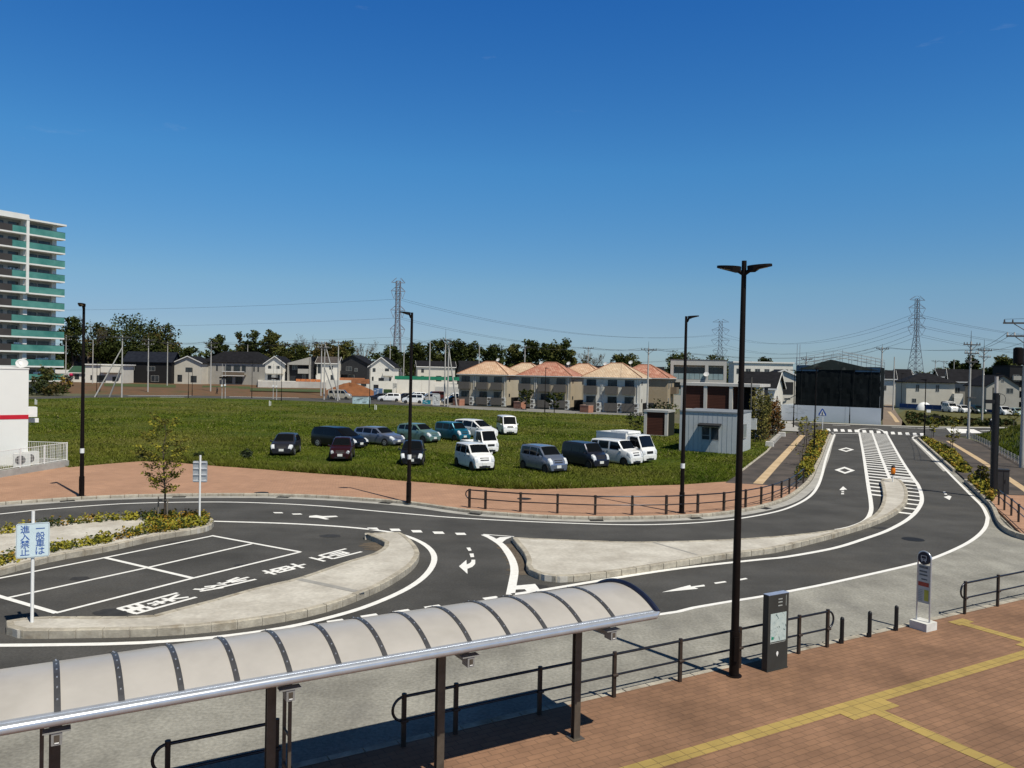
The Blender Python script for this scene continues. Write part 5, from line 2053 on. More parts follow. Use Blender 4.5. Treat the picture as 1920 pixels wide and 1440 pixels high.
def window(par, T, u, z, w_, h, sash=None, pane=None, bars=1, name='window', v=0.0):
    mb = MB()
    s_ = 0.055
    fbox(mb, T, u, u + w_, v + 0.012, v + 0.05, z, z + s_)
    fbox(mb, T, u, u + w_, v + 0.012, v + 0.05, z + h - s_, z + h)
    fbox(mb, T, u, u + s_, v + 0.012, v + 0.05, z + s_, z + h - s_)
    fbox(mb, T, u + w_ - s_, u + w_, v + 0.012, v + 0.05, z + s_, z + h - s_)
    for k in range(bars):
        c = u + w_ * (k + 1) / (bars + 1)
        fbox(mb, T, c - s_ / 2, c + s_ / 2, v + 0.014, v + 0.046, z + s_, z + h - s_)
    o = mb.build(name, sash or M_sash, par)
    mb = MB()
    fbox(mb, T, u + 0.02, u + w_ - 0.02, v + 0.004, v + 0.022, z + 0.02, z + h - 0.02)
    mb.build('pane', pane or M_pane, o)
    return o


def dish(par, p, r=0.38):
    mb = MB()
    p = Vector(p)
    d = Vector((-0.15, -0.75, 0.55)).normalized()
    a = d.orthogonal().normalized()
    b = d.cross(a)
    vs = [p - d * 0.09]
    for i in (1, 2, 3):
        rr = r * i / 3
        for k in range(16):
            vs.append(p + (a * math.cos(k * math.pi / 8) + b * math.sin(k * math.pi / 8)) * rr + d * (-0.09 + 0.09 * (i / 3) ** 2))
    fs = [(0, 1 + k, 1 + (k + 1) % 16) for k in range(16)]
    for i in (0, 1):
        fs += [(1 + 16 * i + k, 17 + 16 * i + k, 17 + 16 * i + (k + 1) % 16, 1 + 16 * i + (k + 1) % 16) for k in range(16)]
    mb.s = True
    mb.add(vs, fs)
    mb.s = False
    mb.cyl(p - d * 0.1, p - d * 0.1 + Vector((0, 0.05, -0.75)), 0.03, n=6)
    mb.cyl(p + b * -r * .8, p + d * 0.30, 0.012, n=5)
    return mb.build('satellite_dish', M_dish, par)


def roof_mesh(kind, W, D, h, rise, o, th=0.18):
    """closed roof solid sitting on the walls"""
    mb = MB()
    if kind == 'flat':
        mb.box(-o, W + o, -o, D + o, h, h + rise)
        return mb
    if kind == 'hip':
        r = min(W, D) / 2 + o
        e = [(-o, -o, h), (W + o, -o, h), (W + o, D + o, h), (-o, D + o, h)]
        lo = [(x, y, z - th) for x, y, z in e]
        if W >= D:
            rd = [(-o + r, D / 2, h + rise), (W + o - r, D / 2, h + rise)]
            fs = [(0, 1, 5, 4), (1, 2, 5), (2, 3, 4, 5), (3, 0, 4)]
        else:
            rd = [(W / 2, -o + r, h + rise), (W / 2, D + o - r, h + rise)]
            fs = [(0, 1, 4), (1, 2, 5, 4), (2, 3, 5), (3, 0, 4, 5)]
        mb.add(e + rd + lo, fs + [(6 + i, 6 + (i + 1) % 4, (i + 1) % 4, i) for i in range(4)] + [(9, 8, 7, 6)])
        return mb
    if kind == 'gx':      # ridge along x, gables on the sides
        k = rise / (D / 2)
        pr = [(-o, h - o * k), (D / 2, h + rise), (D + o, h - o * k), (D + o, h - o * k - th), (D / 2, h + rise - th), (-o, h - o * k - th)]
        mb.extr([Vector((-o, y, z)) for y, z in pr], (0, 0, 0), (W + 2 * o, 0, 0))
        return mb
    if kind == 'gy':      # ridge front to back, gable on the front
        k = rise / (W / 2)
        pr = [(-o, h - o * k), (W / 2, h + rise), (W + o, h - o * k), (W + o, h - o * k - th), (W / 2, h + rise - th), (-o, h - o * k - th)]
        mb.extr([Vector((x, -o, z)) for x, z in pr][::-1], (0, 0, 0), (0, D + 2 * o, 0))
        return mb
    if kind == 'sr' or kind == 'sl':      # one slope, high at the right / left
        a, b = (h, h + rise) if kind == 'sr' else (h + rise, h)
        pr = [(-o, a), (W + o, b), (W + o, b - th), (-o, a - th)]
        mb.extr([Vector((x, -o, z)) for x, z in pr][::-1], (0, 0, 0), (0, D + 2 * o, 0))
        return mb


def house(name, label, loc, rot, W, D, h, roof, rise, wall, roofm, wins=(), over=0.45, cat='house', group=None, fascia=True, sash=None, pane=None, gfront=None, wall_h=None):
    t = thing(name, label, cat, loc, rot, group)
    mb = MB()
    hw = h - 0.001
    if roof == 'gy':
        pr = [(0, -1.5), (W, -1.5), (W, hw - .18), (W / 2, hw + rise - .18), (0, hw - .18)]
        mb.extr([Vector((x, 0, z)) for x, z in pr], (0, 0, 0), (0, D, 0))
    elif roof == 'gx':
        pr = [(0, -1.5), (D, -1.5), (D, hw - .18), (D / 2, hw + rise - .18), (0, hw - .18)]
        mb.extr([Vector((0, y, z)) for y, z in pr][::-1], (0, 0, 0), (W, 0, 0))
    elif roof in ('sr', 'sl'):
        a, b = (hw, hw + rise) if roof == 'sr' else (hw + rise, hw)
        pr = [(0, -1.5), (W, -1.5), (W, b - .18), (0, a - .18)]
        mb.extr([Vector((x, 0, z)) for x, z in pr], (0, 0, 0), (0, D, 0))
    else:
        mb.box(0, W, 0, D, -1.5, hw - .18 if roof == 'hip' else hw)
    mb.build('wall', wall, t)
    r = roof_mesh(roof, W, D, h, rise, over)
    ro = r.build('roof', roofm, t)
    if fascia and roof in ('gy', 'gx'):
        mb = MB()
        if roof == 'gy':
            k = rise / (W / 2)
            for s_ in (0, 1):
                x0, x1 = (-over - .02, W / 2) if s_ == 0 else (W / 2, W + over + .02)
                z0, z1 = (h - over * k, h + rise) if s_ == 0 else (h + rise, h - over * k)
                mb.hexa([(x0, -over - .05, z0 - .24), (x1, -over - .05, z1 - .24), (x1, -over - .004, z1 - .24), (x0, -over - .004, z0 - .24)],
                        [(x0, -over - .05, z0 + .02), (x1, -over - .05, z1 + .02), (x1, -over - .004, z1 + .02), (x0, -over - .004, z0 + .02)])
        else:
            k = rise / (D / 2)
            mb.box(-over - .02, W + over + .02, -over - .06, -over - .004, h - over * k - .22, h - over * k + .0)
            for sx in (-over - .05, W + over + .004):
                for s_ in (0, 1):
                    y0, y1 = (-over, D / 2) if s_ == 0 else (D / 2, D + over)
                    z0, z1 = (h - over * k, h + rise) if s_ == 0 else (h + rise, h - over * k)
                    mb.hexa([(sx, y0, z0 - .24), (sx + .046, y0, z0 - .24), (sx + .046, y1, z1 - .24), (sx, y1, z1 - .24)],
                            [(sx, y0, z0 + .02), (sx + .046, y0, z0 + .02), (sx + .046, y1, z1 + .02), (sx, y1, z1 + .02)])
        mb.build('fascia', M_fascia, ro)
    for wn in wins:
        f, u, z, w_, hh = wn[:5]
        window(t, face_T(f, W, D), u, z, w_, hh, sash, pane if len(wn) < 6 else wn[5])
    return t


def balcony(par, T, u0, u1, z, depth, m, hgt=1.1, slab=None, name='balcony', th=0.08):
    mb = MB()
    fbox(mb, T, u0, u1, 0.006, depth, z - 0.14, z)
    fbox(mb, T, u0, u1, depth - th, depth, z, z + hgt)
    fbox(mb, T, u0, u0 + th, 0.006, depth - th, z, z + hgt)
    fbox(mb, T, u1 - th, u1, 0.006, depth - th, z, z + hgt)
    return mb.build(name, m, par)


def loc_at(px, Y, z=0.0):
    x, y = XY(px, Y)
    return (x, y, z)


# ---- apartment tower at the left edge
far_end = Vector(XY(108.5, 169))
dirT = Vector((0.5, 0.866))
LT = 34.0
org = far_end - dirT * LT
t = thing('apartment_tower', 'tall apartment tower with green glass balconies at the left edge', 'apartment tower', (org.x, org.y, 0), R(60))
W_tw = mat('tower concrete', (0.33, 0.325, 0.31), 0.85, scale=0.4, detail=6, var=0.06)
M_band = mat('white slab edge', (0.74, 0.73, 0.70), 0.7, scale=0.6, var=0.04)
M_green = mat('green balcony glass', (0.040, 0.175, 0.150), 0.22, scale=0.35, detail=6, spec=0.5, col2=(0.10, 0.28, 0.24))
M_brownp = mat('brown balcony panel', (0.050, 0.044, 0.042), 0.6, scale=0.4, var=0.1)
mb = MB()
mb.box(0, LT - 0.9, 0, 14, 0, 34.6)
mb.build('wall', W_tw, t)
T = face_T('f', LT, 14)
for k in range(11):
    z = 2.58 + 2.94 * k
    mb = MB()
    fbox(mb, T, 0, LT + 0.2, 0.006, 1.85, z - 0.30, z)
    # side return of the slab round the corner
    mb.build('slab', M_band, t)
    mb = MB()
    u_end = LT + 0.2
    if k >= 6:
        for a, b in ((LT - 10.4, LT - 7.75), (LT - 7.25, u_end)):
            fbox(mb, T, a, b, 1.74, 1.80, z + 0.002, z + 1.28)
    else:
        fbox(mb, T, LT - 10.4, u_end, 1.74, 1.80, z + 0.002, z + 1.28)
    fbox(mb, T, u_end - 0.06, u_end, 0.02, 1.735, z + 0.002, z + 1.28)
    mb.build('balcony_glass', M_green, t)
    mb = MB()
    fbox(mb, T, LT - 10.4, u_end, 1.72, 1.82, z + 1.285, z + 1.33)
    mb.build('handrail', M_sashd, t)
    mb = MB()
    fbox(mb, T, LT - 22, LT - 10.45, 1.70, 1.84, z + 0.002, z + 1.34)
    mb.build('balcony_panel', M_brownp, t)
    mb = MB()
    fbox(mb, T, LT - 7.9, LT - 7.1, 0.01, 1.2, z + 0.002, z + 2.63)
    mb.build('party_screen', M_band, t)
    mb = MB()
    fbox(mb, T, LT - 1.6, LT - 0.75, 0.01, 0.35, z + 0.002, z + 2.63)
    mb.build('party_screen', M_band, t)
    for a, b in ((LT - 6.9, LT - 4.6), (LT - 4.3, LT - 2.0), (LT - 10.3, LT - 8.3), (LT - 13.4, LT - 11.2), (LT - 16, LT - 14)):
        window(t, T, a, z + 0.05, b - a, 2.05, M_sashd, M_pane if (k * 7 + int(a)) % 3 else M_paneb)
mb = MB()
fbox(mb, T, LT - 7.75, LT - 7.2, 1.2, 1.95, 2.58 + 2.94 * 6 - .2, 35.3)
mb.build('pillar', M_band, t)
mb = MB()
fbox(mb, T, LT - 7.3, LT + 0.35, -14.2, 2.0, 34.62, 34.98)
fbox(mb, T, 0, LT - 7.3, -14.2, 2.0, 34.62, 35.7)
mb.build('roof', M_band, t)
rnd = random.Random(4)
mb = MB()
for k, u in ((1, LT - 5.2), (1, LT - 4.0), (7, LT - 9.8), (7, LT - 11.5), (2, LT - 9.5), (0, LT - 5.6)):
    z = 2.58 + 2.94 * k
    for j in range(4):
        a = u + j * .36
        fbox(mb, T, a, a + .3, 1.0, 1.04, z + 1.0, z + 1.5 + .25 * rnd.random())
lau = mb.build('laundry', M_white, t)

# ---- white store with red stripe
c = G(52, 876, 0.0)
Yst = c.y
zt_ = at(52, 692.5, Yst).z
t = thing('white_store', 'white store building with a red stripe at the left edge of the picture', 'store', (c.x, c.y, 0), R(38))
Ws = 16.0
mb = MB()
mb.box(-Ws, 0, 0, 12, -0.05, zt_)
mb.build('wall', mat('white store cladding', (0.76, 0.76, 0.73), 0.6, scale=0.4, var=0.02, stain=(0.8, .72, (.66, .66, .62), .4)), t)
mb = MB()
mb.box(-Ws - .02, 0.03, -0.03, 12.03, zt_, zt_ + .07)
mb.build('parapet_cap', M_fascia, t)
zs0_, zs1_ = at(51, 785.5, Yst).z, at(51, 777.5, Yst).z
mb = MB()
mb.box(-Ws, 0.012, -0.014, 0.0, zs0_, zs1_)
mb.box(0.0, 0.012, 0.0, 12, zs0_, zs1_)
mb.build('red_stripe', mat('store red', (0.52, 0.012, 0.03), 0.5, scale=2, var=0.05), t)
dish(t, (-0.25, 1.0, zt_ + .36), .34)
mb = MB()
mb.box(0.0, 0.55, .6, 1.4, 3.0, 3.6)
mb.box(0.0, 0.75, 1.5, 1.9, 2.6, 2.85)
mb.build('junction_box', M_white, t)
# base pipes and air conditioners stand on the ground behind the fence
fx0 = V2(G(-60, 905, 0.1))
fx1 = V2(G(127, 874, 0.1))
fx2 = V2(G(126, 869, 0.1))
t = thing('white_fence', 'white mesh fence on a low concrete kerb beside the white store', 'fence', (fx1.x, fx1.y, 0.1), math.atan2(fx1.y - fx0.y, fx1.x - fx0.x))
Lf = (fx1 - fx0).length
mb = MB()
mb.box(-Lf, 0, -0.08, 0.10, -0.12, 0.36)
mb.box(-0.18, 0.0, 0.10, 5.0, -0.12, 0.36)
mb.build('kerb_wall', M_gutter, t)
FH = 1.10
for k in range(7):
    mb = MB()
    mb.box(-0.10 - 1.9 * k, -0.05 - 1.9 * k, -0.02, 0.03, 0.36, 0.36 + FH)
    mb.build('post', M_white, t)
mb = MB()
for z in (0.42, 0.36 + FH - .04):
    mb.cyl((-Lf, 0.0, z), (-0.05, 0.0, z), 0.018, n=6)
    mb.cyl((-0.08, 0.0, z), (-0.08, 5.0, z), 0.018, n=6)
x = -0.05
while x > -Lf:
    mb.box(x - .006, x + .006, -.006, .006, .42, .36 + FH - .05)
    x -= 0.12
for k in range(40):
    mb.box(-.086, -.074, .1 + k * .12, .112 + k * .12, .42, .36 + FH - .05)
for k in range(5):
    z = .55 + k * .17
    mb.cyl((-Lf, 0.008, z), (-.05, .008, z), .005, n=4)
mb.build('mesh', M_white, t)
for k, (px, py) in enumerate([(12, 884), (30, 880)]):
    p = G(px, py - 2, 0.1)
    t = thing('air_conditioner', ['air conditioner outdoor unit behind the white fence, nearer the picture edge', 'air conditioner outdoor unit behind the white fence, nearer the store corner'][k], 'air conditioner', (p.x - .2, p.y + 1.0, 0.1), R(38), 'outdoor units by the white store')
    mb = MB()
    mb.box(0, .85, 0, .35, 0.06, 0.85)
    mb.box(.05, .15, .05, .3, -.05, .06)
    mb.box(.7, .8, .05, .3, -.05, .06)
    mb.build('case', M_ac, t)
    mb = MB()
    mb.cyl((.33, -.012, .46), (.33, 0.0, .46), .27, n=18)
    mb.build('fan_grille', M_sashd, t)

# ---- six terracotta-roofed apartments
def tile_roof(nm, c1, c2):
    return brick_mat(nm, c1, c2, tuple(a * .55 for a in c1), 0.42, 0.34, 0.0, 0.03, space='object', big=(0.8, 1.15), rough=0.8)


RT_or = tile_roof('orange tan tiles', (0.53, 0.33, 0.21), (0.64, 0.46, 0.32))
RT_red = tile_roof('red tiles', (0.38, 0.150, 0.10), (0.52, 0.29, 0.21))
RT_tan = tile_roof('tan tiles', (0.54, 0.39, 0.26), (0.63, 0.49, 0.35))
M_ridge = mat('ridge tile', (0.30, 0.15, 0.09), 0.8, scale=2)
M_para = mat('grey parapet', (0.100, 0.092, 0.083), 0.8, scale=1, var=0.06)
M_pipe = mat('white pipe', (0.66, 0.65, 0.62), 0.5, scale=3)


def terr(label, corner, wallm, wallside, roofm, L_=9.4, Dp=7.4, front_only=True, group='apartments with tiled roofs beyond the field', rot=R(-20), h=5.75, rise=2.35, detail=True):
    u = Vector((math.cos(rot), math.sin(rot)))
    o_ = Vector((corner[0], corner[1])) - u * L_
    t = thing('tiled_apartment', label, 'apartment building', (o_.x, o_.y, 0), rot, group)
    mb = MB()
    mb.box(0, L_, 0, Dp, -0.05, h - .18)
    mb.m = 1
    mb.box(L_ - 0.0, L_ + 0.012, 0.0, Dp, -0.05, h - .18)
    mb.build('wall', [wallm, wallside], t)
    r = roof_mesh('hip', L_, Dp, h, rise, 0.36, 0.16)
    ro = r.build('roof', roofm, t)
    mb = MB()
    rr = min(L_, Dp) / 2 + .36 - .001
    rid = [Vector((-.36 + rr, Dp / 2, h + rise + .02)), Vector((L_ + .36 - rr, Dp / 2, h + rise + .02))]
    cs = [Vector((-.36, -.36, h + .02)), Vector((L_ + .36, -.36, h + .02)), Vector((L_ + .36, Dp + .36, h + .02)), Vector((-.36, Dp + .36, h + .02))]
    if L_ - Dp > .5:
        mb.cyl(rid[0], rid[1], .09, n=6)
    for c_, q in ((cs[0], rid[0]), (cs[1], rid[1]), (cs[2], rid[1]), (cs[3], rid[0])):
        mb.cyl(c_, q, .08, n=6)
    mb.build('ridge_tiles', M_ridge, ro)
    mb = MB()
    mb.box(-.40, L_ + .40, -.46, -.37, h - .16, h - .04)
    mb.box(L_ + .37, L_ + .46, -.36, Dp + .36, h - .16, h - .04)
    mb.build('gutter', M_pipe, ro)
    if not detail:
        return t
    Tf = face_T('f', L_, Dp)
    for i, (a, b) in enumerate([(.02, .25), (.40, .62), (.70, .92)]):
        for fl, z in ((0, .42), (1, 3.15)):
            balcony(t, Tf, a * L_, b * L_, z, .85, M_para, 1.15)
            wz = z + .02
            window(t, Tf, (a + .035) * L_, wz, (b - a - .06) * L_, 2.15, M_sashd, M_pane if (i + fl) % 2 else M_paneb)
    for f in (.315, .345, .955):
        mb = MB()
        mb.cyl((f * L_, -.08, 0), (f * L_, -.08, h - .2), .05, n=6)
        mb.build('drain_pipe', M_pipe, t)
    for f in (.29, .66, .95):
        mb = MB()
        mb.box(f * L_ - .4, f * L_ + .4, -.45, -.12, .05, .80)
        mb.box(f * L_ - .4, f * L_ + .4, -.45, -.12, .90, 1.62)
        mb.m = 1
        for z in (.43, 1.26):
            mb.cyl((f * L_ - .08, -.462, z), (f * L_ - .08, -.452, z), .25, n=14)
        mb.build('air_conditioner', [M_ac, M_para], t)
    Tr = face_T('r', L_, Dp)
    for z in (1.75, 4.55):
        window(t, Tr, 1.0, z, .55, .55, M_sashd, M_pane, 0, v=.014)
    mb = MB()
    fbox(mb, Tr, 2.3, 5.8, 0.02, 1.3, -.05, 1.6)
    mb.build('meter_screen', W_black, t)
    return t


WA = mat('apartment beige', (0.44, 0.39, 0.30), 0.85, scale=0.5, var=0.05)
WB_ = mat('apartment buff', (0.40, 0.335, 0.24), 0.85, scale=0.5, var=0.05)
WBf = mat('apartment grey buff', (0.38, 0.33, 0.25), 0.85, scale=0.5, var=0.05)
WC = mat('apartment white', (0.57, 0.55, 0.49), 0.85, scale=0.5, var=0.05)
cA, cB, cC = XY(951, 145), XY(1070.5, 137.5), XY(1201, 129.5)
tA = terr('beige apartments with orange tan tile roof, leftmost of the front three', cA, WA, WA, RT_or)
tB = terr('buff apartments with red tile roof, middle of the front three', cB, WBf, WB_, RT_red)
tC = terr('white apartments with tan tile roof, rightmost of the front three', cC, WC, WC, RT_tan)
sh = Vector((6.9, 13.0))
for c_, lab, wl, rf in ((cA, 'tan tile roof apartments seen behind the leftmost beige block', WA, RT_tan), (cB, 'orange tile roof apartments seen behind the red roofed block', WA, RT_or), (cC, 'red tile roof apartments with brown walls behind the white block', W_tan, RT_red)):
    q = (c_[0] + sh.x, c_[1] + sh.y)
    t = terr(lab, q, wl, W_tan, rf, detail=False)
    Tr = face_T('r', 9.4, 7.4)
    balcony(t, Tr, 3.2, 6.4, 3.0, 1.1, W_brown)
    for z in (.3, 3.3):
        window(t, Tr, 3.6, z, 1.0, 2.0, M_sash, M_paneb, 0, v=.014)
        window(t, Tr, .8, z + .6, 1.0, 1.3, M_sash, M_paneb, 0, v=.014)
for t_, p in ((tA, (5.8, 4.6, 8.5)), (tB, (2.4, 4.9, 8.0)), (tB, (7.6, 4.6, 8.0)), (tC, (2.4, 5.0, 8.0)), (tC, (6.8, 4.6, 8.3))):
    dish(t_, p, .36)
M_rbrick = brick_mat('red brick box', (0.36, 0.13, 0.075), (0.44, 0.20, 0.13), (0.30, 0.22, 0.17), 0.5, 0.22, 0, 0.03, space='object', plane='xz')
for k, (px, Y, lab) in enumerate([(857.5, 146, 'red brick bin enclosure at the left corner of the beige apartments'), (972, 139, 'red brick bin enclosure between the beige and the buff apartments'), (1097, 130, 'red brick bin enclosure between the buff and the white apartments')]):
    x, y = XY(px, Y)
    t = thing('bin_enclosure', lab, 'bin enclosure', (x - .7, y, 0), R(-42), 'brick bin enclosures by the apartments')
    mb = MB()
    mb.box(0, 1.7, 0, .16, 0, 1.15)
    mb.box(0, .16, .16, 1.3, 0, 1.15)
    mb.box(1.54, 1.7, .16, 1.3, 0, 1.15)
    mb.build('brick_wall', M_rbrick, t)
    mb = MB()
    mb.box(-.03, 1.73, -.03, .19, 1.15, 1.2)
    mb.box(-.03, .19, .19, 1.33, 1.15, 1.2)
    mb.box(1.51, 1.73, .19, 1.33, 1.15, 1.2)
    mb.build('coping', mat('coping pink', (0.5, 0.33, 0.26), 0.8, scale=3), t)

# ---- three-storey block with glass balconies
t = thing('balcony_block', 'pale grey three-storey block with glass balconies behind the brown panelled building', 'apartment building', loc_at(1257, 150), R(-13))
Wd, Dd, Hd = 10.1, 9.0, 9.15
Wm = mat('block tile', (0.46, 0.445, 0.41), 0.85, scale=0.5, var=0.05)
mb = MB()
z3a, z3b, z2a, z2b = 5.55, 8.2, 2.6, 5.0
# front wall built as piers and bands so that the loggias are real recesses
mb.box(0, Wd, 1.3, Dd, -.05, Hd)
for a, b, c_, e in [(0, Wd, z3b, Hd), (0, Wd, z2b, z3a), (0, .55, z3a, z3b), (6.25, 6.85, z3a, z3b), (9.55, Wd, z3a, z3b), (0, Wd, -.05, z2a), (0, .55, z2a, z2b), (2.0, 2.6, z2a, z2b), (6.25, 6.85, z2a, z2b), (9.55, Wd, z2a, z2b)]:
    mb.box(a, b, 0, 1.3 - .002, c_, e)
mb.build('wall', Wm, t)
mb = MB()
mb.box(-.06, Wd + .06, -.06, Dd + .06, Hd, Hd + .12)
mb.build('parapet', M_para, t)
M_bglass = mat('frosted balcony glass', (0.22, 0.30, 0.31), 0.2, scale=1.0, col2=(0.30, 0.38, 0.385), spec=0.5)
Tf = face_T('f', Wd, Dd)
for a, b, z in ((.55, 6.25, z3a), (6.85, 9.55, z3a), (.55, 2.0, z2a), (2.6, 6.25, z2a)):
    n_ = max(1, round((b - a) / .95))
    mb = MB()
    for k in range(n_):
        w_ = (b - a) / n_
        mb.box(a + k * w_ + .03, a + (k + 1) * w_ - .03, .06, .09, z + .06, z + 1.12)
    mb.build('balcony_glass', M_bglass, t)
    mb = MB()
    mb.box(a, b, .05, .10, z + 1.12, z + 1.18)
    mb.box(a, b, .05, .10, z, z + .06)
    for k in range(n_ + 1):
        w_ = (b - a) / n_
        mb.box(max(a, a + k * w_ - .03), min(b, a + k * w_ + .03), .055, .095, z + .06, z + 1.12)
    mb.build('balcony_frame', M_sashd, t)
    window(t, Tf @ Matrix.Translation((0, -1.3, 0)), a + .15, z + .05, b - a - .3, 2.15, M_sashd, M_pane, 2)
mb = MB()
mb.box(Wd + .0, Wd + .1, 1.0, 1.2, 0, Hd - .1)
mb.build('drain_pipe', M_sashd, t)
dish(t, (6.5, -.45, 6.6), .5)
tD = t

# ---- brown panelled building, its small shed and the grey prefab hut
M_bpan = brick_mat('brown slatted panel', (0.095, 0.034, 0.022), (0.080, 0.028, 0.018), (0.030, 0.012, 0.009), 30.0, 0.16, 0, 0.02, space='object', plane='xz', big=(0.85, 1.1))
M_bcol = mat('pale painted steel', (0.56, 0.53, 0.49), 0.6, scale=1, var=0.05)
RG = R(-27)
l = loc_at(1277.5, 86)
t = thing('panelled_building', 'building with brown slatted panels between pale columns behind the prefab hut', 'building', l, RG)
HE = at(1280, 717, 86).z
We = 8.1
mb = MB()
mb.box(.1, 5.35, .12, 6.0, -.05, HE - .3)
mb.build('wall', M_bpan, t)
mb = MB()
mb.box(5.35, We - .1, 3.2, 6.0, -.05, HE - .3)
mb.build('recess', W_black, t)
for x in (0, 2.45, 5.1, We - .32):
    mb = MB()
    mb.box(x, x + .34, -.06, .32, -.05, HE - .3)
    mb.build('column', M_bcol, t)
mb = MB()
mb.box(We - .32, We, 2.6, 2.94, -.05, HE - .3)
mb.build('column', M_bcol, t)
mb = MB()
mb.box(-.08, We + .1, -.12, 6.2, HE - .30, HE)
mb.build('roof', M_bcol, t)
mb = MB()
mb.box(.6, 1.6, -.9, -.2, 2.55, 2.85)
mb.build('canopy_box', M_bcol, t)

l = loc_at(1209.5, 83)
Hsd = at(1209, 768, 83).z
t = thing('small_shed', 'small brown slatted shed with pale corner posts left of the prefab hut', 'shed', l, RG)
mb = MB()
mb.box(.05, 2.45, .05, 2.5, -.05, Hsd - .22)
mb.m = 1
mb.box(2.452, 2.50, .35, 2.5, -.05, Hsd - .22)
mb.build('wall', [M_bpan, mat('shed side mesh', (0.010, 0.014, 0.010), 0.9, scale=3)], t)
for x in (0, 2.2):
    mb = MB()
    mb.box(x, x + .3, -.05, .24, -.05, Hsd - .22)
    mb.build('post', M_bcol, t)
mb = MB()
mb.box(-.06, 2.56, -.10, 2.6, Hsd - .22, Hsd)
mb.build('roof', mat('shed roof', (0.40, 0.40, 0.39), 0.8, scale=1, stain=(1.5, .6, (.25, .25, .24), .6)), t)
mb = MB()
mb.box(0.0, 2.5, -.06, 0.02, -.05, .16)
mb.build('plinth', M_gutter, t)

gl0 = G(1273, 845, 0.09)
gl1 = G(1381, 852, 0.09)
l = (gl0.x, gl0.y, 0.09)
rh = math.atan2(gl1.y - gl0.y, gl1.x - gl0.x)
Wh = (V2(gl1) - V2(gl0)).length
Hh = at(1274, 769, gl0.y).z - .09
t = thing('prefab_hut', 'pale blue grey prefabricated hut with a dark awning over its glazed front', 'hut', l, rh)
Dh = 5.6
M_hut = mat('blue grey cladding', (0.45, 0.475, 0.485), 0.6, scale=0.8, var=0.04, stain=(0.9, .66, (.36, .38, .385), .5))
mb = MB()
mb.box(0, Wh, 0, Dh, -.05, Hh - .12)
mb.build('wall', M_hut, t)
mb = MB()
nb = 12
for k in range(1, nb):
    x = Wh * k / nb
    mb.box(x - .012, x + .012, -.012, 0, 0, Hh - .12)
for k in range(1, 12):
    y = Dh * k / 12
    mb.box(Wh, Wh + .012, y - .012, y + .012, 0, Hh - .12)
mb.build('panel_ribs', mat('panel joint', (0.28, 0.31, 0.33), 0.6, scale=2), t)
mb = MB()
mb.box(-.05, Wh + .05, -.06, Dh + .05, Hh - .12, Hh)
mb.build('roof_edge', mat('hut fascia', (0.20, 0.215, 0.23), 0.6, scale=2), t)
u0_, u1_ = Wh * .39, Wh * .70
mb = MB()
mb.extr([Vector((u0_ - .16, y, z)) for y, z in ((-.72, Hh * .64), (-.74, Hh * .68), (-.02, Hh * .715), (-.02, Hh * .68))], (0, 0, 0), (u1_ - u0_ + .32, 0, 0))
mb.build('awning', W_dgrey, t)
Tf = face_T('f', Wh, Dh)
for k in (0, 1):
    a = u0_ + (u1_ - u0_) * .5 * k
    w_ = (u1_ - u0_) * .5
    window(t, Tf, a + .01, Hh * .30, w_ - .02, Hh * .33, M_sash, M_pane, 0)
    mb = MB()
    fbox(mb, Tf, a + .01, a + w_ - .02, .005, .04, .05, Hh * .29)
    mb.build('door_panel', mat('hut door panel', (0.38, 0.41, 0.42), 0.5, scale=2), t)
window(t, face_T('r', Wh, Dh), Dh * .42, Hh * .33, 1.1, Hh * .36, M_sash, mat('net curtain', (0.19, 0.23, 0.23), 0.3, scale=2), 0, v=.013)
mb = MB()
for j in range(9):
    mb.box(u0_ + .08 + j * .065, u0_ + .08 + j * .065 + .045, -.056, -.05, Hh * .41, Hh * .41 + .05)
mb.build('window_lettering', M_sash, t)

# electricity cabinet beside the hut
l = loc_at(1415, 77)
t = thing('meter_cabinet', 'grey meter cabinet on a post beside the prefab hut', 'cabinet', l, RG)
mb = MB()
mb.box(-.3, .3, -.12, .12, 1.3, 2.35)
mb.build('case', M_ac, t)
mb = MB()
mb.cyl((-.3, 0.14, 0), (-.3, .14, 6.3), .06, n=8)
mb.build('pipe', M_para, t)
for k, (px, py, lab) in enumerate([(1443, 836, 'low white stone block at the garden edge nearest the hut'), (1466, 817, 'low white stone block at the far end of the garden edge')]):
    p = G(px, py + 1, ZP)
    t = thing('stone_block', lab, 'block', (p.x, p.y, ZP), RG, 'white blocks along the garden edge')
    mb = MB()
    mb.hexa([(-.35, -.2, -.02), (.35, -.2, -.02), (.35, .25, -.02), (-.35, .25, -.02)], [(-.33, -.18, .42), (.33, -.18, .42), (.33, .23, .44), (-.33, .23, .44)])
    mb.build('block', mat('white stone', (0.62, 0.60, 0.56), 0.85, scale=3), t)
mb = MB()
p, q = G(1447, 833, ZP), G(1461, 819, ZP)
ribbon(mb, [V2(p), V2(q)], .5, ZP + .3)
dv = (V2(q) - V2(p)).normalized()
nn = Vector((-dv.y, dv.x))
a, b = V2(p), V2(q)
mb = MB()
mb.prism([a - nn * .2, b - nn * .2, b + nn * .2, a + nn * .2], -.02, ZP + .32)
o = mb.build('garden_edging', M_gutter)
tag(o, 'long low concrete edging between the two white blocks', 'edging')

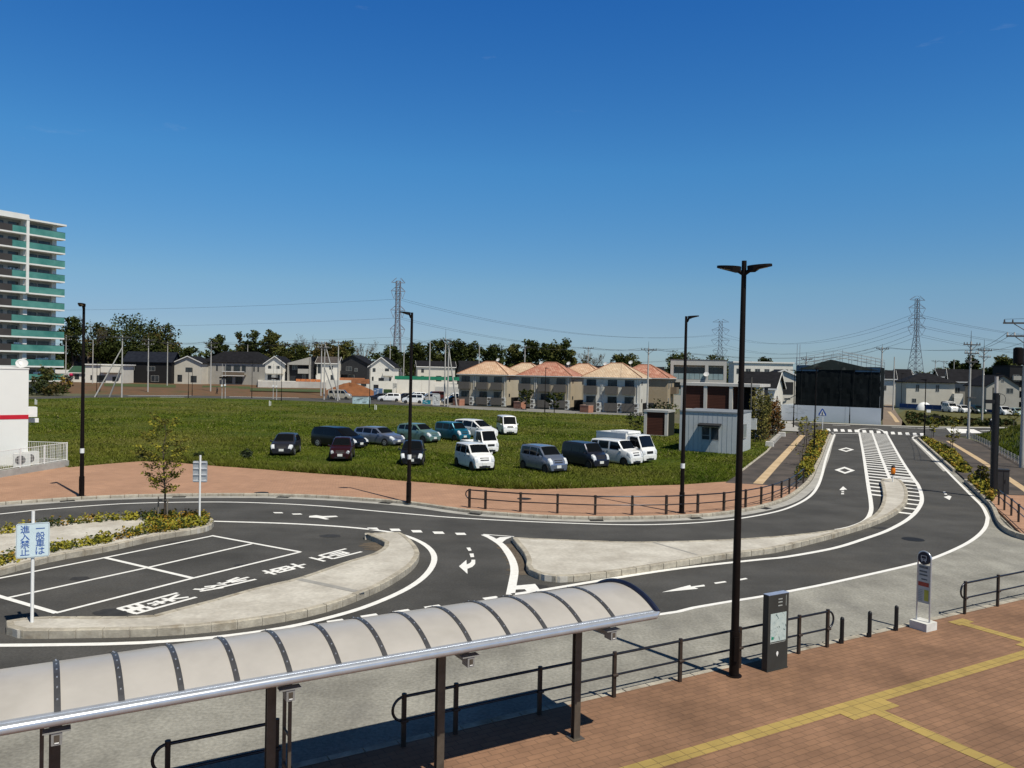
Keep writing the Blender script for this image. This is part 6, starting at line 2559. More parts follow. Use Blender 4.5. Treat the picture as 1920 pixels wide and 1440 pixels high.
# ---- building site: scaffold with dark mesh, white hoarding
hb0, hb1 = V2(G(1464, 787.5)), V2(G(1651.5, 797))
rot = math.atan2(hb1.y - hb0.y, hb1.x - hb0.x)
Lh = (hb1 - hb0).length
t = thing('hoarding', 'white site hoarding in front of the scaffolded house', 'hoarding', (hb0.x, hb0.y, 0), rot)
M_hoard = mat('white hoarding', (0.60, 0.64, 0.68), 0.5, scale=0.3, var=0.03)
for a, b in ((0, .17), (.17, .365), (.365, .655), (.655, 1.0)):
    mb = MB()
    mb.box(Lh * a + .02, Lh * b - .02, 0, .06, 0.03, 2.32)
    mb.build('panel', M_hoard, t)
mb = MB()
mb.box(0, .06, .06, 8, .03, 2.3)
mb.build('return_panel', M_hoard, t)
mb = MB()
rnd = random.Random(5)
for k in range(14):
    x, z = rnd.uniform(.6, 3.2), rnd.uniform(.9, 2.0)
    mb.box(x, x + rnd.uniform(.3, .9), -.005, 0, z, z + rnd.uniform(.04, .1))
mb.build('notice', mat('faded print', (0.47, 0.50, 0.50), 0.6, scale=2), t)

s0 = V2(at(1491, 760, 124))
rotS = R(-28)
t = thing('scaffolded_house', 'house under construction wrapped in dark scaffold netting', 'building', (s0.x, s0.y, 0), rotS)
us = Vector((math.cos(rotS), math.sin(rotS)))
# width so that the right edge meets the photographed edge
tgt = (1650 - 960) / F_PX
Ls = (tgt * s0.y - s0.x) / (us.x - tgt * us.y)
Hs_ = 8.1
M_net = mat('dark scaffold net', (0.004, 0.006, 0.007), 0.9, scale=0.35, detail=8, spec=.1, col2=(0.009, 0.012, 0.014), stain=(0.9, .60, (.022, .028, .028), .7), bump=0.6, bscale=1.2)
M_netb = mat('blue tarpaulin', (0.012, 0.040, 0.085), 0.6, scale=0.8, col2=(0.02, 0.06, 0.12), bump=.5, bscale=2)
rnd = random.Random(9)
mb = MB()
n1 = 26
Ds = 9.5


def netwall(p0, p1, n1, nz, H):
    vs = []
    e = (p1 - p0)
    nn = Vector((e.y, -e.x, 0)).normalized()
    for j in range(nz + 1):
        for i in range(n1 + 1):
            q = p0 + e * (i / n1)
            w_ = rnd.uniform(-.06, .06) if 0 < j < nz else 0
            vs.append((q.x + nn.x * w_, q.y + nn.y * w_, H * j / nz))
    mb.add(vs, [(j * (n1 + 1) + i, j * (n1 + 1) + i + 1, (j + 1) * (n1 + 1) + i + 1, (j + 1) * (n1 + 1) + i) for j in range(nz) for i in range(n1)])


c4 = [Vector((0, 0, 0)), Vector((Ls, 0, 0)), Vector((Ls, Ds, 0)), Vector((0, Ds, 0))]
for i in range(4):
    netwall(c4[i], c4[(i + 1) % 4], n1, 10, Hs_)
mb.build('netting', M_net, t)
mb = MB()
mb.box(.4, Ls - .4, .5, Ds - .5, 0, Hs_ - .6)
mb.build('house_shell', W_dgrey, t)
r = MB()
r.extr([Vector((x, -.1, z)) for x, z in ((.2, Hs_ - .5), (Ls - .2, Hs_ - .5), (Ls / 2 - 1, Hs_ + 1.05))], (0, 0, 0), (0, Ds, 0))
r.build('roof', mat('roof underlay', (0.016, 0.024, 0.022), 0.8, scale=1, stain=(.8, .55, (.25, .25, .22), .5)), t)
mb = MB()
mb.box(.05, 3.2, -.08, -.02, Hs_ - .75, Hs_ + .15)
mb.box(Ls - 3.4, Ls - .05, -.08, -.02, Hs_ - .75, Hs_ - .1)
mb.box(4.5, Ls - 4.0, -.08, -.02, Hs_ - .3, Hs_ + .1)
mb.build('tarpaulin', M_netb, t)
mb = MB()
M_tube = mat('scaffold tube', (0.36, 0.37, 0.38), 0.4, metal=.5, scale=4)
npole = 9
for k in range(npole + 1):
    x = Ls * k / npole
    top = Hs_ + 1.2 + 1.3 * (1 - abs(k / npole * 2 - 1)) + rnd.uniform(-.2, .3)
    mb.cyl((x, .13, 2.0), (x, .13, top), .03, n=5)
    mb.cyl((x, Ds + .1, 2.0), (x, Ds + .1, top - .2), .035, n=5)
for sy in (.13, Ds + .1):
    for dz in (.25, .75, 1.2):
        for a, b in ((0, .5), (.5, 1)):
            za = Hs_ + dz + (1.2 if a == .5 else 0)
            zb_ = Hs_ + dz + (1.2 if b == .5 else 0)
            mb.cyl((Ls * a, sy, za), (Ls * b, sy, zb_), .028, n=5)
for sx in (0, Ls):
    for dz in (.3, .9):
        mb.cyl((sx, -.1, Hs_ + dz), (sx, Ds, Hs_ + dz), .03, n=5)
mb.cyl((.1, -.1, Hs_), (.1, -.1, Hs_ + 3.4), .04, n=5)
mb.cyl((.5, -.1, Hs_), (.5, -.1, Hs_ + 3.3), .04, n=5)
mb.build('scaffold_tubes', M_tube, t)
mb = MB()
for x in (.9, 3.1, Ls * .55, Ls * .7, Ls - 1.2):
    mb.cyl((x, -.12, 2.0), (x, -.12, Hs_), .022, n=5)
mb.build('net_poles', M_black, t)
mb = MB()
for k in range(6):
    mb.box(Ls * (.06 + .14 * k), Ls * (.06 + .14 * k) + 1.5, .0, .6, Hs_ + .32 + .9 * (1 - abs(.12 + .28 * k - 1)), Hs_ + .37 + .9 * (1 - abs(.12 + .28 * k - 1)))
mb.build('scaffold_boards', mat('scaffold boards', (0.42, 0.38, 0.31), 0.8, scale=3), t)

# ---- houses: right of the balcony block
house('white_apartments', 'long white three-storey apartments behind the dark roofed house, right of the balcony block', loc_at(1376, 196), R(-6), 13.9, 8, 9.6, 'flat', .35, W_white, M_fascia,
      [('f', .6 + 2.2 * k, 6.9, 1.2, 1.3) for k in range(6)], over=.3, cat='apartment building')
t = C.objects['white_apartments']
for k in range(3):
    balcony(t, face_T('f', 13.9, 8), 3.8 + 3.3 * k, 6.6 + 3.3 * k, 5.75, 1.0, W_white, 1.0)
house('dark_roofed_house', 'white house with a broad dark roof just behind the bamboo', loc_at(1386, 118), RG, 5.0, 8, 4.9, 'gx', 2.2, W_white, M_roofd, [('f', 3.6, 3.0, .7, 1.0), ('r', 2, 2.6, 1, 1)], over=.4)
house('grey_white_house', 'grey and white house between the dark roofed house and the scaffold', loc_at(1444, 140), R(-8), 4.6, 8, 6.7, 'gy', 1.0, W_white, M_roofd, [('f', 1.1, 2.5, 1.0, .25), ('f', 2.5, 2.5, 1.0, .25)], over=.3)
t = C.objects['grey_white_house']
mb = MB()
mb.box(.3, 3.9, -.06, -.004, 3.4, 5.5)
mb.build('dark_cladding', W_dgrey, t)
# right beyond the crossing
house('white_house', 'white house half hidden right behind the scaffold', loc_at(1651, 200), R(-20), 3.4, 8, 6.6, 'gx', 2.0, W_white, M_roofd, [('f', .8, 3.6, .6, 1.2)], over=.4)
house('white_house', 'white house with twin white-edged gables between the scaffold and the hipped roof house', loc_at(1664, 212), R(-16), 6.0, 9, 6.3, 'gx', 2.3, W_grey, M_roofd, [('f', 1, 3.4, .8, 1.2)], over=.5)
house('yellow_house', 'pale orange house top seen above the dark roofs, far right of the scaffold', loc_at(1683, 300), R(-10), 5, 7, 8.6, 'gx', 1.6, mat('pale orange siding', (.55, .33, .15), .8, scale=1), M_roofd, [('f', 1.2, 6.4, 1, 1), ('f', 3.2, 6.4, 1, 1)], over=.5)
M_hip = house('hip_roof_house', 'cream house with a dark hipped roof and two tall windows behind the blue fence', loc_at(1700, 178), R(-10), 9.9, 8, 5.9, 'hip', 2.0, W_cream, M_roofd,
              [('f', 1.9, 3.8, .75, 1.5), ('f', 6.0, 3.8, .75, 1.5), ('f', 1.2, 1.3, .9, .9)], over=.55)
mb = MB()
mb.box(9.4, 11.2, -1.2, -.01, 2.6, 3.5)
mb.box(9.4, 11.2, -1.25, -1.2, 0, 2.6)
mb.build('porch', W_white, M_hip)
house('grey_house', 'grey house with white barge boards between the hipped roof house and the gable house', loc_at(1782, 185), R(-24), 6.5, 9, 6.4, 'gx', 2.6, W_grey, M_roofd, [('f', 1.0, 3.6, 1, 1.2), ('f', 4.2, 3.3, 1, 1.2)], over=.5)
house('dark_house', 'dark brown house with white edged gables left of the gable house', loc_at(1762, 230), R(-16), 6.5, 8, 7.6, 'gx', 2.0, W_brown, M_roofd, [('f', 1.0, 4.6, 1, 1.2)], over=.5)
tG = house('gable_house', 'pale grey gable house with one black upper window at far right', loc_at(1850, 168), R(-4), 6.6, 9, 5.6, 'gy', 2.1, W_grey, M_roofd, [('f', 4.0, 3.9, 1.4, 1.1), ('f', 2.9, 6.2, .6, .6)], over=.35, fascia=False)
house('dark_apartments', 'dark brown apartment block with pale balcony panels at the right edge', loc_at(1893, 205), R(-6), 12, 9, 10.2, 'flat', .3, W_black, M_roofd, [('f', .8 + 2.3 * (k % 3), 1.0 + 2.7 * (k // 3), 1.5, 1.7) for k in range(9)], over=.1, cat='apartment building')
t = C.objects['dark_apartments']
for k in range(3):
    for j in range(3):
        balcony(t, face_T('f', 12, 9), .5 + 2.5 * j, 2.4 + 2.5 * j, 1.4 + 2.75 * k, .9, W_tan if j else W_grey, .9)

# ---- houses on the left
hl = [
    ('green_roof_house', 'small white house with a green roof and a red ball sign', 131, 226, .75, R(8), 4.6, 7, 3.0, 'gx', 1.6, W_white, mat('green metal roof', (.03, .075, .045), .6, scale=1), [('f', 1.3, .9, 1.2, 1.4)]),
    ('low_white_building', 'low white flat roofed building behind the braced utility pole', 160, 222, .75, R(6), 10.0, 8, 5.0, 'flat', .3, W_white, M_fascia, [('f', 3.2, .3, 2.2, 1.9), ('f', 7.2, .6, 1.4, 1.3), ('f', 1.4, .9, .5, 1.3)]),
    ('navy_roof_house', 'house with a low wide navy roof behind the low white building', 136, 252, .75, R(4), 15.0, 9, 6.6, 'hip', 2.5, W_dgrey, M_roofn, [('f', 10, 4, 1.5, 1.2)]),
    ('black_house', 'black two-storey house with navy roof left of the cream stone house', 232, 232, .75, R(6), 13.2, 9, 6.5, 'gx', 2.7, W_black, M_roofn, [('f', 1.5, 3.6, 1.5, 1.2), ('f', 6.5, 3.6, 2.2, 1.3), ('f', 7.6, .5, 2.2, 1.8)]),
    ('cream_house', 'cream stone faced house with a dark balcony between the black house and the grey apartments', 327, 236, .75, R(-4), 8.2, 8, 6.4, 'gy', 1.8, W_cream, M_roofd, [('f', 3.4, 3.5, 2.0, 1.3), ('f', 1.0, .6, 1.4, 2.0), ('f', 5.0, .5, 1.8, 1.9)]),
    ('grey_apartments', 'long grey two-storey apartments with a wide dark roof and a brown balcony rail', 379, 240, .75, R(-8), 20.0, 9, 6.6, 'hip', 3.3, W_grey, M_roofd, [('f', 1.4, 4.0, .5, 1.6), ('f', 4.5, 4.0, .5, 1.6), ('f', 16.2, 4.0, .4, 1.4), ('f', 17.5, 4.0, .4, 1.4), ('f', 7.4, .3, 2.2, 2.0), ('f', 10.6, .3, 2.2, 2.0), ('f', 7.2, 3.8, 2.0, 1.9), ('f', 10.0, 3.8, 2.0, 1.9), ('f', 12.6, 3.8, 1.2, 1.9)]),
    ('white_gable_house', 'white gable fronted house with a white balcony at the end of the grey apartments', 497, 228, TZ, R(-3), 5.7, 8, 5.0, 'gy', 2.0, W_white, M_roofd, [('f', .9, 3.2, .9, 1.0), ('f', 3.3, 3.2, .9, 1.0), ('f', .8, .2, 1.1, 1.5), ('f', 3.2, .2, 1.1, 1.5)]),
    ('shed_roof_house', 'grey house with one slanting roof and open two-storey porch', 541, 228, TZ, R(4), 6.3, 8, 5.2, 'sr', 1.9, W_dgrey, M_roofd, [('f', 3.9, .1, 1.0, 1.8), ('f', 1.0, 3.2, 1.5, 1.4)]),
    ('plain_white_house', 'plain white house with a brown roof behind the pair of utility poles', 594, 232, TZ, R(2), 5.9, 7, 5.5, 'gx', 1.7, W_white, M_roofb, [('f', 3.6, 3.5, 1.0, 1.0), ('f', 4.0, .5, .9, 1.4), ('f', .3, 2.3, 1.2, 2.8)]),
    ('black_gable_house', 'black gable house with reddish wooden deck fence', 634, 238, TZ, R(-6), 8.8, 9, 5.6, 'gy', 2.3, W_dgrey, M_roofd, [('f', 2.4, 3.2, 1.8, 1.2), ('f', 5.0, 3.0, .9, 1.0), ('f', 3.0, .3, 2.0, 1.7)]),
    ('white_gable_house', 'white gable house with boxy white balcony right of the black gable house', 693, 226, TZ, R(-3), 6.7, 8, 4.8, 'gy', 2.5, W_white, M_roofd, [('f', .9, 3.1, .8, 1.0), ('f', 4.4, 3.1, 1.1, 1.0), ('f', 2.6, .3, 1.5, 1.1), ('f', .7, .1, .5, 1.6), ('f', 5.6, .3, .5, 1.4)]),
    ('grey_white_house', 'far grey and white house above the green topped wall', 783, 268, TZ, R(10), 12.5, 9, 5.2, 'gx', 1.8, W_cream, M_roofd, [('f', 1.2, 3.0, .9, 1.2), ('f', 1.2, .5, .9, 1.4), ('f', 6.2, .2, 1.8, 1.8), ('f', 10.2, .2, 1.4, 1.9)]),
    ('dark_long_house', 'long dark roofed buildings behind the rear tiled roofs', 1052, 205, 0, R(-4), 26.0, 9, 6.6, 'gx', 1.7, W_black, M_roofd, [('f', 2 + 3 * k, 4.8, .7, .9) for k in range(8)]),
    ('dark_roofed_house', 'dark roofed house with a white gable edge behind the leftmost tiled roof', 866, 226, 0, R(12), 11.0, 9, 6.5, 'gx', 2.6, W_dgrey, M_roofd, [('f', 2, 4.4, 1.2, 1.0), ('f', 6, 4.4, 1.2, 1.0)]),
]
HOUSES = {}
for nm, lab, px, Y, z, rot, W_, D_, h, rf, rise, wm, rm, wins in hl:
    HOUSES[lab] = house(nm, lab, loc_at(px, Y, z), rot, W_, D_, h, rf, rise, wm, rm, wins, fascia=wm not in (W_dgrey, W_black), sash=M_sash if wm in (W_dgrey, W_black) else M_sashd)


def H_(s_):
    return next(v for k, v in HOUSES.items() if k.startswith(s_))


t = H_('long grey two')
mb = MB()
T = face_T('f', 20, 9)
fbox(mb, T, 6.9, 13.9, .006, 1.2, 2.75, 2.95)
fbox(mb, T, 6.9, 13.9, 1.12, 1.2, 2.95, 3.75)
mb.build('balcony', W_brown, t)
mb = MB()
fbox(mb, T, 6.9, 13.9, 1.10, 1.23, 3.75, 3.95)
fbox(mb, T, 6.9, 13.9, 1.10, 1.23, 2.55, 2.75)
mb.build('balcony_rail', M_fascia, t)
balcony(H_('white gable fronted'), face_T('f', 5.7, 8), .5, 5.4, 2.15, 1.0, W_white, 1.2)
balcony(H_('white gable house with boxy'), face_T('f', 6.7, 8), 4.0, 6.7, 2.2, 1.0, W_white, 1.1)
t = H_('grey house with one')
mb = MB()
T = face_T('f', 6.3, 8)
for u in (.02, 5.98):
    fbox(mb, T, u, u + .3, .01, 1.6, -.05, 5.0 + (1.6 if u > 3 else .0))
mb.hexa([(0, -1.6, 4.6), (6.3, -1.6, 4.6), (6.3, -.01, 4.6), (0, -.01, 4.6)], [(0, -1.6, 5.05), (6.3, -1.6, 6.9), (6.3, -.01, 6.9), (0, -.01, 5.05)])
mb.build('porch_frame', W_grey, t)
balcony(t, T, 2.9, 5.9, 2.3, 1.5, W_grey, 1.2)
t = H_('black gable house')
mb = MB()
fbox(mb, face_T('f', 8.8, 9), .2, 8.6, 1.6, 1.75, -1.5, 1.15)
mb.build('deck_fence', W_terr, t)
balcony(t, face_T('f', 8.8, 9), .5, 4.6, 2.2, 1.2, W_dgrey, 1.0)
t = H_('small white house with a green')
mb = MB()
c_ = Vector((.55, -.5, 2.1))
mb.s = True
mb.tube([c_ + Vector((0, 0, z)) for z in (-.55, -.45, -.15, .2, .42, .5)], [.02, .28, .52, .5, .25, .02], 12)
mb.build('ball_sign', mat('crimson sign', (.42, .012, .07), .5, scale=3), t)
t = H_('low white flat')
mb = MB()
fbox(mb, face_T('f', 10, 8), 4.5, 9.6, .01, 1.2, 3.0, 4.6)
mb.build('upper_terrace', W_white, t)
# orange timber deck and planted terrace walls
t = thing('deck_fence', 'orange timber deck fence in front of the slanting roof house', 'fence', loc_at(555, 219.5, TZ), R(1))
for k in range(5):
    mb = MB()
    mb.box(.05 + 1.35 * k, 1.3 + 1.35 * k, 0, .08, .05, .75)
    mb.build('panel', mat('orange timber', (.50, .17, .06), .8, scale=2, var=.2), t)
mb = MB()
mb.box(0, 6.8, -.05, .13, -.1, .06)
mb.build('sill', M_roofb, t)
t = thing('white_wall', 'long white wall topped with green netting behind the car park', 'wall', loc_at(744, 215, 0), R(0))
Lw = XY(862, 215)[0] - XY(744, 215)[0]
mb = MB()
for k in range(5):
    mb.box(Lw * k / 5 + .03, Lw * (k + 1) / 5 - .03, -.02, .2, 0, 3.6 if k < 3 else 2.6)
mb.build('wall', W_white, t)
mb = MB()
mb.box(-.5, Lw, -.06, -.02, 3.6, 4.55)
mb.build('green_net', mat('green netting', (.010, .17, .095), .8, scale=.5, var=.2), t)
mb = MB()
for k in range(30):
    mb.box(Lw * (.62 + .38 * k / 30), Lw * (.62 + .38 * k / 30) + .06, -.1, -.04, 0, 1.9)
mb.build('picket_screen', M_galv, t)
t = thing('terrace_wall', 'white rendered wall under the white gable house, behind the soil mound', 'wall', loc_at(612, 213, 0), R(0))
Lw = XY(743, 213)[0] - XY(612, 213)[0]
mb = MB()
mb.box(0, Lw, 0, .25, 0, 3.1)
mb.build('wall', W_white, t)
mb = MB()
mb.box(Lw * .36, Lw * .62, -.05, -.004, 2.3, 3.5)
mb.build('brick_band', W_terr, t)
window(t, face_T('f', Lw, .25), Lw * .50, 1.6, 1.4, 1.2, M_sashd)
window(t, face_T('f', Lw, .25), Lw * .68, .6, 1.3, 1.5, M_sashd)
# ------------------------------------------------------------ utility poles and wires
M_cpole = mat('pole concrete', (0.42, 0.405, 0.38), 0.85, scale=2, var=0.08)
M_arm = mat('crossarm steel', (0.085, 0.080, 0.078), 0.6, metal=.2, scale=5)
M_ins = mat('insulator', (0.55, 0.53, 0.50), 0.4, scale=5)
M_wire = mat('wire', (0.030, 0.032, 0.036), 0.6, scale=2)
UG = 'concrete utility poles'
POLES = {}


def pole(key, label, px, Y, ytop, arms=2, rot=0.0, stays=(), trans=False, mast=0.0, z0=0.0, armw=1.7, rad=.15, low=None, box=False):
    x, y = XY(px, Y)
    hp = at(px, ytop, Y).z - z0 - mast
    t = thing('utility_pole', label, 'utility pole', (x, y, z0), rot, UG)
    mb = MB()
    mb.cyl((0, 0, -.1), (0, 0, hp), rad, rad * .62, n=10)
    mb.build('shaft', M_cpole, t)
    tops = []
    for k in range(arms):
        z = hp - .35 - .95 * k
        w_ = armw * (1 - .15 * k)
        mb = MB()
        mb.box(-w_, w_, -.20, -.10, z - .06, z + .06)
        mb.cyl((-w_ * .55, -.15, z - .05), (0, -.12, z - .6), .03, n=5)
        mb.cyl((w_ * .55, -.15, z - .05), (0, -.12, z - .6), .03, n=5)
        arm = mb.build('crossarm', M_arm, t)
        mb = MB()
        for u in (-.95, -.6, .6, .95):
            mb.cyl((u * w_, -.15, z + .06), (u * w_, -.15, z + .26), .06, .04, n=6)
        mb.build('insulators', M_ins if k % 2 else M_arm, arm)
        tops.append((w_, z + .28))
    if mast:
        mb = MB()
        mb.cyl((0, 0, hp), (0, 0, hp + mast), .035, .02, n=5)
        mb.build('mast', M_arm, t)
    if trans:
        mb = MB()
        mb.cyl((-.55, -.3, hp - 3.3), (-.55, -.3, hp - 2.2), .34, n=14)
        mb.cyl((-.55, -.3, hp - 2.2), (-.55, -.3, hp - 2.12), .30, .2, n=14)
        mb.box(-.6, 0, -.35, -.05, hp - 3.4, hp - 3.28)
        mb.build('transformer', M_dark, t)
    if box:
        mb = MB()
        mb.box(-.5, .5, -.35, -.16, hp * .42, hp * .42 + .12)
        mb.build('cable_bracket', M_arm, t)
    for sx, sy, f in stays:
        mb = MB()
        mb.cyl((sx, sy, -.1), (0, -.1, hp * f), .15, .11, n=8)
        mb.build('stay', M_cpole, t)
    mw = t.matrix_basis if False else Matrix.Translation((x, y, z0)) @ Matrix.Rotation(rot, 4, 'Z')
    POLES[key] = [(mw @ Vector((-w_ * .95, -.15, z)), mw @ Vector((w_ * .95, -.15, z)), mw @ Vector((-w_ * .6, -.15, z)), mw @ Vector((w_ * .6, -.15, z))) for w_, z in tops] or [(mw @ Vector((0, 0, hp)),) * 4]
    return t


pole('p1', 'concrete utility pole with two slanting stays, left of the black house', 229, 151, 611, 1, .1, [(-4.4, -1.2, .80), (-2.6, 1.0, .52)], mast=1.8)
pole('p2', 'concrete utility pole standing in front of the black house', 278, 172, 624, 2, .1, mast=1.2, armw=1.4)
pole('p3', 'plain utility pole without crossarms left of the braced pole', 174, 215, 637, 0)
pole('p4', 'thin utility pole just right of the apartment tower', 123.5, 222, 628, 2, .1, armw=1.8)
pole('p5', 'utility pole in front of the cream stone faced house', 314, 205, 641, 1, .1, armw=1.2)
pole('p6', 'utility pole in front of the left end of the grey apartments', 395.5, 178, 632, 2, .1, mast=1.0, armw=1.6)
pole('p7', 'left one of two close utility poles before the plain white house', 602.5, 172, 640, 2, .05, armw=1.6)
pole('p8', 'right one of two close utility poles, with long slanting stays', 608.5, 160, 640, 2, .05, [(3.0, .5, .97), (2.2, 1.0, .55)], armw=1.6)
pole('p9', 'tall utility pole in front of the small beige van', 634, 155, 639, 1, .05, armw=1.2)
pole('p10', 'tall utility pole carrying an antenna, left of the tiled apartments', 834.5, 143, 617, 1, .05, armw=1.0, mast=1.6, rad=.15)
pole('p11', 'utility pole just right of the antenna pole, with a slanting stay', 840.5, 141, 641, 1, .05, [(1.6, 1.0, .9)], armw=.8)
pole('p12', 'utility pole rising behind the middle street lamp, before the green topped wall', 805.5, 160, 641, 0)
pole('p13', 'utility pole with round insulators in front of the white tiled apartments', 1215, 124, 640, 1, .3, mast=1.0, armw=1.3)
pole('p14', 'utility pole with a crossarm left of the scaffolded house', 1511, 136, 661, 1, .2, mast=.8, armw=1.0)
pole('p15', 'utility pole at the right edge of the scaffolded house', 1652.5, 138, 645, 1, .2, armw=1.2, mast=.5)
pole('p16', 'utility pole beside the path right of the scaffold', 1676, 165, 669, 0)
pole('p17', 'tall white utility pole with three crossarms beside the embankment', 1818.5, 89, 620, 3, .3, mast=1.2, armw=1.15, box=True)
pole('p18', 'utility pole with two crossarms between the grey house and the gable house', 1843.5, 118, 636, 2, .3, mast=1.3, armw=1.3)
pole('p19', 'nearest concrete utility pole at the right edge, with a black transformer', 1921, 58.8, 597, 2, -.25, trans=True, armw=1.55, rad=.19)
pole('p20', 'left one of three thin far poles above the dark roofs', 1753, 245, 675, 1, 0, armw=1.2, rad=.14)
pole('p21', 'middle one of three thin far poles above the dark roofs', 1769, 250, 676, 1, 0, armw=1.2, rad=.14)
pole('p22', 'right one of three thin far poles above the dark roofs', 1788, 240, 673, 0, 0, rad=.14)
pole('p23', 'thin utility pole behind the white gable house near the dark pines', 731, 262, 640, 0, rad=.15)
pole('p24', 'thin utility pole in front of the dark trees right of the lattice pylon', 757, 258, 647, 0, rad=.15)
pole('p25', 'pair-top utility pole seen over the rear tan tiled roof', 983.5, 172, 648, 1, 0, armw=1.0, rad=.15)
pole('p26', 'utility pole seen behind the rear orange tiled roof', 1102, 180, 650, 1, 0, armw=1.2, rad=.15)
pole('p27', 'utility pole seen between the grey apartments and the far trees', 464, 275, 646, 0, rad=.15)
pole('p28', 'utility pole over the dark roof near the leftmost tiled apartments', 898, 205, 647, 0, rad=.15)

WG = 'overhead wires'


def wires(label, pairs, r, sag, group=WG):
    mb = MB()
    for a, b in pairs:
        a, b = Vector(a), Vector(b)
        mb.tube([a.lerp(b, k / 14) - Vector((0, 0, sag * 4 * (k / 14) * (1 - k / 14))) for k in range(15)], r, 4, False)
    return tag(mb.build('overhead_wire', M_wire), label, 'wire', group)


def span(k1, k2, lv=0, idx=(0, 1, 2)):
    A, B = POLES[k1], POLES[k2]
    return [(A[min(lv, len(A) - 1)][i], B[min(lv, len(B) - 1)][i]) for i in idx]


wires('overhead wires from the tower side to the pole in front of the black house', span('p4', 'p1') + span('p1', 'p2'), .022, .5)
wires('overhead wires in front of the grey apartments', span('p2', 'p6') + span('p6', 'p7'), .022, .8)
wires('overhead wires across the twin poles to the antenna pole', span('p8', 'p9', 0, (0, 1)) + span('p9', 'p10', 0, (0, 1)), .02, .9)
wires('overhead wires over the tiled apartment roofs', span('p10', 'p25', 0, (0, 1)) + span('p25', 'p26', 0, (0, 1)), .02, .7)
wires('overhead wires from the white tiled apartments past the balcony block', span('p13', 'p14') + span('p26', 'p13', 0, (0, 1)), .018, .6)
wires('overhead wires above the scaffolded house', span('p14', 'p15') + span('p15', 'p18', 0, (0, 1, 3)), .018, .4)
wires('overhead wires between the embankment pole and the nearest pole', span('p17', 'p19', 1) + span('p17', 'p18', 1, (0, 3)), .014, .4)
A = POLES['p19'][0]
wires('overhead wires leaving the picture at the nearest pole', [(A[0], A[0] + Vector((14, -16, 1.0))), (A[1], A[1] + Vector((14, -16, 1.0)))], .014, .3)
A = POLES['p18'][0]
wires('overhead wires leaving the picture from the far pole by the gable house', [(A[i], A[i] + Vector((40, -2, .5))) for i in (0, 1)], .016, .5)

# ------------------------------------------------------------ lattice pylons
M_pyl = mat('pylon steel', (0.17, 0.17, 0.20), 0.6, scale=.2, var=.1)
M_pyl2 = mat('pylon steel dark', (0.13, 0.15, 0.19), 0.6, scale=.2, var=.1)


def pylon(label, px, Y, ytop, arms, hw0, hw1, rot, m, r=.14, rock=False):
    x, y = XY(px, Y)
    H = at(px, ytop, Y).z
    t = thing('lattice_pylon', label, 'pylon', (x, y, 0), rot, 'lattice pylons on the horizon')

    def wd(z):
        return hw0 + (hw1 - hw0) * min(1, (z / H) / .62) if z / H < .62 else hw1
    mb = MB()
    nlev = 16
    zs = [H * k / nlev for k in range(nlev + 1)]
    for sx in (1, -1):
        for sy in (1, -1):
            for a, b in zip(zs, zs[1:]):
                mb.cyl((sx * wd(a), sy * wd(a), a), (sx * wd(b), sy * wd(b), b), r, n=4, cap=False)
    mb.build('legs', m, t)
    mb = MB()
    for a, b in zip(zs, zs[1:]):
        for (s1, s2) in (((1, 1), (-1, 1)), ((-1, 1), (-1, -1)), ((-1, -1), (1, -1)), ((1, -1), (1, 1))):
            p = lambda s_, z: Vector((s_[0] * wd(z), s_[1] * wd(z), z))
            mb.cyl(p(s1, a), p(s2, b), r * .6, n=3, cap=False)
            mb.cyl(p(s2, a), p(s1, b), r * .6, n=3, cap=False)
            mb.cyl(p(s1, b), p(s2, b), r * .6, n=3, cap=False)
    mb.build('bracing', m, t)
    ends = []
    M_ = Matrix.Translation((x, y, 0)) @ Matrix.Rotation(rot, 4, 'Z')
    for f, aw in arms:
        z = H * f
        mb = MB()
        for sx in (1, -1):
            tip = Vector((sx * aw, 0, z))
            for sy in (1, -1):
                mb.cyl((sx * wd(z), sy * wd(z), z), tip, r * .8, n=4, cap=False)
                mb.cyl((sx * wd(z), sy * wd(z), z + H * .045), tip, r * .7, n=4, cap=False)
            if f < .97:
                # V strings of insulators
                mb.cyl(tip, (sx * (aw * .62), 0, z - H * .075), r * .7, n=4, cap=False)
                mb.cyl((sx * wd(z) * 1.1, 0, z), (sx * (aw * .62), 0, z - H * .075), r * .7, n=4, cap=False)
                ends.append(M_ @ Vector((sx * aw * .62, 0, z - H * .075)))
            else:
                ends.append(M_ @ tip)
        mb.build('crossarm', m, t)
    return ends


e1 = pylon('tall pale lattice pylon above the trees left of the middle street lamp', 744, 420, 527, [(.985, 3.6), (.90, 3.7), (.71, 3.8), (.52, 3.9)], 2.5, 1.05, R(20), M_pyl, .19)
e2 = pylon('shorter lattice pylon seen between the two street lamps above the balcony block', 1349, 560, 602, [(.985, 5.5), (.86, 6.0), (.70, 6.2), (.54, 5.0)], 3.2, 1.1, R(-12), M_pyl2, .15)
e3 = pylon('dark lattice pylon with three wide arms right of the scaffolded house', 1716, 400, 560, [(.985, 4.5), (.90, 4.9), (.79, 5.0), (.69, 5.2)], 3.6, .75, R(14), M_pyl2, .12)
PG = 'high voltage lines'
lft = [Vector(XY(-420, 470)) for _ in range(1)]
far_l = Vector((XY(-250, 520)[0], 520, 0))


def hv(label, pairs, sag, r=.06):
    return wires(label, pairs, r, sag, PG)


